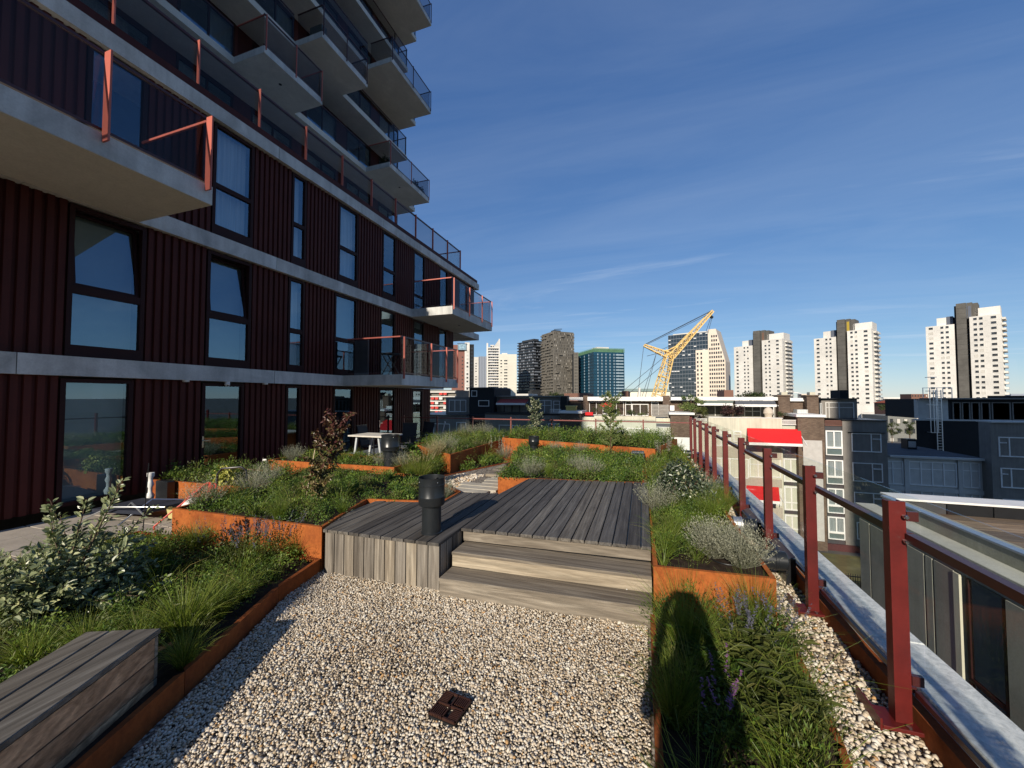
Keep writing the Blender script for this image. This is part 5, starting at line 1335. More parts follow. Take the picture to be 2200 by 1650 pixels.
# low white annex of the middle tower
fr = Frame(1890, 225, R(35)); t = thing('low_building', 'low white annex at the foot of the middle white tower', 'building', (*fr.p(0, 5), GZ))
q = MB(); fr.box(q, fr.u(1850), fr.u(1935), 0, 14, GZ, fr.z(1890, 886)); q.build('wall', M_TWHITE, t)
for px in (1856, 1866, 1880, 1893, 1906, 1921): face_window(None, fr, fr.u(px), 0, fr.z(1890, 893.5), 1.9, 0.8, t)

# ---- office block of glass and beige panels -----------------------------------------------------------
fr = Frame(1515, 330, R(20)); t = thing('office_tower', 'office tower behind the crane, half dark glass and half beige window grid', 'tower', (*fr.p(0, 15), GZ))
zt = fr.z(1500, 712); uL, uM, uS, uR = fr.u(1436), fr.u(1496), fr.u(1523), fr.u(1560)
q = MB(); fr.box(q, uL, uS, 2.0, 26, GZ, fr.z(1480, 716)); q.build('glass_body', dark_pane('office glass', (0.02, 0.027, 0.034), 0.1, 0.9), t)
q = MB(); ff = 3.56; nfl = 0; z = fr.z(1480, 716)
while z > GZ:
    fr.box(q, uL - 0.05, uS, 1.86, 1.98, z - 0.40, z); z -= ff
for i in range(15):
    u = uL + (uS - uL) * i / 14; fr.box(q, u - 0.07, u + 0.07, 1.70, 1.85, GZ, fr.z(1480, 716))
o = q.build('mullion_grid', M_MULL, t); o['kind'] = 'stuff'
z = fr.z(1480, 716); p0 = None
for f in range(17):
    for c in range(14):
        if RNG.random() < 0.20:
            u = uL + (uS - uL) * c / 14 + 0.2
            q = MB(); fr.box(q, u, u + (uS - uL) / 14 - 0.4, 1.84, 1.93, z - 1.5 - f * ff, z - 0.8 - f * ff)
            if p0 is None: p0 = q.build('blind', M_WHITE, t); pu = u; pf = f
            else: a, b = fr.p(u, 0), fr.p(pu, 0); w0 = WLOC[t.name]; share(p0, 'blind', t, (w0[0] + a[0] - b[0], w0[1] + a[1] - b[1], w0[2] - (f - pf) * ff))
# beige part: lower left portion, and the right part whose edge slants outward as it goes down
zlow = fr.z(1505, 752); zc = fr.z(1530, 707)
q = MB(); fr.box(q, uM, uS - 0.01, 0.0, 1.65, GZ, zlow); q.build('beige_wall', M_BEIGEC, t)
q = MB(); uT = fr.u(1540); zk = fr.z(1558, 776)
vs = [(*fr.p(uS, 0.0), GZ), (*fr.p(uR, 0.0), GZ), (*fr.p(uR, 0.0), zk), (*fr.p(uT, 0.0), zc), (*fr.p(uS, 0.0), zc)]; vb = [(*fr.p(a, 22), z) for a, z in ((uS, GZ), (uR, GZ), (uR, zk), (uT, zc), (uS, zc))]
q.add(vs + vb, [(0, 1, 2, 3, 4), (9, 8, 7, 6, 5)] + [(i, 5 + i, 5 + (i + 1) % 5, (i + 1) % 5) for i in range(5)]); q.build('beige_wall', M_BEIGEC, t)
nr = 18
for f in range(nr):
    zz = fr.z(1530, 722.5) - f * ff - 1.0
    if zz < 0: break
    if zz < zlow - 1.5:
        for px in (1500, 1508): face_window(None, fr, fr.u(px) - 0.6, 0.0, zz, 1.35, 1.9, t, key=M_BEIGEC)
    for c in range(8):
        u = uS + 0.8 + c * (uR - uS - 0.6) / 7.3
        lim = uR if zz < zk else uT + (uR - uT) * (zc - zz) / (zc - zk)
        if u + 1.9 < lim and (zz < zlow or c > 0): face_window(None, fr, u, 0.0, zz, 1.15, 1.9, t, key=M_BEIGEC)
q = MB(); fr.box(q, uL + 3, uS - 2, 6, 20, fr.z(1480, 716) + 0.01, fr.z(1480, 712.5)); q.build('roof_screen', M_TWHITE, t)

# ---- blue glass tower ------------------------------------------------------------------------------------
fr = Frame(1276, 350, R(-30)); t = thing('office_tower', 'blue glass office tower with a green finned crown', 'tower', (*fr.p(10, 15), GZ))
uR = fr.u(1342); vL = fr.v(1242); vL = abs(vL) if abs(vL) < 60 else 40
zt, zc = fr.z(1276, 747), fr.z(1276, 756)
q = MB(); fr.box(q, 0, uR, 0, vL, GZ, zc); q.build('glass_body', M_BLUEG, t)
q = MB()
n = 30
for i in range(n + 1): u = uR * i / n; fr.box(q, u - 0.25, u + 0.25, -0.15, 0.15, zc + 0.01, zt)
for i in range(16): v = vL * i / 15; fr.box(q, -0.15, 0.15, v + 0.3, v + 0.9, zc + 0.01, zt)
fr.box(q, 0.3, uR - 0.3, 0.5, 1.0, zc + 0.01, zt - 0.8); fr.box(q, 0.5, 1.0, 1.1, vL, zc + 0.01, zt - 0.8)
q.build('crown_fins', M_GREEN, t)
fs = (zc - fr.z(1276, 852)) / 14.5
q = MB()
for f in range(16):
    z = zc - 3.0 - f * fs
    for i in range(1, 7): u = uR * i / 7.6; fr.box(q, u - 0.35, u + 0.35, -0.35, -0.05, z, z + fs * 0.55)
    for i in range(1, 4): v = vL * i / 3.6; fr.box(q, -0.35, -0.05, v - 0.4, v + 0.4, z, z + fs * 0.6)
    fr.box(q, uR * 0.72, uR * 0.97, -0.25, -0.05, z + 0.2, z + 1.3)
o = q.build('facade_fins', M_FIN, t); o['kind'] = 'stuff'
q = MB()
for f in range(16):
    z = zc - 3.2 - f * fs; fr.box(q, -0.1, uR + 0.1, -0.12, -0.04, z - 0.45, z - 0.05); fr.box(q, -0.12, -0.04, 0.0, vL, z - 0.45, z - 0.05)
o = q.build('floor_edges', M_BLUED, t); o['kind'] = 'stuff'
q = MB(); fr.box(q, uR * 0.22, uR * 0.62, 8, 20, zc + 0.01, fr.z(1310, 743.5)); q.build('roof_house', M_TWHITE, t)

# ---- grey brown patterned tower and its lower wing ---------------------------------------------------------
fr = Frame(1190, 385, R(-42)); t = thing('apartment_tower', 'grey brown tower with a dense pattern of windows and balconies', 'tower', (*fr.p(10, 10), GZ))
uR = fr.u(1233); vL = abs(fr.v(1164)); vL = vL if vL < 60 else 30
zt = fr.z(1190, 711)
q = MB(); fr.box(q, 0.6, uR, 0.6, vL, GZ, zt); q.build('body', M_CHAR, t)
q = MB(); fs = 3.05; nf = int((zt - GZ) / fs)
q2 = MB()
for f in range(nf):
    z = zt - 0.2 - f * fs
    fr.box(q, 0.0, uR, -0.02, 0.58, z - 0.9, z) ; fr.box(q, 0.0, 0.58, 0.6, vL, z - 0.9, z)
    for i in range(15):
        u = uR * (i + RNG.choice((0, 0, 0.15))) / 14.2; fr.box(q, u, u + RNG.uniform(0.7, 1.1), -0.08, 0.57, z - fs, z - 0.901)
    for i in range(9):
        v = vL * (i + RNG.choice((0, 0, 0.2))) / 8.6; fr.box(q, -0.08, 0.57, v + 0.61, v + RNG.uniform(1.5, 2.2), z - fs, z - 0.901)
    for i in range(6):
        v = vL * i / 6 + RNG.uniform(0.8, 1.6)
        if RNG.random() < 0.75: fr.box(q2, -1.5, -0.1, v, v + 3.0, z - fs + 0.4, z - fs + 1.4)
    for i in range(3):
        if RNG.random() < 0.25: u = uR * RNG.random() * 0.85; fr.box(q2, u, u + 3.2, -1.4, -0.1, z - fs + 0.4, z - fs + 1.4)
o = q.build('wall_grid', M_GREYB, t); o['kind'] = 'stuff'
o = q2.build('balconies', M_GREYB, t); o['kind'] = 'stuff'
q = MB()
for f in range(nf):
    for i in range(14):
        if RNG.random() < 0.30: u = uR * i / 14.2 + 1.2; z = zt - 0.2 - f * fs; fr.box(q, u, u + 1.1, 0.3, 0.42, z - fs + 0.2, z - 1.0)
o = q.build('blinds', M_TWINL, t); o['kind'] = 'stuff'
q = MB(); fr.box(q, 2, 10, 3, 9, zt, zt + 1.6); q.bar((*fr.p(3, 4), zt + 2.4), (*fr.p(12, 4), zt + 3.4), 0.8, 0.6); q.build('roof_crane', M_CHAR, t)
fr2 = Frame(1233, 372, R(-16)); t2 = thing('apartment_block', 'lower grey brown block squeezed between the patterned tower and the blue glass tower', 'building', (*fr2.p(4, 8), GZ))
uR2 = fr2.u(1243); zt2 = fr2.z(1238, 757); q = MB(); fr2.box(q, 0.5, uR2, 0.5, 20, GZ, zt2); q.build('body', M_CHAR, t2)
q = MB()
for f in range(int((zt2 - GZ) / 3.05)):
    z = zt2 - f * 3.05; fr2.box(q, 0, uR2, 0, 0.48, z - 1.1, z)
    for i in range(3): u = uR2 * i / 2.6; fr2.box(q, u, u + 1.0, -0.05, 0.47, z - 3.05, z - 1.101)
o = q.build('wall_grid', M_GREYB, t2); o['kind'] = 'stuff'

# ---- dark tower of balcony bands -----------------------------------------------------------------------------
fr = Frame(1146, 410, R(-55)); t = thing('apartment_tower', 'charcoal tower ringed by dark balcony bands on every floor', 'tower', (*fr.p(8, 8), GZ))
uR = fr.u(1169); vL = abs(fr.v(1111)); vL = min(vL, 40)
zt = fr.z(1146, 731)
q = MB(); fr.box(q, 1.3, uR - 1, 1.3, vL - 1, GZ, zt); q.build('body', M_TWIN, t)
s0 = None; fs = 3.15
for f in range(int((zt - GZ) / fs) + 1):
    z = zt - f * fs; q = MB(); ex = 1.9 if f > 13 else 0.0; jit = RNG.uniform(-0.5, 0.5)
    fr.box(q, -ex + jit, uR + ex, -ex, vL + ex + jit, z - 0.55, z + 0.62 if f else z); q.build('balcony_band', M_CHAR, t)
q = MB()
for f in range(int((zt - GZ) / fs)):
    for i in range(9):
        if RNG.random() < 0.55: u = uR * i / 9 + 1.0; z = zt - f * fs; fr.box(q, u, u + 1.5, 1.1, 1.28, z - fs + 0.7, z - 0.6)
    for i in range(9):
        if RNG.random() < 0.45: v = vL * i / 9 + 1.2; z = zt - f * fs; fr.box(q, 1.1, 1.28, v, v + 1.6, z - fs + 0.7, z - 0.6)
o = q.build('blinds', M_TGREY, t); o['kind'] = 'stuff'
q = MB(); fr.box(q, 4, uR - 4, 4, vL - 4, zt, fr.z(1146, 726)); q.build('roof_house', M_CHAR, t)
q = MB(); fr.box(q, -6, uR + 4, -4, vL + 14, GZ, fr.z(1130, 840)); q.build('podium', M_CHAR, t)

# ---- cream block, white balcony tower with a fin, white and grey slab ------------------------------------------
fr = Frame(1091, 380, R(-20)); t = thing('apartment_block', 'cream white block right of the finned balcony tower', 'building', (*fr.p(0, 8), GZ))
u0, u1 = fr.u(1072), fr.u(1110); zt = fr.z(1091, 761)
q = MB(); z = zt
while z > GZ: fr.box(q, u0, u1, 0, 18, max(GZ, z - 2.9), z); fr.box(q, u0 + 0.05, u1 - 0.05, 0.06, 18, max(GZ, z - 3.0), z - 2.9001); z -= 3.0
q.build('wall', M_CREAMC, t)
for f in range(13):
    for px in (1075, 1083, 1086.5): face_window(None, fr, fr.u(px), 0, zt - 7.0 - f * 3.0, 1.6, 1.2, t, key=M_CREAMC, with_blind=RNG.random() < 0.2)
q = MB(); fr.box(q, fr.u(1078), fr.u(1090), 4, 10, zt, fr.z(1084, 757.5)); q.build('roof_house', M_TWHITE, t)
fr = Frame(1059, 400, R(-22)); t = thing('apartment_tower', 'slim white balcony tower with a tall pointed fin on its right', 'tower', (*fr.p(0, 8), GZ))
u0, u1 = fr.u(1045), fr.u(1074); zt = fr.z(1059, 746)
q = MB(); fr.box(q, u0 + 1.2, u1 - 1.2, 1.6, 18, GZ, zt); q.build('body', M_TGREY, t)
q = MB(); fr.box(q, u0, u0 + 1.7, -0.3, 18, GZ, fr.z(1046, 737)); q.build('pillar', M_TWHITE, t)
q = MB(); zf = fr.z(1072, 728); a, b = u1 - 1.3, u1
fr.box(q, a, b, -0.3, 1.2, GZ, zf); q.build('fin', M_TWHITE, t)
q = MB(); q.add([(*fr.p(u1 - 7, 1.3), zt), (*fr.p(u1 - 1.35, 1.3), zt), (*fr.p(u1 - 1.35, 1.3), zf - 1), (*fr.p(u1 - 7, 2.2), zt), (*fr.p(u1 - 1.35, 2.2), zt), (*fr.p(u1 - 1.35, 2.2), zf - 1)], [(0, 1, 2), (5, 4, 3), (0, 2, 5, 3), (1, 4, 5, 2), (0, 3, 4, 1)]); q.build('sail', plain('pale sail', (0.5, 0.49, 0.46), 0.8), t)
b0 = None
for f in range(20):
    z = zt - 1.2 - f * 2.85
    if z < GZ: break
    if b0 is None: q = MB(); fr.box(q, u0 + 1.702, u1 - 1.302, -0.1, 1.55, z, z + 1.15); b0 = q.build('balcony', M_TWHITE, t); bz = z
    else: w0 = WLOC[t.name]; share(b0, 'balcony', t, (w0[0], w0[1], w0[2] + z - bz))
q = MB()
for f in range(20):
    for i in range(5):
        if RNG.random() < 0.6: u = u0 + 2.5 + i * 2.1; z = zt - 1.2 - f * 2.85; fr.box(q, u, u + 1.3, 1.56, 1.59, z + 1.25, z + 2.75)
o = q.build('windows', M_TWIN, t); o['kind'] = 'stuff'
q = MB(); fr.box(q, u0 + 4, u0 + 8, 5, 9, zt, zt + 3.2); q.build('roof_house', M_TWHITE, t)
fr = Frame(1028, 450, R(-24)); t = thing('apartment_block', 'white and ribbed grey slab block left of the finned tower', 'building', (*fr.p(0, 8), GZ))
q = MB(); fr.box(q, fr.u(1018), 0, 0, 16, GZ, fr.z(1024, 767)); q.build('wall', M_TWHITE, t)
for f in range(18): face_window(None, fr, fr.u(1021), 0, fr.z(1024, 767) - 5 - f * 3.1, 1.6, 1.1, t, with_blind=f % 5 == 0)
q = MB(); ue = fr.u(1046)
for i in range(10): a = ue * i / 10; fr.box(q, a + 0.01, a + ue / 10, 0.6 + 0.5 * (i % 2), 16, GZ, fr.z(1032, 765.5))
q.build('ribbed_wall', M_TGREY, t)
fr = Frame(1003, 300, R(-26)); t = thing('apartment_tower', 'red, white and black tower half hidden behind the lower corner balcony', 'tower', (*fr.p(0, 8), GZ))
q = MB(); fr.box(q, fr.u(970), fr.u(998) - .02, 0, 14, GZ, fr.z(990, 741)); q.build('brick_wall', plain('far red brick', (0.25, 0.11, 0.085), 0.9), t)
zt = fr.z(1003, 736); q = MB(); fr.box(q, fr.u(998), fr.u(1008.5), -0.8, 14, GZ, zt); q.build('white_strip', M_TWHITE, t)
q = MB(); fr.box(q, fr.u(1008.5) + .02, fr.u(1018), 0.5, 14, GZ, fr.z(1012, 739.5)); q.build('black_wall', M_BLACKW, t)
q = MB(); fr.box(q, fr.u(983), fr.u(1001), -1.6, -0.85, fr.z(990, 752), fr.z(990, 739.5)); q.build('sky_lounge', dark_pane('pale glass', (0.25, 0.36, 0.42), 0.1, 0.8), t)
q = MB(); fr.box(q, fr.u(982), fr.u(1002), -1.7, -0.82, fr.z(990, 739.5) + .01, fr.z(990, 738.4)); fr.box(q, fr.u(982), fr.u(1002), -1.7, -0.82, fr.z(990, 753), fr.z(990, 752) - .01); q.build('lounge_frame', M_CHAR, t)
for f in range(18):
    face_window(None, fr, fr.u(1002), -0.8, zt - 8 - f * 2.9, 1.3, 1.3, t, with_blind=RNG.random() < 0.3)
    face_window(None, fr, fr.u(1011), 0.5, zt - 5 - f * 2.9, 1.6, 1.0, t, key=M_CHAR)
    face_window(None, fr, fr.u(992), 0.0, zt - 12 - f * 2.9, 0.9, 0.9, t, key=M_GREYB)

# ---- lower things between the roofs and the skyline ---------------------------------------------------------------
fr = Frame(945, 110, R(-6)); t = thing('apartment_block', 'white block with red balcony panels just right of the near building', 'building', (*fr.p(0, 8), GZ))
u0, u1 = fr.u(915), fr.u(978); zt = fr.z(945, 838); q = MB(); fr.box(q, u0, u1, 0.7, 12, GZ, zt); q.build('wall', M_GREYB, t)
for f in range(6):
    z = zt - 0.4 - f * 1.32
    q = MB(); fr.box(q, u0, u1, -0.2, 0.69, z - 0.32, z); q.build('floor_band', M_TWHITE, t)
    for i in range(7):
        if RNG.random() < 0.5: q = MB(); a = u0 + 0.3 + i * (u1 - u0) / 7; fr.box(q, a, a + (u1 - u0) / 7 - 0.3, -0.1, 0.0, z - 1.0, z - 0.33); q.build('balcony_panel', plain('red panel %d%d' % (f, i), (0.55, 0.03, 0.02), 0.6) if RNG.random() < 0.55 else M_TWHITE, t)
fr = Frame(1390, 260, R(0)); t = thing('hall', 'low hall with a pale green copper roof at the foot of the crane', 'building', (*fr.p(0, 10), GZ))
q = MB(); fr.box(q, fr.u(1340), fr.u(1440), 0, 20, GZ, fr.z(1390, 841)); q.build('wall', M_CREAMC, t)
q = MB(); a, b, z0, z1 = fr.u(1338), fr.u(1442), fr.z(1390, 841), fr.z(1390, 834.5)
q.add([(*fr.p(a, -0.8), z0), (*fr.p(b, -0.8), z0), (*fr.p(b - 2, 9), z1), (*fr.p(a + 2, 9), z1), (*fr.p(a, 21), z0), (*fr.p(b, 21), z0)], [(0, 1, 2, 3), (3, 2, 5, 4), (0, 3, 4), (1, 5, 2)]); q.build('roof', plain('pale copper', (0.34, 0.42, 0.33), 0.7), t)
q = MB(); fr.box(q, fr.u(1371), fr.u(1376), -2, 0, z0 - 6, fr.z(1373, 833)); q.build('chimney', M_TWHITE, t)
def low_block(label, px0, px1, top, depth, mat, roof=None, rows=0, cols=0, phi=0.0, cat='building', name='low_building'):
    fr = Frame((px0 + px1) / 2, depth, phi); t = thing(name, label, cat, (*fr.p(0, 6), GZ))
    a, b = fr.u(px0), fr.u(px1); zt = fr.z((px0 + px1) / 2, top); q = MB(); fr.box(q, a, b, 0, 14, GZ, zt); q.build('wall', mat, t)
    if roof:
        q = MB(); h = (b - a) * 0.10; q.add([(*fr.p(a - .4, -.5), zt), (*fr.p(b + .4, -.5), zt), (*fr.p(b - 1, 7), zt + h), (*fr.p(a + 1, 7), zt + h), (*fr.p(a - .4, 14.5), zt), (*fr.p(b + .4, 14.5), zt)], [(0, 1, 2, 3), (3, 2, 5, 4), (0, 3, 4), (1, 5, 2), (0, 4, 5, 1)]); q.build('roof', roof, t)
    if rows:
        for r_ in range(rows):
            for c in range(cols): face_window(None, fr, a + (b - a) * (c + 0.25) / cols, 0, zt - 2.1 - r_ * 2.8, (b - a) / cols * 0.45, 1.3, t, key=mat, with_blind=RNG.random() < 0.2)
    return t
M_TILE_R = plain('red roof tiles', (0.33, 0.07, 0.035), 0.85, 0, 0.1, 0.3)
M_FARBR = plain('far brown brick', (0.20, 0.10, 0.07), 0.9, 0, 0.1, 0.2)
t = low_block('white and brick block under a red tiled roof left of the black building', 1912, 1978, 866, 190, M_FARBR, M_TILE_R)
fr = Frame(1945, 188.5, 0)
for k, (a, b) in enumerate(((1919.5, 1938), (1951, 1971))):
    q = MB(); u0, u1 = fr.u(a), fr.u(b); zt = fr.z(1945, 866); fr.box(q, u0, u1, 0, 1.2, GZ, zt); q.build('bay', M_TWHITE, t)
    for r_ in range(4):
        for c in range(2): face_window(None, fr, u0 + 0.35 + c * (u1 - u0) / 2, 0.0, zt - 1.5 - r_ * 1.3, (u1 - u0) / 2 - 0.7, 0.75, t)
low_block('long brown brick block on the horizon left of the rightmost tower', 1958, 2006, 846.5, 300, M_FARBR, None, 2, 8)
low_block('grey concrete block behind the two street trees', 1906, 1968, 894, 112, plain('far grey concrete', (0.20, 0.20, 0.18), 0.9), None, 3, 4)
for (lab, a, b, tp, d, m) in (('flat pale warehouse on the horizon right of the middle tower', 1898, 1940, 853.5, 620, M_TWHITE), ('dark roofed shed in front of the pale warehouse', 1886, 1925, 857, 420, M_ROOF), ('small brick block just right of the leftmost white tower', 1689, 1704, 841, 300, M_FARBR),
                           ('pale block on the horizon left of the middle white tower', 1722, 1752, 846, 520, M_BEIGEC), ('grey block on the horizon at the right edge of the photo', 2172, 2230, 846, 520, M_TGREY), ('brown brick block with a flat roof beside the office tower', 1556, 1576, 838, 140, M_FARBR),
                           ('brown brick chimney block left of the green roofed hall', 1336, 1350, 840, 90, M_FARBR), ('row of brown brick chimneys and roofs right of the patterned tower', 1212, 1262, 845, 110, M_FARBR), ('white penthouse at the foot of the charcoal tower', 1108, 1135, 846, 150, M_TWHITE)):
    low_block(lab, a, b, tp, d, m)
fr = Frame(1712, 700, 0); t = thing('stadium_arch', 'faint white stadium arch between the left and middle white towers', 'stadium', (*fr.p(0, 0), GZ))
q = MB(); pts = [(*fr.p(fr.u(1690 + 44 * i / 20), 0), fr.z(1712, 853) + (fr.z(1712, 843.5) - fr.z(1712, 853)) * math.sin(math.pi * (0.15 + 0.85 * i / 20))) for i in range(21)]
q.tube(pts, 0.9, 6); q.build('arch', M_WHITE, t)

# ================================================================== CRANE
cd = 150.0
def cp(px, py, dd=0.0):
    d = bearing(px, py); return Vector((d[0] * (cd + dd), d[1] * (cd + dd), EYE + d[2] * (cd + dd)))
M_CRANE = plain('crane yellow', (0.80, 0.55, 0.20), 0.6, 0, 0.10, 0.5)
M_ROPE = plain('steel rope', (0.035, 0.045, 0.06), 0.6)
crane = thing('crane', 'tall yellow lattice crane leaning over the rooftops in front of the office tower', 'crane', tuple(cp(1412, 905)))
def lattice(name, a, b, w0, w1, bays, ch=0.20, br=0.10, taper_to=None):
    q = MB(); d = (b - a).normalized(); view = Vector((_fw[0], _fw[1], 0)).normalized(); s = d.cross(view).normalized(); t = s.cross(d).normalized()
    def ring(f):
        w = w0 + (w1 - w0) * f; c = a + (b - a) * f
        return [c + s * w / 2 + t * w / 2, c - s * w / 2 + t * w / 2, c - s * w / 2 - t * w / 2, c + s * w / 2 - t * w / 2]
    r0, r1 = ring(0), ring(1)
    for i in range(4): q.bar(r0[i], r1[i], ch, ch, up=view)
    prev = r0
    for k in range(1, bays + 1):
        cur = ring(k / bays)
        for i in range(4):
            j = (i + 1) % 4
            if k % 2: q.bar(prev[i], cur[j], br, br, up=view)
            else: q.bar(prev[j], cur[i], br, br, up=view)
            q.bar(cur[i], cur[j], br, br, up=view)
        prev = cur
    return q.build(name, M_CRANE, crane)
lattice('mast', cp(1400, 905), cp(1438, 763), 4.2, 2.6, 15, 0.34, 0.17)
lattice('jib', cp(1441, 766), cp(1531, 668), 2.4, 0.8, 18, 0.30, 0.15)
lattice('strut', cp(1437, 764), cp(1384, 742), 2.2, 0.8, 7, 0.28, 0.15)
for (a, b, w_) in (((1430, 755), (1458, 741), .35), ((1426, 765), (1428, 790), .3), ((1430, 752), (1442, 768), .85)):
    q = MB(); q.bar(cp(*a), cp(*b), w_, w_); q.build('head_beam', M_CRANE, crane)
for (p, r_) in (((1418, 808), 1.6),):
    q = MB(); q.bar(cp(1414, 806), cp(1431, 811), 0.9, 0.6); q.build('brace', M_CRANE, crane)
for (a, b) in (((1384, 741), (1530, 668)), ((1384, 743), (1531, 671)), ((1385, 740), (1529, 667)), ((1383, 744), (1369, 860)), ((1433, 762), (1300, 872)), ((1434, 776), (1310, 880)), ((1437, 768), (1425, 860)), ((1410, 760), (1376, 862)), ((1409, 764), (1384, 862)),
               ((1530, 674), (1517, 712)), ((1531, 678), (1521, 716)), ((1440, 752), (1390, 800 - 35)), ((1452, 738), (1419, 752))):
    q = MB(); q.tube([cp(*a), cp(*b)], 0.09, 5, cap=False); q.build('rope', M_ROPE, crane)
q = MB(); q.bar(cp(1524, 678), cp(1531, 683), 0.8, 0.8); q.build('hook_block', M_BLACK, crane)

# ================================================================== FAR GREEN and street trees (built of leaf faces further below)
# unseen slabs added behind the photographer to throw shade over the outer houses
for (lab, x0, x1, y0, y1, h) in (('unseen tall slab added far behind the camera on the right to shade the houses', 9.5, 48, -46, -32, 50), ('unseen tall slab added far behind the camera on the left to shade the houses', -52, -13.6, -46, -32, 35.5)):
    t = thing('added_shade_slab', lab, 'building', ((x0 + x1) / 2, (y0 + y1) / 2, GZ))
    q = MB(); q.box(x0, x1, y0, y1, GZ, h); q.build('wall', M_CONC, t)
    q = MB(); q.box(x0 - 0.2, x1 + 0.2, y0 - 0.2, y1 + 0.2, h + 0.002, h + 0.4); q.build('roof', M_ROOF, t)
    w0 = None
    for f in range(int((h - GZ) / 3.0)):
        for c in range(int((x1 - x0) / 3.2)):
            x = x0 + 0.9 + c * 3.2; z = GZ + 1.0 + f * 3.0
            if w0 is None:
                q = MB(); q.box(x, x + 1.5, y1 + 0.002, y1 + 0.06, z, z + 1.5); w0 = q.build('window', M_PANE, t); wx, wz = x, z
            elif (f + c) % 2 == 0: w = WLOC[t.name]; share(w0, 'window', t, (w[0] + x - wx, w[1], w[2] + z - wz))
# ================================================================== PLANTS
def unit(v): return v / (np.linalg.norm(v, axis=-1, keepdims=True) + 1e-9)
class Veg:
    """collects leaf faces as arrays"""
    def __init__(s): s.V = []; s.Q = []; s.T = []; s.n = 0
    def quads(s, V, tone):                 # V (n,4,3)
        n = len(V); s.V.append(V.reshape(-1, 3)); s.Q.append(np.arange(n * 4).reshape(n, 4) + s.n); s.T.append(np.asarray(tone, np.float32)); s.n += n * 4
    def leaves(s, P, D, N, L, W, tone, curl=0.15, oval=True):
        """leaf blades from P along D, upper side N; oval ones are folded along the midrib"""
        n = len(P); D = unit(D); S = unit(np.cross(D, N)); N = unit(np.cross(S, D))
        L = np.broadcast_to(np.asarray(L, float), (n,))[:, None]; W = np.broadcast_to(np.asarray(W, float), (n,))[:, None]
        tip = P + D * L - N * L * curl
        if oval:
            m1 = P + D * L * 0.30 + N * L * 0.03; m2 = P + D * L * 0.68 - N * L * curl * 0.35
            up = N * W * 0.16
            l1 = m1 + S * W * 0.46 + up; l2 = m2 + S * W * 0.40 + up; r1 = m1 - S * W * 0.46 + up; r2 = m2 - S * W * 0.40 + up
            s.quads(np.stack([P, l1, l2, tip], 1), tone); s.quads(np.stack([P, tip, r2, r1], 1), tone)
        else:
            m = P + D * L * 0.45
            s.quads(np.stack([P, m + S * W * 0.5, tip, m - S * W * 0.5], 1), tone)
    def blades(s, P, D, L, W, bend, tone, seg=3):
        """grass blades that start along D and bow over by gravity"""
        n = len(P); D = unit(D); L = np.broadcast_to(np.asarray(L, float), (n,)); bend = np.broadcast_to(np.asarray(bend, float), (n,))
        side = unit(np.cross(D, np.array([0, 0, 1.0])) + NP.normal(0, 0.5, (n, 3))); W = np.broadcast_to(np.asarray(W, float), (n,))
        pts = [P]; d = D.copy(); p = P.copy()
        for k in range(seg):
            p = p + d * (L / seg)[:, None]; pts.append(p); d = unit(d + np.array([0, 0, -1.0]) * (bend / seg)[:, None])
        for k in range(seg):
            w0 = (W * (1 - k / seg) ** 0.6)[:, None]; w1 = (W * (1 - (k + 1) / seg) ** 0.6)[:, None] if k < seg - 1 else np.full((n, 1), 0.0006)
            s.quads(np.stack([pts[k] - side * w0 / 2, pts[k] + side * w0 / 2, pts[k + 1] + side * w1 / 2, pts[k + 1] - side * w1 / 2], 1), np.clip(tone + 0.04 * k, 0, 1))
        return pts[-1]
    def spikes(s, P, D, L, R_, tone, n=26, lf=0.016):
        """flower spikes: whorls of little faces along a stalk"""
        for p, d, l in zip(P, unit(D), np.broadcast_to(L, (len(P),))):
            t = NP.random(n); q = p + d * (t * l)[:, None]; a = NP.random(n) * 6.283
            o = np.stack([np.cos(a), np.sin(a), NP.uniform(0.1, 0.9, n)], 1); r = R_ * (1 - 0.6 * t)
            s.leaves(q, o, np.tile([0, 0, 1.0], (n, 1)), r * 1.6 + lf * 0.3, lf * 0.7, np.clip(tone + NP.normal(0, 0.12, n), 0, 1), 0.1, False)
    def build(s, name, mat, parent=None, origin=None):
        return np_mesh(name, np.concatenate(s.V), [np.concatenate(s.Q)], mat, parent, np.concatenate(s.T), origin=origin)
def dome(n, rx, ry, h, shell=0.55, low=0.0):
    """points spread through a dome, most of them near its skin, with outward directions"""
    a = NP.random(n) * 6.283; c = NP.random(n) ** 0.8 * (1 - low) + low; sn = np.sqrt(1 - np.minimum(1, c) ** 2)
    r = shell + (1 - shell) * NP.random(n) ** 0.5
    r = r * (1 + 0.16 * np.sin(a * 3 + NP.random() * 6) * sn + NP.normal(0, 0.05, n))
    P = np.stack([rx * r * sn * np.cos(a), ry * r * sn * np.sin(a), h * r * c], 1)
    D = np.stack([sn * np.cos(a), sn * np.sin(a), c + 0.15], 1)
    return P, D
G = lambda *st: st
L_GREEN = leaf('bright ground cover leaves', G((0.0, (0.029, 0.065, 0.012)), (0.45, (0.085, 0.150, 0.020)), (0.8, (0.165, 0.235, 0.035)), (1.0, (0.27, 0.31, 0.06))))
L_MOSS = leaf('olive leaves', G((0.0, (0.034, 0.051, 0.014)), (0.5, (0.095, 0.112, 0.026)), (1.0, (0.20, 0.19, 0.06))))
L_GRASS = leaf('grass blades', G((0.0, (0.054, 0.095, 0.014)), (0.45, (0.125, 0.180, 0.024)), (0.8, (0.24, 0.28, 0.05)), (1.0, (0.42, 0.34, 0.13))), 0.45, 0.3)
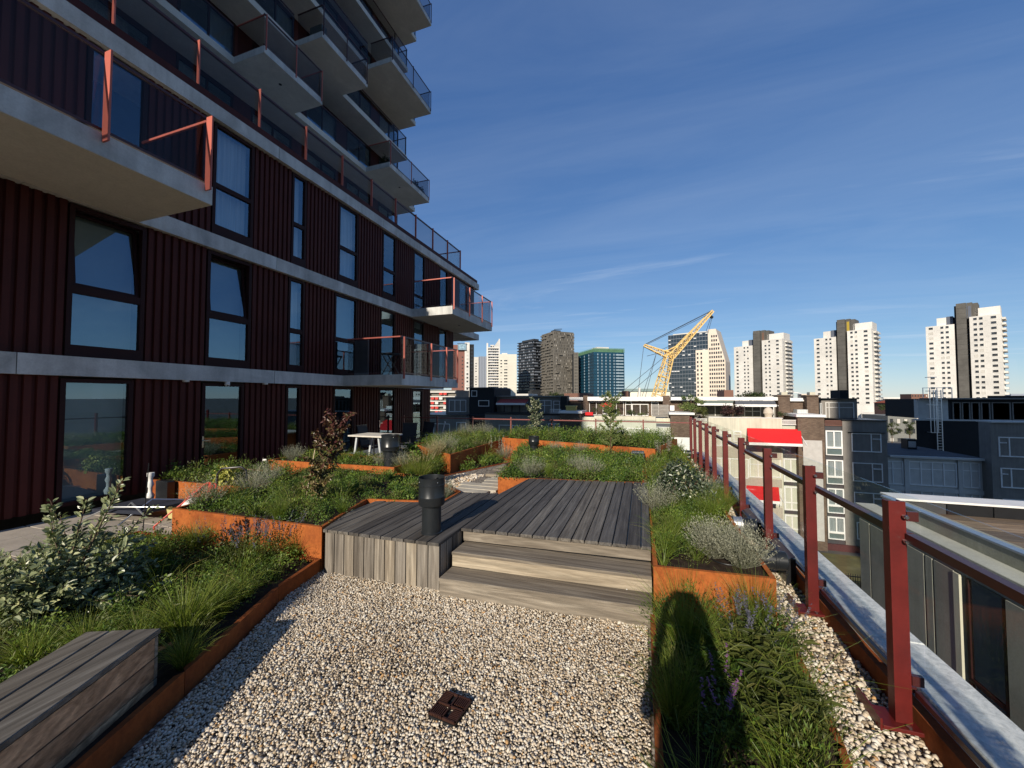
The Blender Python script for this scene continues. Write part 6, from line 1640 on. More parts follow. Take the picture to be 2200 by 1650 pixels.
L_SILVER = leaf('silver shrub leaves', G((0.0, (0.11, 0.115, 0.075)), (0.5, (0.30, 0.305, 0.22)), (1.0, (0.54, 0.53, 0.42))), 0.75, 0.15)
L_ELAE = leaf('grey green leathery leaves', G((0.0, (0.055, 0.077, 0.033)), (0.35, (0.16, 0.19, 0.09)), (0.75, (0.30, 0.33, 0.18)), (1.0, (0.50, 0.50, 0.26))), 0.33, 0.12, 0.6)
L_DARKV = leaf('dark variegated leaves', G((0.0, (0.015, 0.028, 0.014)), (0.5, (0.045, 0.068, 0.035)), (0.86, (0.12, 0.145, 0.085)), (1.0, (0.42, 0.42, 0.28))), 0.35, 0.1, 0.55)
L_PURPLE = leaf('purple and olive leaves', G((0.0, (0.084, 0.024, 0.026)), (0.4, (0.12, 0.055, 0.035)), (0.65, (0.10, 0.095, 0.035)), (1.0, (0.26, 0.21, 0.09))), 0.4, 0.2)
L_YELLOW = leaf('yellow variegated leaves', G((0.0, (0.06, 0.10, 0.02)), (0.4, (0.22, 0.25, 0.04)), (1.0, (0.60, 0.56, 0.14))), 0.5, 0.2)
L_PALE = leaf('fresh pale leaves', G((0.0, (0.075, 0.125, 0.031)), (0.5, (0.15, 0.20, 0.06)), (1.0, (0.30, 0.34, 0.12))), 0.5, 0.35)
L_BLUE = leaf('lavender blue flowers', G((0.0, (0.08, 0.078, 0.10)), (0.5, (0.16, 0.155, 0.20)), (1.0, (0.26, 0.255, 0.31))), 0.8, 0.2)
L_VIOLET = leaf('violet flowers', G((0.0, (0.11, 0.04, 0.11)), (0.5, (0.21, 0.09, 0.21)), (1.0, (0.34, 0.20, 0.32))), 0.8, 0.2)
L_STRAW = leaf('straw plumes', G((0.0, (0.22, 0.16, 0.08)), (0.5, (0.48, 0.40, 0.24)), (1.0, (0.70, 0.62, 0.44))), 0.85, 0.3)
L_CITY = leaf('city tree leaves', G((0.0, (0.018, 0.031, 0.010)), (0.5, (0.048, 0.068, 0.020)), (1.0, (0.12, 0.135, 0.045))), 0.6, 0.2)
L_RED = leaf('dark red leaves', G((0.0, (0.012, 0.006, 0.006)), (0.5, (0.035, 0.014, 0.014)), (1.0, (0.08, 0.035, 0.03))), 0.6, 0.1)
M_STEM = plain('brown stems', (0.10, 0.065, 0.04), 0.9)
M_STAKE = plain('bamboo stake', (0.62, 0.50, 0.34), 0.7)
UPV = np.array([0, 0, 1.0]); SUNW = np.array([-0.1, -0.95, 0.3])

# ---- ground cover: hundreds of low clumps that nobody could count, one mass per bed
def cover(poly, z, mats, density=1.0, hmin=0.05, hmax=0.16, leafl=0.022, margin=0.03, avoid=(), label=None, rmin=0.07, rmax=0.16):
    xs = [p[0] for p in poly]; ys = [p[1] for p in poly]
    area = (max(xs) - min(xs)) * (max(ys) - min(ys)); n = int(area * 46 * density)
    C = np.stack([NP.uniform(min(xs), max(xs), n), NP.uniform(min(ys), max(ys), n)], 1)
    C = C[inside(poly, C[:, 0], C[:, 1])]
    out = [Veg() for _ in mats]
    for cx, cy in C:
        if any((cx - a) ** 2 + (cy - b) ** 2 < r * r for a, b, r in avoid): continue
        k = NP.integers(len(mats)); mt, kind = mats[k]; v = out[k]
        r = NP.uniform(rmin, rmax); h = NP.uniform(hmin, hmax); base = NP.uniform(0.15, 0.75)
        dist = math.hypot(cx, cy); lod = 1.0 if dist < 5 else (0.7 if dist < 7.5 else 0.45); ls = leafl / lod ** 0.7
        if kind == 'leaf':
            m = int(120 * lod * (r / 0.12) ** 1.5); P, D = dome(m, r, r, h, 0.5)
            P[:, 0] += cx; P[:, 1] += cy; P[:, 2] += z
            v.leaves(P, unit(NP.normal(0, 1, (m, 3))) * 0.9 + D * 0.35 + UPV * 0.25, D + UPV * 0.25 + SUNW * 0.45 + NP.normal(0, 0.35, (m, 3)), NP.uniform(0.7, 1.3, m) * ls, ls * 0.62, np.clip(base + NP.normal(0, 0.17, m), 0, 1), 0.15, lod > 0.9)
        elif kind == 'fine':
            m = int(170 * lod * (r / 0.12) ** 1.5); P, D = dome(m, r, r, h, 0.35)
            P[:, 0] += cx; P[:, 1] += cy; P[:, 2] += z
            v.leaves(P, D * 0.7 + UPV * 0.4 + NP.normal(0, 0.45, (m, 3)), D * np.array([1, 1, .3]) + SUNW * 0.5 + NP.normal(0, 0.4, (m, 3)), NP.uniform(0.8, 1.6, m) * ls, ls * 0.26, np.clip(base + NP.normal(0, 0.2, m), 0, 1), 0.2, False)
        else:
            m = int(46 * lod); a = NP.random(m) * 6.283; rr = NP.random(m) * r * 0.35
            P = np.stack([cx + rr * np.cos(a), cy + rr * np.sin(a), np.full(m, z)], 1); D = np.stack([np.cos(a) * 0.45, np.sin(a) * 0.45, np.ones(m)], 1) + NP.normal(0, 0.15, (m, 3))
            v.blades(P, D, NP.uniform(0.6, 1.3, m) * h * 1.5, 0.0042 / lod, 1.3, np.clip(base + NP.normal(0, 0.15, m), 0, 1), 3)
    for v, (mt, kind) in zip(out, mats):
        if v.n:
            o = v.build('ground_cover', mt); tag(o, kind='stuff')
GL, GF, GB, MF, ML = (L_GREEN, 'leaf'), (L_GREEN, 'fine'), (L_GRASS, 'blade'), (L_MOSS, 'fine'), (L_MOSS, 'leaf')
cover([(-5.2, 3.16), (-3.16, 3.22), (-3.45, 4.2), (-3.5, 4.5), (-5.35, 4.5)], 0.385, [GL, GF, GL, GB, MF], 1.15, 0.09, 0.25, rmax=0.18)
cover([(-3.45, 4.2), (-2.47, 4.42), (-2.5, 4.9), (-3.5, 5.68), (-5.9, 5.68), (-5.4, 4.55)], 0.385, [GL, GF, GL, MF], 1.15, 0.05, 0.13)
cover([(-5.5, 8.4), (-4.5, 7.15), (-3.98, 6.95), (-3.95, 7.3), (-4.9, 7.95), (-5.5, 8.6)], 0.12, [GF, GL, GB], 1.6, 0.30, 0.50, rmax=0.2)
cover([(-2.78, 1.75), (-3.08, 2.52), (-3.20, 3.02), (-5.7, 3.0), (-5.7, 0.3), (-2.85, 0.3), (-3.22, 1.36)], 0.075, [GL, MF, GB, GF, GL], 1.15, 0.10, 0.30, 0.024, rmax=0.18)
cover([(0.11, 3.52), (0.42, 3.55), (0.50, 4.0), (0.90, 4.5), (0.92, 11.5), (0.10, 11.5), (0.08, 6.45)], 0.33, [GF, GB, MF, GL, GB], 1.35, 0.08, 0.22)
cover([(0.09, 1.4), (0.55, 1.5), (0.86, 2.4), (0.92, 3.33), (0.09, 3.33)], 0.05, [GF, GB, MF, GB, MF, GL], 1.35, 0.12, 0.34, 0.026)
cover([(-2.24, 6.10), (-1.8, 6.16), (-0.02, 6.44), (-0.02, 9.0), (-3.1, 9.95), (-2.5, 7.4)], 0.385, [GL, GF, GL, MF, GL], 1.4, 0.08, 0.24, rmax=0.18)
cover([(-8.2, 4.5), (-5.75, 4.65), (-6.15, 5.68), (-8.2, 5.68)], 0.26, [GF, MF, GL], 1.3, 0.14, 0.36)
cover([(-7.5, 6.3), (-4.62, 6.38), (-4.62, 7.1), (-7.6, 7.5)], 0.36, [MF, GB, GL], 0.8, 0.06, 0.20)
cover([(-4.4, 6.3), (-4.15, 6.3), (-3.95, 6.95), (-3.2, 8.95), (-3.55, 9.5), (-3.8, 9.5), (-3.85, 7.1)], 0.13, [GL, GF, GB], 1.5, 0.10, 0.30)
cover([(-5.5, 8.8), (-4.85, 8.2), (-3.98, 7.5), (-3.95, 11.5), (-5.5, 11.5)], 0.48, [GF, MF, GB, GL], 1.1, 0.10, 0.32, rmax=0.2)
cover([(-3.65, 10.4), (0.2, 9.25), (0.75, 11.4), (-3.7, 11.5)], 0.56, [GF, MF, GL], 1.2, 0.12, 0.42, rmax=0.22)

# ---- single plants
def silver_shrub(name_h, w, h, n):
    v = Veg(); m = n; a = NP.random(m) * 6.283; t = NP.random(m) ** 0.6
    base = np.stack([np.cos(a) * t * w * 0.16, np.sin(a) * t * w * 0.16, np.zeros(m)], 1)
    D = unit(np.stack([np.cos(a) * t * w * 0.95, np.sin(a) * t * w * 0.95, np.full(m, h * 1.1)], 1) + NP.normal(0, 0.07, (m, 3)))
    ln = NP.uniform(0.7, 1.08, m) * math.hypot(w * 0.42, h) * (1 - 0.22 * t)
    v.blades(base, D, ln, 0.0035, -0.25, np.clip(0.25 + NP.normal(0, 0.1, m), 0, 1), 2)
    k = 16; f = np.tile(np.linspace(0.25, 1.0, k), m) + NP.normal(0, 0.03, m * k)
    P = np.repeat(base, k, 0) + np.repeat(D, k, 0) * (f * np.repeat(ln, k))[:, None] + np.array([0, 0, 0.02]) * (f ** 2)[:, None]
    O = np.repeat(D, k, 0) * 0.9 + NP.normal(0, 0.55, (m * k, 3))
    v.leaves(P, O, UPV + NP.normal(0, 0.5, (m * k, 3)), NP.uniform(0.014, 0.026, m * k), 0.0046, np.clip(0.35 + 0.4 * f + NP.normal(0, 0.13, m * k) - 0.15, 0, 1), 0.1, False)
    return v
def grass_tuft(h, spread, n, width=0.0045, bend=1.5, tone=0.45):
    v = Veg(); a = NP.random(n) * 6.283; r = NP.random(n) * 0.05
    P = np.stack([np.cos(a) * r, np.sin(a) * r, np.zeros(n)], 1); t = NP.random(n) ** 0.7 * spread
    D = np.stack([np.cos(a) * t, np.sin(a) * t, np.ones(n)], 1) + NP.normal(0, 0.06, (n, 3))
    v.blades(P, D, h * NP.uniform(0.55, 1.2, n), width * NP.uniform(0.7, 1.2, n), bend * NP.uniform(0.5, 1.3, n), np.clip(tone + NP.normal(0, 0.16, n), 0, 1), 4)
    return v
def mound(w, h, n, ll, lw, tone=0.5, oval=True, shell=0.45, jit=0.5):
    v = Veg(); P, D = dome(n, w / 2, w / 2, h, shell)
    v.leaves(P, unit(NP.normal(0, 1, (n, 3))) + D * .4, D + UPV * .3 + SUNW * .4 + NP.normal(0, jit * .7, (n, 3)), NP.uniform(0.7, 1.25, n) * ll, NP.uniform(0.8, 1.2, n) * lw, np.clip(tone + NP.normal(0, 0.2, n), 0, 1), 0.18, oval)
    return v
def put(v, name, mat, x, y, z, label, cat, group=None, rot=0.0):
    o = v.build(name, mat, origin=(0, 0, 0)); o.location = (x, y, z); WLOC[o.name] = (x, y, z); o.rotation_euler.z = rot
    return tag(o, label, cat, group)
def again(src, x, y, z, label, s=1.0, rot=None, group=None, cat=None):
    o = src.copy(); COL.objects.link(o); o.location = (x, y, z); o.scale = (s, s, s * RNG.uniform(0.92, 1.08)); o.rotation_euler.z = RNG.uniform(0, 6.28) if rot is None else rot
    o['label'] = label
    if group: o['group'] = group
    return o

GS = 'silvery grey shrubs in the planters'
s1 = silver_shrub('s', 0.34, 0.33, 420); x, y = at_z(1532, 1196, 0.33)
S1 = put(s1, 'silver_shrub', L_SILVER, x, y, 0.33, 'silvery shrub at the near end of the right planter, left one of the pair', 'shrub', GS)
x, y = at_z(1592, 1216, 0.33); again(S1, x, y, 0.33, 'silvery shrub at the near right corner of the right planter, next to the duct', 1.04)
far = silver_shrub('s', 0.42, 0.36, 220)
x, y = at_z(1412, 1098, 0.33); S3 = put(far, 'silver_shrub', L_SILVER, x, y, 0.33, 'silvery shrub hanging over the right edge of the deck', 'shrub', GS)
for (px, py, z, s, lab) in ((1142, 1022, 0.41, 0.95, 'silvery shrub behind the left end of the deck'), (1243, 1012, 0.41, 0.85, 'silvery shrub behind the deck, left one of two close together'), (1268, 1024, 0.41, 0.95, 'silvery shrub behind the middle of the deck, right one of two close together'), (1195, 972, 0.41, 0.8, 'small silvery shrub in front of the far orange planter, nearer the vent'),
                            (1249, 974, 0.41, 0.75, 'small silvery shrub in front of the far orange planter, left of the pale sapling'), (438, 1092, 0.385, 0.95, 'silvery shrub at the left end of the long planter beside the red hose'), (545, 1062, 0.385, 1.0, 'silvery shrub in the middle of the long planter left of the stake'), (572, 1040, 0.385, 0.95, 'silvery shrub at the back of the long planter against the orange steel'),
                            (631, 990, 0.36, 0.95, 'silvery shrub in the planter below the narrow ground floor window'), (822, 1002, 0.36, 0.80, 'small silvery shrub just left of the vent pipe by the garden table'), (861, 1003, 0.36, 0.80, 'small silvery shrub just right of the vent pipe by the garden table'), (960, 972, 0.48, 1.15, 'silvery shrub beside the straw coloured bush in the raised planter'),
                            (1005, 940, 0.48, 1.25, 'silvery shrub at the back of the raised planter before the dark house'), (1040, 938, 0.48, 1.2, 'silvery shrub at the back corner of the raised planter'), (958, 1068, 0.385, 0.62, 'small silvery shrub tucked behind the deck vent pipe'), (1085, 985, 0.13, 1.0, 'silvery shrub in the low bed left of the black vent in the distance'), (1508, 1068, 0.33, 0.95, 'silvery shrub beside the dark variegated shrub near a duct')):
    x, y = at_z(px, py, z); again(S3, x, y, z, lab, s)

GT = 'ornamental grass tufts'
gA = grass_tuft(0.42, 0.60, 520, 0.0046, 1.3, 0.5); x, y = at_z(395, 1372, 0.075)
TA = put(gA, 'grass_tuft', L_GRASS, x, y, 0.075, 'large bright grass tuft at the far end of the wooden bench', 'grass', GT)
for (px, py, z, s, lab) in ((300, 1400, 0.075, 0.62, 'bright grass tuft between the bench and the big leathery shrub'), (470, 1330, 0.075, 0.72, 'bright grass tuft at the corten edge of the left bed, past the bench'), (60, 1440, 0.075, 0.65, 'grass tuft rising behind the bench at the left edge of the photo'), (180, 1420, 0.075, 0.7, 'grass tuft behind the middle of the bench top'),
                            (395, 1390 + 45, 0.075, 0.6, 'dark grass tuft in the shade of the bench end'), (640, 1200, 0.075, 0.62, 'small grass tuft in the corner by the deck front and orange planter'), (420, 1180, 0.075, 0.75, 'grass tuft at the left front of the orange planter'), (520, 1290, 0.075, 0.55, 'grass tuft in the middle of the left bed near the blue flowers'), (330, 1215, 0.075, 0.7, 'grass tuft behind the big leathery shrub, by the black stake')):
    x, y = at_z(px, py, z); again(TA, x, y, z, lab, s)
gB = grass_tuft(0.52, 0.50, 420, 0.0042, 1.1, 0.36); x, y = at_z(1478, 1420, 0.05)
TB = put(gB, 'grass_tuft', L_GRASS, x, y, 0.05, 'tall grass tuft under the head shaped shadow on the orange planter front', 'grass', GT)
for (px, py, z, s, lab) in ((1630, 1365, 0.05, 0.82, 'grass tuft before the right end of the orange planter front'), (1450, 1560, 0.05, 0.7, 'narrow upright grass at the gravel side of the right foreground bed'), (1735, 1560, 0.05, 0.6, 'narrow upright grass at the strip side of the right foreground bed'), (1530, 1122, 0.33, 0.72, 'tall grass tuft behind the two silvery shrubs by the collared duct'), (1560, 1100, 0.33, 0.6, 'grass tuft leaning over the gravel strip behind the collared duct'),
                            (1540, 1072, 0.33, 0.6, 'grass tuft right of the dark variegated shrub'), (1450, 1160, 0.33, 0.5, 'short grass tuft beside the deck edge in the right planter'), (1436, 1195, 0.33, 0.5, 'short grass tuft beside the upper step in the right planter'), (600, 1122, 0.385, 0.62, 'arching grass tuft at the front of the long planter, left of the stake'), (735, 1108, 0.385, 0.42, 'low grass tuft at the deck end of the long planter'), (765, 992, 0.36, 0.55, 'grass tuft in the planter under the red leaved sapling, near the vent'),
                            (730, 992, 0.36, 0.5, 'grass tuft in the planter right behind the red leaved sapling'), (1180, 1024, 0.41, 0.42, 'yellowish grass tuft behind the left part of the deck')):
    x, y = at_z(px, py, z); again(TB, x, y, z, lab, s)
# fountain grass with plumes
pg = thing('fountain_grass', 'fountain grass with straw plumes in the low bed beside the plank path', 'grass', (*at_z(905, 1032, 0.13), 0.13), 'fountain grasses with plumes')
v = grass_tuft(0.60, 0.75, 520, 0.0055, 1.2, 0.55); fo = v.build('blades', L_GRASS, None, origin=(0, 0, 0)); fo.parent = pg
vp = Veg(); n = 34; a = NP.random(n) * 6.283; D = np.stack([np.cos(a) * 0.55, np.sin(a) * 0.55, np.ones(n)], 1); P = D * 0.40; vp.spikes(P, D + np.array([0, 0, .2]), 0.16, 0.011, 0.6, 34, 0.016)
vp.blades(np.zeros((n, 3)), D, 0.45, 0.003, 0.0, np.full(n, 0.4), 1); po = vp.build('plumes', L_STRAW, None, origin=(0, 0, 0)); po.parent = pg
def again_tree(src, x, y, z, label, s=1.0):
    o = src.copy(); COL.objects.link(o); o.location = (x, y, z); o.scale = (s, s, s); o.rotation_euler.z = RNG.uniform(0, 6.28); o['label'] = label
    for ch in [c for c in bpy.data.objects if c.parent == src]: c = ch.copy(); COL.objects.link(c); c.parent = o
    return o
for (px, py, z, s, lab) in ((955, 1010, 0.13, 0.9, 'fountain grass with straw plumes in the middle of the low bed'), (1035, 985, 0.13, 0.9, 'fountain grass with straw plumes at the far end of the low bed'), (915, 1012, 0.13, 0.95, 'fountain grass with straw plumes against the raised planter, behind the nearest one'), (985, 998, 0.13, 0.85, 'fountain grass with straw plumes by the small black garden lamp'), (878, 1030, 0.13, 0.8, 'fountain grass with straw plumes at the near left corner of the low bed')): again_tree(pg, *at_z(px, py, z), z, lab, s)

# big leathery shrub at the left
ex, ey = at_z(125, 1330, 0.075)
el = thing('elaeagnus_shrub', 'big grey green shrub with leathery silver edged leaves at the left edge', 'shrub', (ex, ey, 0.075))
v = Veg(); stems = MB()
def branch(p0, d0, ln, nl, droop=0.35, ll=0.058):
    pts = [Vector(p0)]; d = Vector(d0).normalized()
    for k in range(6):
        pts.append(pts[-1] + d * (ln / 6)); d = (d + Vector((RNG.uniform(-.16, .16), RNG.uniform(-.16, .16), RNG.uniform(-.10, .06) - droop * 0.16))).normalized()
    stems.tube([(q.x + ex, q.y + ey, q.z + 0.075) for q in pts], [0.010, 0.008, 0.007, 0.006, 0.005, 0.004, 0.002], 5)
    f = NP.random(nl) ** 0.75 * 5.99; i = f.astype(int); A = np.array([tuple(q) for q in pts]); q = A[i] + (A[i + 1] - A[i]) * (f - i)[:, None]; dd = unit(A[i + 1] - A[i])
    a = NP.random(nl) * 6.283; s1_ = unit(np.cross(dd, UPV)); s2_ = np.cross(s1_, dd); O = s1_ * np.cos(a)[:, None] + s2_ * np.sin(a)[:, None] * 0.7 + dd * 0.6
    L_ = NP.uniform(0.6, 1.2, nl) * ll
    v.leaves(q + O * 0.012, O, UPV * 0.55 + SUNW * 0.9 + NP.normal(0, 0.45, (nl, 3)), L_, L_ * 0.52, np.clip(0.50 + NP.normal(0, 0.22, nl) + (NP.random(nl) < 0.1) * 0.35, 0, 1), 0.12)
    return pts
for k in range(95):
    a = RNG.uniform(0, 6.28); el_ = RNG.uniform(0.30, 1.35); ln = RNG.uniform(0.60, 0.82) * (0.62 + 0.38 * math.sin(el_)) * (0.80 if math.cos(a) > 0 else 1.1)
    branch((RNG.uniform(-.10, .10), RNG.uniform(-.10, .10), 0.02), (math.cos(a) * math.cos(el_), math.sin(a) * math.cos(el_), math.sin(el_)), ln, 74, 0.6, 0.052)
for tgt in ((0.10, 0.16, 1.0), (0.18, 0.22, 0.95)):
    branch((0, 0, 0.05), tgt, 1.0, 100, 0.05, 0.050)
for tgt in ((0.62, 0.50, 0.42), (0.70, 0.30, 0.30)):
    branch((0, 0, 0.05), tgt, 0.66, 50, 0.2, 0.05)
nf_ = 1700; P, D = dome(nf_, 0.44, 0.44, 0.58, 0.45)
v.leaves(P, unit(NP.normal(0, 1, (nf_, 3))) + D * .5, D * .5 + UPV * .4 + SUNW * .6 + NP.normal(0, .35, (nf_, 3)), NP.uniform(.6, 1.2, nf_) * .052, .027, np.clip(.40 + NP.normal(0, .24, nf_), 0, 1), .12)
fo = v.build('foliage', L_ELAE, None, origin=(0, 0, 0)); fo.parent = el
stems.build('stems', M_STEM, el, True)

# dark variegated shrub beside the deck
x, y = at_z(1462, 1082, 0.33)
dv = thing('variegated_shrub', 'dense dark green shrub with pale edged leaves beside the right deck corner', 'shrub', (x, y, 0.33))
v = Veg(); P, D = dome(1500, 0.36, 0.36, 0.56, 0.6); v.leaves(P, unit(NP.normal(0, 1, (1500, 3))) + D * .4, D + UPV * .4 + SUNW * .4 + NP.normal(0, .35, (1500, 3)), NP.uniform(.7, 1.3, 1500) * 0.048, 0.026, np.clip(0.45 + NP.normal(0, .22, 1500) + (NP.random(1500) < .14) * .4, 0, 1), .15)
fo = v.build('foliage', L_DARKV, None, origin=(0, 0, 0)); fo.parent = dv
q = MB()
for k in range(9): a = k * 0.7; q.tube([(x, y, 0.33), (x + .12 * math.cos(a), y + .12 * math.sin(a), 0.5), (x + .25 * math.cos(a), y + .25 * math.sin(a), 0.68)], [.012, .008, .004], 5)
q.build('stems', M_STEM, dv, True)

# staked purple sapling, small dark tree, pale sapling: trunk, limbs and leaves
def sapling(name, label, base, height, width, mat, nleaf, ll, lw, lean=(0, 0), twigs=26, low=0.25, tone=0.5, trunk_r=0.011, group=None, cat='tree'):
    t = thing(name, label, cat, base, group); q = MB(); v = Veg(); bx, by, bz = base
    top = Vector((bx + lean[0], by + lean[1], bz + height)); b0 = Vector(base)
    q.tube([b0, b0.lerp(top, .35) + Vector((.02, -.01, 0)) * height * .5, b0.lerp(top, .7) + Vector((-.02, .02, 0)) * height * .4, top], [trunk_r, trunk_r * .8, trunk_r * .55, trunk_r * .15], 6)
    tr = q.build('trunk', M_STEM, t, True); q = MB()
    for k in range(twigs):
        f = low + (1 - low) * (k + RNG.random()) / twigs; p = b0.lerp(top, min(f, .98)); a = k * 2.4 + RNG.random()
        r = width / 2 * (1.05 - 0.55 * abs(f - 0.5) * 1.4) * RNG.uniform(.65, 1.1); d = Vector((math.cos(a), math.sin(a), RNG.uniform(.5, 1.3))).normalized()
        e = p + d * r * 1.2; q.tube([p, p.lerp(e, .5) + Vector((0, 0, -.01)), e], [trunk_r * .35, trunk_r * .25, .0012], 4)
        m = nleaf // twigs; ff = NP.uniform(.15, 1.05, m); P = np.array(p) + (np.array(e) - np.array(p)) * ff[:, None] + NP.normal(0, .012, (m, 3)) - np.array(base)
        O = NP.normal(0, 1, (m, 3)) + np.array(d) * .5 + np.array([0, 0, -.35])
        v.leaves(P, O, UPV * .5 + SUNW * .7 + NP.normal(0, .5, (m, 3)), NP.uniform(.7, 1.3, m) * ll, lw, np.clip(tone + NP.normal(0, .2, m) - (f - 0.5) * (0.7 if mat is L_PURPLE else 0), 0, 1), .15)
    q.build('limbs', M_STEM, t, True)
    fo = v.build('crown', mat, None, origin=(0, 0, 0)); fo.parent = t
    return t
x, y = at_z(672, 1086, 0.385)
sapling('purple_sapling', 'slim sapling with purple and olive leaves leaning beside a bamboo stake', (x, y, 0.385), 1.08, 0.56, L_PURPLE, 2300, 0.045, 0.027, (0.13, 0.30), 30, 0.05, 0.55)
sx, sy = at_z(655, 1078, 0.385); st = MB(); st.tube([(sx, sy, 0.36), (sx + 0.085, sy + 0.12, 1.30)], [.0065, .005], 7)
tag(st.build('bamboo_stake', M_STAKE, None, True), 'pale bamboo stake leaning in the long planter beside the purple sapling', 'stake')
x, y = at_z(1138, 958, 0.48)
sapling('dark_sapling', 'small dense dark leaved tree rising behind the far black vent pipe', (-2.95, 10.9, 0.56), 1.02, 0.55, L_DARKV, 1900, 0.05, 0.032, (0.0, 0.0), 26, 0.15, 0.72)
x = at_y(1285, 960, 10.0)[0]
sapling('pale_sapling', 'pale green sapling with narrow leaves in front of the far orange planter', (-0.72, 9.25, 0.42), 1.35, 0.62, L_PALE, 2600, 0.052, 0.016, (0.02, 0.1), 34, 0.12, 0.6)
# yellow leaved shrub, dry plants, straw bush
x, y = at_z(486, 1042, 0.26); put(mound(0.42, 0.30, 260, 0.055, 0.042, 0.7), 'yellow_shrub', L_YELLOW, x, y, 0.28, 'low shrub with round yellow leaves in the planter against the facade', 'shrub')
x, y = at_z(935, 978, 0.48); put(silver_shrub('s', 0.42, 0.34, 200), 'straw_bush', L_STRAW, x, y, 0.48, 'straw coloured dry bush in the raised planter by the garden chairs', 'shrub')
x, y = at_z(540, 1046, 0.385); v = Veg(); n = 26; a = NP.random(n) * 6.28; v.blades(np.zeros((n, 3)), np.stack([np.cos(a) * .35, np.sin(a) * .35, np.ones(n)], 1), .36, .006, .3, NP.random(n) * .5, 3); put(v, 'dry_stalks', L_STRAW, x, y, 0.385, 'dry brown stalks behind the silvery shrubs of the long planter', 'plant')
x, y = at_z(885, 990, 0.40); put(mound(0.40, 0.36, 240, 0.075, 0.055, 0.45, True, 0.3, 0.35), 'broadleaf_plant', L_GREEN, x, y, 0.42, 'broad leaved green plant right of the vent pipe near the chairs', 'plant')
# catmint with lavender spikes, left bed and right bed; violet sage
def catmint(label, px, py, z, w, h, n, flowers, fmat, cat='flowers', leafmat=None, sp=0.13, name='catmint'):
    x, y = at_z(px, py, z); t = thing(name, label, cat, (x, y, z))
    v = Veg(); P, D = dome(n, w / 2, w / 2, h * .72, .3); v.leaves(P, D + NP.normal(0, .5, (n, 3)), UPV + NP.normal(0, .4, (n, 3)), NP.uniform(.7, 1.3, n) * .022, .012, np.clip(.4 + NP.normal(0, .2, n), 0, 1), .15, False)
    fo = v.build('foliage', leafmat or L_MOSS, None, origin=(0, 0, 0)); fo.parent = t
    f = Veg(); a = NP.random(flowers) * 6.283; r = NP.random(flowers) ** .6 * w * .5; P = np.stack([r * np.cos(a), r * np.sin(a), h * NP.uniform(.55, .80, flowers)], 1)
    D = np.stack([np.cos(a) * .3, np.sin(a) * .3, np.ones(flowers)], 1) + NP.normal(0, .15, (flowers, 3)); f.spikes(P, D, sp, .009, .5, 30, .013)
    fo = f.build('flower_spikes', fmat, None, origin=(0, 0, 0)); fo.parent = t; fo['kind'] = 'stuff'
    g = Veg(); B = P * np.array([.3, .3, 0]); g.blades(B, P - B, np.linalg.norm(P - B, axis=1), .003, 0, np.full(flowers, .3), 1); fo = g.build('stalks', L_MOSS, None, origin=(0, 0, 0)); fo.parent = t
    return t
catmint('catmint with lavender blue spikes before the middle of the left orange planter', 545, 1215, .075, .55, .46, 900, 34, L_BLUE)
catmint('catmint with lavender blue spikes near the deck corner in the left bed', 600, 1200, .075, .45, .42, 700, 26, L_BLUE)
catmint('catmint with lavender blue spikes left of centre in the left bed', 480, 1200, .075, .45, .40, 600, 20, L_BLUE)
catmint('catmint with lavender blue spikes in the right foreground bed near the orange planter', 1612, 1440, .05, .38, .44, 700, 26, L_BLUE)
catmint('catmint with lavender blue spikes at the strip edge of the right foreground bed', 1680, 1400, .05, .30, .36, 500, 14, L_BLUE)
catmint('violet sage with upright purple spikes at the bottom of the right foreground bed', 1570, 1640, .05, .30, .40, 500, 7, L_VIOLET, 'flowers', L_GREEN, .15, 'violet_sage')
# lamb's ear like white spikes at the far right corner
x, y = at_z(1425, 990, .33); v = Veg(); n = 16; P = np.stack([NP.normal(0, .16, n), NP.normal(0, .2, n), NP.uniform(.15, .32, n)], 1); v.spikes(P, np.tile([0, 0, 1.], (n, 1)) + NP.normal(0, .1, (n, 3)), .26, .016, .75, 60, .026)
put(v, 'woolly_spikes', L_SILVER, x, y, .33, 'woolly pale flower spikes above the far part of the right planter', 'plant')
x, y = at_z(1055, 985, .13); v = Veg(); n = 14; P = np.stack([NP.normal(0, .3, n), NP.normal(0, .4, n), NP.uniform(.15, .35, n)], 1); v.spikes(P, np.tile([0, 0, 1.], (n, 1)) + NP.normal(0, .1, (n, 3)), .25, .016, .75, 50, .026)
put(v, 'woolly_spikes', L_SILVER, x, y, .2, 'woolly pale flower spikes in the low bed left of the far vent pipe', 'plant')
# lush lance leaved plants in the right foreground
def lance(label, px, py, z, w, h, n, ll, first=[None]):
    x, y = at_z(px, py, z)
    t = thing('lance_leaf_plant', label, 'plant', (x, y, z), 'lance leaved plants in the right foreground bed')
    v = Veg(); st_ = max(8, n // 26)
    for k in range(st_):
        a = NP.random() * 6.283; tl = NP.random() ** .7; d = np.array([math.cos(a) * tl * .7, math.sin(a) * tl * .7, 1.0]); d /= np.linalg.norm(d); L0 = h * NP.uniform(.6, 1.05); m = 26
        f = NP.uniform(.2, 1, m); P = d * (f * L0)[:, None] + np.array([math.cos(a), math.sin(a), 0]) * w * .18 * tl; b = NP.random(m) * 6.283
        O = np.stack([np.cos(b), np.sin(b), NP.uniform(.0, .7, m)], 1); v.leaves(P, O, UPV + NP.normal(0, .25, (m, 3)), NP.uniform(.6, 1.2, m) * ll, ll * .12, np.clip(.30 + NP.normal(0, .2, m), 0, 1), .35)
    fo = v.build('foliage', L_MOSS if RNG.random() < .5 else L_GREEN, None, origin=(0, 0, 0)); fo.parent = t
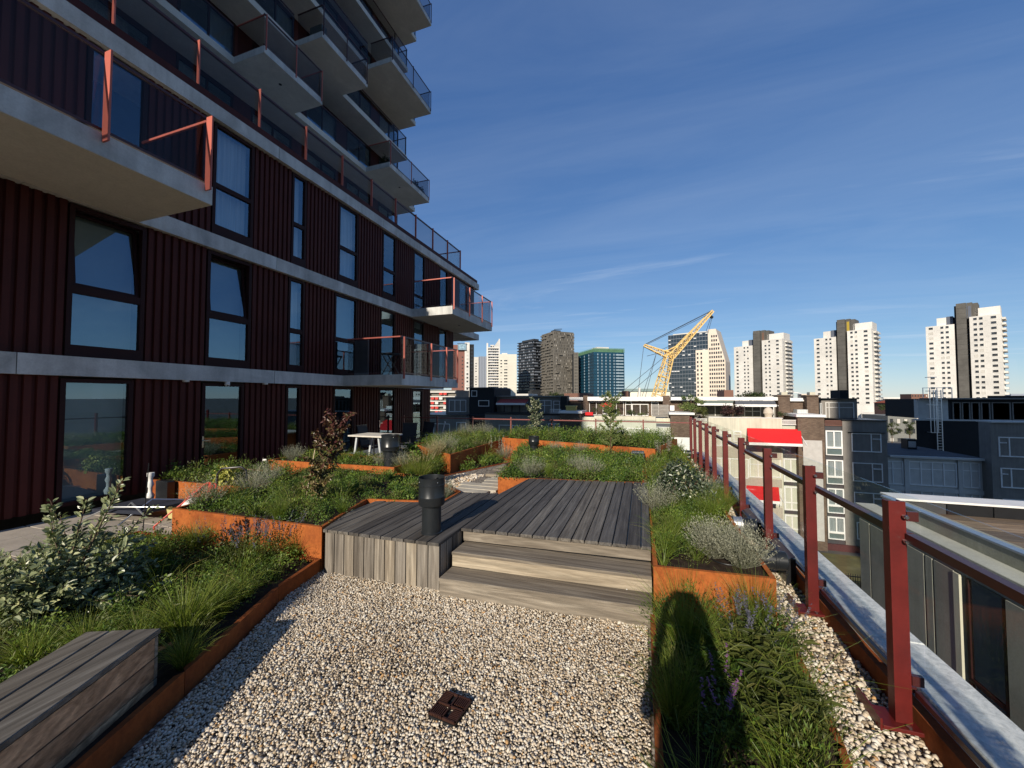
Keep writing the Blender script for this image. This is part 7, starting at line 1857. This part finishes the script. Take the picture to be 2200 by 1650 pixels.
lance('lance leaved green plant in the middle of the right foreground bed', 1640, 1500, .05, .45, .34, 620, .085)
lance('lance leaved green plant at the strip side of the right foreground bed, lower right', 1720, 1600, .05, .40, .34, 520, .085)
lance('lance leaved green plant below the shadow in the right foreground bed', 1530, 1480, .05, .38, .30, 420, .075)
lance('lance leaved green plant at the bottom edge of the photo beside the purple spikes', 1660, 1640, .05, .38, .32, 420, .08)
# small weed at the lowest step
x, y = at_z(1165, 1298, .0); put(mound(.12, .05, 60, .02, .012, .5), 'weed', L_GREEN, x, y, .0, 'small weed sprouting at the foot of the lowest wooden step', 'weed')
# thin black garden stake in the left bed
x, y = at_z(307, 1140, .05); q = MB(); q.tube([(x, y, .03), (x + .02, y + .03, .90)], .006, 7); tag(q.build('garden_stake', M_BLACK, None, True), 'thin black stake standing at the left rear of the left bed', 'stake')

# ---- city trees and roof garden plants
def city_tree(name, label, px, py0, py1, y, wpx, mat=L_CITY, group='street trees', cat='tree', n=1500, base=None):
    x, zt = at_y(px, py0, y); zb = GZ if base is None else at_y(px, base, y)[1]; zc = at_y(px, py1, y)[1]
    w = abs(at_y(px + wpx / 2, 853, y)[0] - at_y(px - wpx / 2, 853, y)[0]); h = zt - zc
    t = thing(name, label, cat, (x, y, zb), group); q = MB(); q.tube([(x, y, zb), (x + .1, y, zc), (x, y, zt - h * .25)], [w * .05, w * .04, w * .012], 7)
    for k in range(7): a = k * .9; q.tube([(x + .05, y, zc + h * .1), (x + w * .3 * math.cos(a), y + w * .3 * math.sin(a), zc + h * (.35 + .07 * k))], [w * .02, w * .005], 5)
    q.build('trunk', M_STEM, t, True)
    v = Veg(); k = 16; c = np.stack([NP.normal(0, .26, k) * w, NP.normal(0, .26, k) * w, (zc - zb) + h * NP.uniform(.12, .85, k)], 1); m = n // k
    for cc in c:
        r = w * NP.uniform(.14, .24); u_ = unit(NP.normal(0, 1, (m, 3))); P = cc + u_ * r * (NP.uniform(.4, 1.1, m)[:, None]) * np.array([1, 1, .75])
        v.leaves(P, NP.normal(0, 1, (m, 3)), u_ + UPV * .6, w * .075, w * .05, np.clip(NP.uniform(.25, .75) + NP.normal(0, .15, m), 0, 1), .2, False)
    fo = v.build('crown', mat, None, origin=(0, 0, 0)); fo.parent = t
    return t
city_tree('street_tree', 'street tree on the left in the gap between the grey and black houses', 1914, 903, 938, 98, 26, n=1700)
city_tree('street_tree', 'street tree on the right in the gap against the black house wall', 1952, 901, 938, 96, 30, n=1700)
city_tree('street_tree', 'rounded tree in front of the white annex left of the red roofed block', 1902, 866, 884, 180, 26, n=1300)
city_tree('street_tree', 'tree line clump at the foot of the leftmost white tower', 1612, 844, 858, 200, 50, L_CITY, n=1500)
city_tree('street_tree', 'green tree top peeping over the roofs below the patterned tower', 1192, 843, 856, 120, 30, L_CITY, n=1100)
city_tree('roof_tree', 'bright green tree on the roof terrace right of the brick chimney', 1484, 846, 886, 41.6, 40, L_PALE, 'roof garden plants', n=2200, base=896)
city_tree('roof_shrub', 'green shrub next to the roof terrace tree', 1508, 868, 893, 41.4, 30, L_MOSS, 'roof garden plants', 'shrub', 1300, 897)
city_tree('roof_shrub', 'dark red leaved shrub on the cream roof terrace under the green awning', 1572, 869, 893, 41.0, 46, L_RED, 'roof garden plants', 'shrub', 1700, 897)
city_tree('roof_shrub', 'green shrub between the brick chimneys on the roof terrace', 1678, 884, 895, 41.2, 22, L_CITY, 'roof garden plants', 'shrub', 700, 897)
city_tree('roof_shrub', 'bushy plant beside the white terrace doors of the pale house', 1355, 880, 892, 41.0, 22, L_CITY, 'roof garden plants', 'shrub', 700, 894)
city_tree('roof_shrub', 'low plant right of the white terrace doors of the pale house', 1377, 886, 893, 41.0, 16, L_PALE, 'roof garden plants', 'shrub', 500, 894)
city_tree('roof_shrub', 'potted plant left of the red parasol', 1281, 872, 890, 41.2, 14, L_CITY, 'roof garden plants', 'shrub', 600, 895)
city_tree('roof_shrub', 'potted plant under the red parasol', 1304, 872, 890, 41.4, 14, L_PALE, 'roof garden plants', 'shrub', 600, 895)
city_tree('roof_shrub', 'dark potted plant right of the red parasol', 1331, 870, 892, 41.2, 15, L_RED, 'roof garden plants', 'shrub', 600, 895)
city_tree('roof_shrub', 'tall thin plant beside the slatted screen of the pale house', 1391, 866, 890, 41.2, 10, L_CITY, 'roof garden plants', 'shrub', 500, 895)
city_tree('roof_shrub', 'small bush beside the yellow box on the brick pier', 1246, 870, 884, 41.5, 14, L_CITY, 'roof garden plants', 'shrub', 500, 888)
# ================================================================== GARDEN FURNITURE AND LOOSE THINGS
M_CHAIR = plain('dark textilene', (0.022, 0.024, 0.030), 0.7, 0, 0.1)
M_CHAIRF = plain('anthracite chair frame', (0.03, 0.032, 0.036), 0.4, 0.3)
M_LCHAIR = plain('pale grey plastic', (0.50, 0.53, 0.54), 0.5)
def garden_chair(label, x, y, z, rot, frame, seatm, group='garden chairs by the table', src=None):
    t = thing('garden_chair', label, 'chair', (x, y, z), group)
    def bx(name, mat, *bars):
        q = MB()
        for a, b, w, h in bars: q.bar((x + a[0], y + a[1], z + a[2]), (x + b[0], y + b[1], z + b[2]), w, h)
        return q.build(name, mat, t)
    for sx in (-0.25, 0.25):
        bx('leg', frame, ((sx, -0.24, 0), (sx * 0.98, -0.22, 0.64), 0.03, 0.03)); bx('leg', frame, ((sx, 0.26, 0), (sx * 0.98, 0.16, 0.44), 0.03, 0.03))
        bx('armrest', frame, ((sx, -0.26, 0.655), (sx, 0.24, 0.655), 0.045, 0.025))
    bx('seat', seatm, ((0, -0.24, 0.43), (0, 0.20, 0.41), 0.46, 0.025)); bx('backrest', seatm, ((0, 0.215, 0.44), (0, 0.36, 1.02), 0.46, 0.025))
    bx('back_bar', frame, ((-0.25, 0.365, 1.03), (0.25, 0.365, 1.03), 0.03, 0.03))
    t.rotation_euler.z = rot
    return t
tbx, tby = -6.75, 8.9
garden_chair('dark garden chair at the left side of the table, against the facade', -7.75, 9.7, -0.14, R(95), M_CHAIRF, M_CHAIR)
garden_chair('dark high backed garden chair behind the vent pipe, left of two', -6.85, 10.1, -0.1, R(10), M_CHAIRF, M_CHAIR)
garden_chair('dark high backed garden chair behind the vent pipe, right of two', -6.65, 10.65, -0.1, R(-15), M_CHAIRF, M_CHAIR)
garden_chair('pale grey garden chair right of the dark chairs at the corner of the building', -6.4, 11.0, -0.1, R(-60), M_LCHAIR, M_LCHAIR)
t = thing('garden_table', 'pale topped garden table with grey legs in front of the glazed doors', 'table', (-7.05, 8.75, -0.14))
q = MB(); q.cbox(-7.45, -6.3, 8.35, 9.15, 0.70, 0.735, 0.004); q.build('tabletop', plain('bleached table top', (0.62, 0.58, 0.50), 0.6), t)
for (x, y) in ((-7.35, 8.45), (-6.42, 8.45), (-7.35, 9.05), (-6.42, 9.05)): q = MB(); q.bar((x, y, -0.14), (x + (0.12 if x < -7 else -0.12), y, 0.70), 0.05, 0.05); q.build('leg', M_LCHAIR, t)

# folded lounger on the paving
t = thing('folded_lounger', 'folded navy lounger with white tube frame lying on the paving by the window', 'lounger', (-7.3, 3.9, -0.098))
q = MB(); q.prism([(-7.95, 3.55), (-6.95, 3.65), (-6.85, 4.25), (-7.9, 4.15)], [0.0, 0.03, 0.05, 0.02], [0.05, 0.08, 0.10, 0.07]); q.build('cushion', plain('navy canvas', (0.012, 0.016, 0.032), 0.85), t)
for pts in ([(-7.95, 3.45, -0.08), (-7.4, 3.5, 0.14), (-6.8, 3.85, 0.10)], [(-7.9, 3.9, -0.08), (-7.3, 3.7, 0.16), (-6.75, 3.6, 0.02)], [(-7.1, 3.45, -0.08), (-7.2, 3.9, 0.17), (-7.1, 4.28, 0.08)]):
    q = MB(); q.tube(pts, 0.012, 7); q.build('tube_frame', M_GALV, t, True)
# white turned baluster standing by the window, black crates behind it
q = MB(); x, y = -7.95, 4.28; q.lathe((x, y, -0.098), [(0.075, 0), (0.075, 0.05), (0.035, 0.08), (0.055, 0.14), (0.06, 0.18), (0.03, 0.23), (0.028, 0.30), (0.05, 0.36), (0.03, 0.42), (0.032, 0.47), (0.05, 0.50), (0.05, 0.56), (0.001, 0.565)], 20)
tag(q.build('baluster', M_WHITE, None, True), 'white turned baluster standing at the right edge of the big ground floor window', 'ornament')
q = MB(); q.cbox(-7.85, -7.55, 4.30, 4.41, -0.098, 0.33, 0.01); tag(q.build('crate', M_BLACK), 'black crate between the white baluster and the orange planter', 'crate')
# garden cart full of clippings: bag, hose, handle
cx, cy = -6.02, 3.92
t = thing('garden_bag', 'white and green garden bag lying under the red hose', 'bag', (cx, cy, -0.098))
bm_ = MB(); n = 14; vs = []; fs = []
for i in range(n + 1):
    for j in range(n + 1):
        u, w_ = i / n * 2 - 1, j / n * 2 - 1; hgt = 0.22 * max(0, 1 - u * u) ** .5 * max(0, 1 - w_ * w_) ** .5 * (1 + .18 * math.sin(5 * u + 3 * w_))
        vs.append((cx + u * 0.28 + w_ * 0.05, cy + w_ * 0.2, 0.14 + hgt * 0.8))
for i in range(n):
    for j in range(n): fs.append((i * (n + 1) + j, (i + 1) * (n + 1) + j, (i + 1) * (n + 1) + j + 1, i * (n + 1) + j + 1))
bm_.add(vs, fs); bm_.build('cloth', plain('white bag film', (0.70, 0.70, 0.66), 0.5), t, True)
bm_ = MB(); bm_.add([(x_ * 1, y_, z_ + 0.006) for x_, y_, z_ in vs], [f for k, f in enumerate(fs) if (k // n) in (5, 6, 7, 8) and 3 < (k % n) < 11]); bm_.build('printed_panel', plain('bag green', (0.05, 0.30, 0.03), 0.5), t, True)
q = MB(); q.cbox(cx - 0.30, cx + 0.40, cy - 0.22, cy + 0.24, -0.098, 0.135, 0.01); tag(q.build('pallet_box', plain('pale plywood', (0.55, 0.50, 0.42), 0.7)), 'pale low box carrying the garden bag at the end of the long planter', 'box')
q = MB(); pts = []
for k in range(130):
    a = k * 0.31; r = 0.20 + 0.05 * math.sin(k * 0.17); pts.append((cx - 0.02 + r * math.cos(a) * 1.15, cy - 0.08 + r * math.sin(a) * 0.55, 0.30 + 0.16 * math.sin(a + 0.5) + 0.05 * math.sin(k * 0.07)))
pts += [(cx - 0.3, cy - 0.3, 0.10), (cx - 0.42, cy - 0.40, -0.05), (cx - 0.2, cy - 0.5, -0.08)]
q.tube(pts, 0.011, 6); tag(q.build('garden_hose', plain('red hose', (0.55, 0.055, 0.035), 0.5), None, True), 'coiled red garden hose on the white and green bag', 'hose')
q = MB(); q.tube([(cx + 0.10, cy + 0.05, 0.10), (cx + 0.10, cy + 0.08, 0.62), (cx + 0.16, cy + 0.10, 0.70), (cx + 0.42, cy + 0.20, 0.72), (cx + 0.49, cy + 0.22, 0.67), (cx + 0.51, cy + 0.22, 0.52)], 0.016, 8)
tag(q.build('push_handle', M_BLACK, None, True), 'black bent tube handle standing up behind the red hose', 'handle')
q = MB(); q.lathe((-6.75, 4.02, -0.098), [(0.10, 0), (0.13, 0.02), (0.15, 0.12), (0.155, 0.16), (0.145, 0.16), (0.135, 0.03), (0.001, 0.025)], 22); tag(q.build('plant_pot', plain('pale yellow pot', (0.60, 0.52, 0.22), 0.5), None, True), 'pale yellow pot on the paving left of the red hose', 'pot')
v = Veg(); n = 34; a = NP.random(n) * 6.28; v.blades(np.zeros((n, 3)), np.stack([np.cos(a) * .7, np.sin(a) * .5, NP.uniform(.4, 1.2, n)], 1), NP.uniform(.25, .5, n), .006, .6, NP.random(n) * .7, 3); put(v, 'clippings', L_STRAW, cx + 0.02, cy + 0.12, 0.24, 'dry twiggy clippings piled round the black handle', 'clippings')
# plant label and solar light
t = thing('plant_label', 'small white plant label on a wire behind the planter under the red leaved sapling', 'label', (-7.55, 6.05, -0.14)); q = MB(); q.tube([(-7.55, 6.05, -0.14), (-7.58, 6.05, 0.40)], 0.004, 6); q.build('wire', M_BLACK, t); q = MB(); q.box(-7.60, -7.49, 6.04, 6.055, 0.40, 0.445); q.build('plate', M_WHITE, t)
# black watering hose ring round the silver shrubs
q = MB(); x, y = at_z(1565, 1205, 0.335); q.tube([(x + 0.13 * math.cos(a), y + 0.10 * math.sin(a), 0.339) for a in [k * 0.3 for k in range(21)]], 0.006, 6, cap=False); tag(q.build('drip_hose', M_BLACK, None, True), 'black drip hose ring on the soil at the foot of the two silvery shrubs', 'hose')
# small black lamp between fountain grasses
x, y = at_z(1005, 992, 0.2); t = thing('garden_lamp', 'small black garden lamp standing in the low bed behind the fountain grass', 'lamp', (x, y, 0.13)); q = MB(); q.lathe((x, y, 0.13), [(0.02, 0), (0.02, 0.16), (0.10, 0.17), (0.10, 0.20), (0.05, 0.26), (0.001, 0.27)], 16); q.build('body', M_BLACK, t, True)
# dark vent grille set in front of the far planter
x0, x1 = at_y(1357, 970, 9.0)[0], at_y(1384, 970, 9.0)[0]; t = thing('vent_grille', 'low dark grey ventilation box in front of the far orange planter, near its right end', 'vent', (x0, 8.9, 0.4)); q = MB(); q.cbox(x0, x1, 8.82, 9.04, 0.40, 0.56, 0.01); q.build('casing', plain('vent grey', (0.12, 0.13, 0.15), 0.5), t)
for k in range(3): q = MB(); w_ = (x1 - x0) / 3; q.box(x0 + k * w_ + 0.02, x0 + (k + 1) * w_ - 0.02, 8.812, 8.819, 0.42, 0.53); q.build('grille', M_PIPE, t)

# folding bistro chair and screens on the first floor balcony
t = thing('bistro_table', 'dark folding bistro table on the lower glass balcony', 'table', (-7.4, 10.1, 2.39))
q = MB(); q.lathe((-7.4, 10.1, 3.08), [(0.30, 0), (0.30, 0.02), (0.001, 0.02)], 22); q.lathe((-7.4, 10.1, 3.08), [(0.001, 0), (0.30, 0)], 22); q.build('tabletop', M_CHAIRF, t)
for s_ in (-1, 1): q = MB(); q.bar((-7.4 + .25 * s_, 9.95, 2.39), (-7.4 - .22 * s_, 9.95, 3.08), .022, .022); q.build('leg', M_CHAIRF, t); q = MB(); q.bar((-7.4 + .25 * s_, 10.25, 2.39), (-7.4 - .22 * s_, 10.25, 3.08), .022, .022); q.build('leg', M_CHAIRF, t)
q = MB(); q.box(-8.2, -7.7, 9.42, 9.45, 2.39, 3.45); tag(q.build('privacy_screen', plain('grey screen', (0.16, 0.16, 0.16), 0.9)), 'grey screen leaning inside the near end of the lower glass balcony', 'screen')
# planter box on a tower balcony, plants on the lowest tower balcony
q = MB(); q.cbox(-12.65, -12.05, 11.72, 11.98, 16.35, 16.78, 0.01); tag(q.build('planter_box', plain('grey green box', (0.20, 0.22, 0.19), 0.7)), 'grey planter box in the corner of an upper tower balcony', 'planter')
bpl = mound(.8, .75, 420, .10, .06, .35)
B0 = put(bpl, 'balcony_plant', L_CITY, -12.6, 16.6, 13.6, 'dark bushy plant at the near end of the lowest tower balcony', 'plant', 'plants on the tower balcony')
again(B0, -12.4, 18.9, 13.6, 'dark bushy plant at the far end of the lowest tower balcony', 0.9); again(B0, -12.3, 19.4, 13.6, 'small dark plant in the far corner of the lowest tower balcony', 0.7)

# things on the roof terraces across the yard
def zr(px, py, y=41.2): return at_y(px, py, y)
x, zt = zr(1305, 863.5, 41.8); zb = zr(1305, 895, 41.8)[1]; xr = abs(zr(1322, 870, 41.8)[0] - x)
t = thing('parasol', 'red parasol open on the roof terrace of the pale house', 'parasol', (x, 41.8, zb)); q = MB(); k = 8; h = zt - zr(1305, 871, 41.8)[1]
q.lathe((x, 41.8, zt), [(0.02, 0), (xr, -h), (xr * .98, -h - .12)], k); q.build('canopy', M_REDAWN, t); q = MB(); q.tube([(x, 41.8, zb), (x, 41.8, zt)], .035, 6); q.build('pole', M_WHITE, t)
x0, zt = zr(1217, 871.5, 40.6); x1, zb = zr(1238, 883, 40.6); t = thing('storage_box', 'yellow wooden box on top of the brick pier', 'box', ((x0 + x1) / 2, 40.6, zb)); q = MB(); q.cbox(x0, x1, 40.3, 41.1, zb, zt - .12, .01); q.build('body', plain('yellow wood', (0.52, 0.38, 0.10), 0.7), t); q = MB(); q.cbox(x0 - .05, x1 + .05, 40.25, 41.15, zt - .119, zt, .01); q.build('lid', plain('yellow lid', (0.60, 0.46, 0.15), 0.7), t)
x0, zt = zr(1400, 869, 40.9); x1, zb = zr(1437, 896, 40.9); t = thing('slatted_screen', 'weathered slatted wooden screen on the terrace left of the brick pier', 'screen', ((x0 + x1) / 2, 40.9, zb))
for k in range(9): z = zb + (zt - zb) * k / 9; q = MB(); q.box(x0, x1, 40.88, 40.91, z, z + (zt - zb) / 9 * .8); q.build('slat', plain('silvered slat %d' % k, (0.30, 0.28, 0.25), 0.9) if k == 0 else MATS['silvered slat 0'], t)
for x in (x0 + .1, x1 - .1): q = MB(); q.box(x, x + .07, 40.911, 40.97, zb - .2, zt); q.build('post', MATS['silvered slat 0'], t)
for (px, lab) in ((1300, 'white pot under the red parasol, left'), (1322, 'white pot under the red parasol, right')):
    x, zb = zr(px, 895, 41.0); q = MB(); q.lathe((x, 41.0, zb), [(.12, 0), (.18, .36), (.15, .36), (.001, .30)], 10); tag(q.build('flower_pot', M_WHITE, None, True), lab, 'pot', 'pots on the roof terrace')
x, zb = zr(1267, 890, 41.0); q = MB(); q.cbox(x - .45, x + .35, 40.8, 41.2, zb - .1, zb + .22, .02); tag(q.build('red_cushion', M_REDAWN), 'red cushion on the terrace left of the pale sapling', 'cushion')
x, zb = zr(1444, 882, 41.0); t = thing('satellite_dish', 'small white satellite box on the roof right of the slatted screen', 'dish', (x, 41, zb)); q = MB(); q.box(x - .2, x + .2, 40.9, 41.1, zb, zb + .5); q.build('housing', M_WHITE, t); q = MB(); q.tube([(x, 41, zb - .7), (x, 41, zb)], .03, 6); q.build('mast', M_GALV, t)
x, zb = zr(1651, 897, 41.2); q = MB(); q.lathe((x, 41.2, zb - .1), [(.32, 0), (.30, .3), (.42, .5), (.36, .8), (.20, 1.0), (.001, 1.08)], 14); tag(q.build('wicker_ornament', plain('pale wicker', (0.55, 0.47, 0.38), 0.9), None, True), 'pale rounded ornament before the white roof terrace door', 'ornament')
# parked vans by the street trees
for (px, w_, lab, m_) in ((1947, 11, 'white van parked under the right street tree', M_WHITE), (1933, 9, 'pale grey van parked under the left street tree', M_TGREY)):
    x, _ = at_y(px, 940, 92); d_ = abs(at_y(px + w_ / 2, 940, 92)[0] - x); t = thing('parked_van', lab, 'van', (x, 92, GZ)); q = MB(); q.cbox(x - d_ * 1.6, x + d_ * .7, 91, 93, GZ + .4, GZ + 2.5, .15); q.cbox(x + d_ * .7, x + d_ * 1.6, 91.05, 92.95, GZ + .4, GZ + 1.5, .15); q.build('body', m_, t)
    for xx in (x - d_, x + d_): q = MB(); q.lathe((xx, 90.98, GZ + .38), [(.001, 0), (.38, 0), (.38, .22), (.001, .22)], 14, axis='y'); q.build('wheel', M_BLACK, t, True)
    q = MB(); q.box(x + d_ * .3, x + d_ * .66, 90.985, 90.999, GZ + 1.5, GZ + 2.2); q.build('window', M_PANE, t)
# the silvery duct bend in the yard
q = MB(); q.tube([(14.6, 29.0, GZ + 1.2), (15.2, 29.0, GZ + 1.2), (15.9, 29.0, GZ + 1.15)], .35, 16); tag(q.build('metal_duct', M_GALV, None, True), 'shiny metal duct in front of the dark bar fence in the yard', 'duct')

# ================================================================== THE PHOTOGRAPHER, whose head shades the orange planter
PX, PYY = -0.035, -0.36
t = thing('person', 'person standing at the camera whose head shadow falls on the orange planter front', 'person', (PX, PYY, 0.0))
V_ = [((0, 0, .98), .155), ((0, 0, 1.15), .145), ((0, .0, 1.32), .165), ((0, .0, 1.46), .13), ((0, .01, 1.55), .062), ((0, .03, 1.64), .088), ((0, .035, 1.73), .098), ((0, .03, 1.80), .075)]
E_ = [(i, i + 1) for i in range(7)]
def chain(start, pts):
    prev = start
    for p, r in pts: V_.append((p, r)); E_.append((prev, len(V_) - 1)); prev = len(V_) - 1
    return prev
hands = []
for s_ in (-1, 1):
    chain(0, [((.10 * s_, 0, .92), .115), ((.12 * s_, .02, .52), .072), ((.125 * s_, -.01, .30), .062), ((.13 * s_, -.02, .09), .045), ((.145 * s_, .10, .035), .042), ((.15 * s_, .18, .03), .03)])
    hands.append(chain(3, [((.165 * s_, 0, 1.42), .068), ((.215 * s_, .08, 1.17), .050), ((.15 * s_, .22, 1.45), .040), ((.115 * s_, .275, 1.66), .028), ((.095 * s_, .285, 1.70), .026)]))
for s_, hnd in zip((-1, 1), hands):
    for k in range(4): chain(hnd, [((.088 * s_, .305 + .002 * k, 1.735 - .018 * k), .0095), ((.080 * s_, .335, 1.742 - .018 * k), .0085), ((.066 * s_, .337, 1.742 - .018 * k), .0075)])
    chain(hnd, [((.080 * s_, .272, 1.725), .011), ((.060 * s_, .292, 1.74), .009)])
me = bpy.data.meshes.new('body'); me.from_pydata([(p[0], p[1], p[2]) for p, _ in V_], E_, []); bo = bpy.data.objects.new('body', me); COL.objects.link(bo)
sk = bo.modifiers.new('skin', 'SKIN'); sk.use_smooth_shade = True; ss = bo.modifiers.new('sub', 'SUBSURF'); ss.levels = 1; ss.render_levels = 1
for i, (p, r) in enumerate(V_): me.skin_vertices[0].data[i].radius = (r, r * (.72 if i in (0, 1, 2, 3) else 1)); me.skin_vertices[0].data[i].use_root = (i == 0)
dg = bpy.context.evaluated_depsgraph_get(); dg.update(); me2 = bpy.data.meshes.new_from_object(bo.evaluated_get(dg)); bpy.data.objects.remove(bo)
for m_ in (plain('skin', (0.45, 0.26, 0.18), 0.55), plain('navy shirt', (0.03, 0.04, 0.07), 0.85), plain('grey trousers', (0.08, 0.08, 0.085), 0.9), plain('shoe leather', (0.03, 0.025, 0.02), 0.6)): me2.materials.append(m_)
for pl in me2.polygons:
    c = pl.center; pl.use_smooth = True
    pl.material_index = 3 if c.z < .075 else 2 if c.z < .98 else (0 if (c.z > 1.52 and abs(c.x) < .11 and c.y < .2) or c.y > .245 else 1)
bo = bpy.data.objects.new('body', me2); COL.objects.link(bo); bo.parent = t
hm = MB(); hm.lathe((PX, PYY + .02, 1.70), [(.085, 0), (.094, .04), (.092, .09), (.076, .14), (.045, .165), (.001, .172)], 18); hm.build('hair', plain('dark brown hair', (0.03, 0.02, 0.012), 0.7), t, True)
fm = MB(); fm.add([(PX - .012, PYY + .128, 1.715), (PX + .012, PYY + .128, 1.715), (PX, PYY + .155, 1.70), (PX, PYY + .130, 1.745)], [(0, 1, 2), (0, 2, 3), (2, 1, 3)]); fm.build('nose', MATS['skin'], t)
for s_ in (-1, 1): q = MB(); q.lathe((PX + .035 * s_, PYY + .120, 1.74), [(.001, .012), (.010, .008), (.012, 0)], 10, axis='y'); q.build('eye', M_WHITE, t, True); q = MB(); q.lathe((PX + .098 * s_, PYY + .03, 1.715), [(.001, -.03), (.018, -.02), (.02, .02), (.001, .032)], 8); q.build('ear', MATS['skin'], t, True)
q = MB(); q.box(PX - .03, PX + .03, PYY + .126, PYY + .131, 1.665, 1.672); q.build('mouth', plain('lips', (0.30, 0.12, 0.10), 0.5), t)
q = MB(); q.cbox(PX - .068, PX + .078, -.044, -.036, 1.705, 1.775, .002); tag(q.build('phone', M_BLACK), 'black phone held up by the person behind the camera', 'phone')
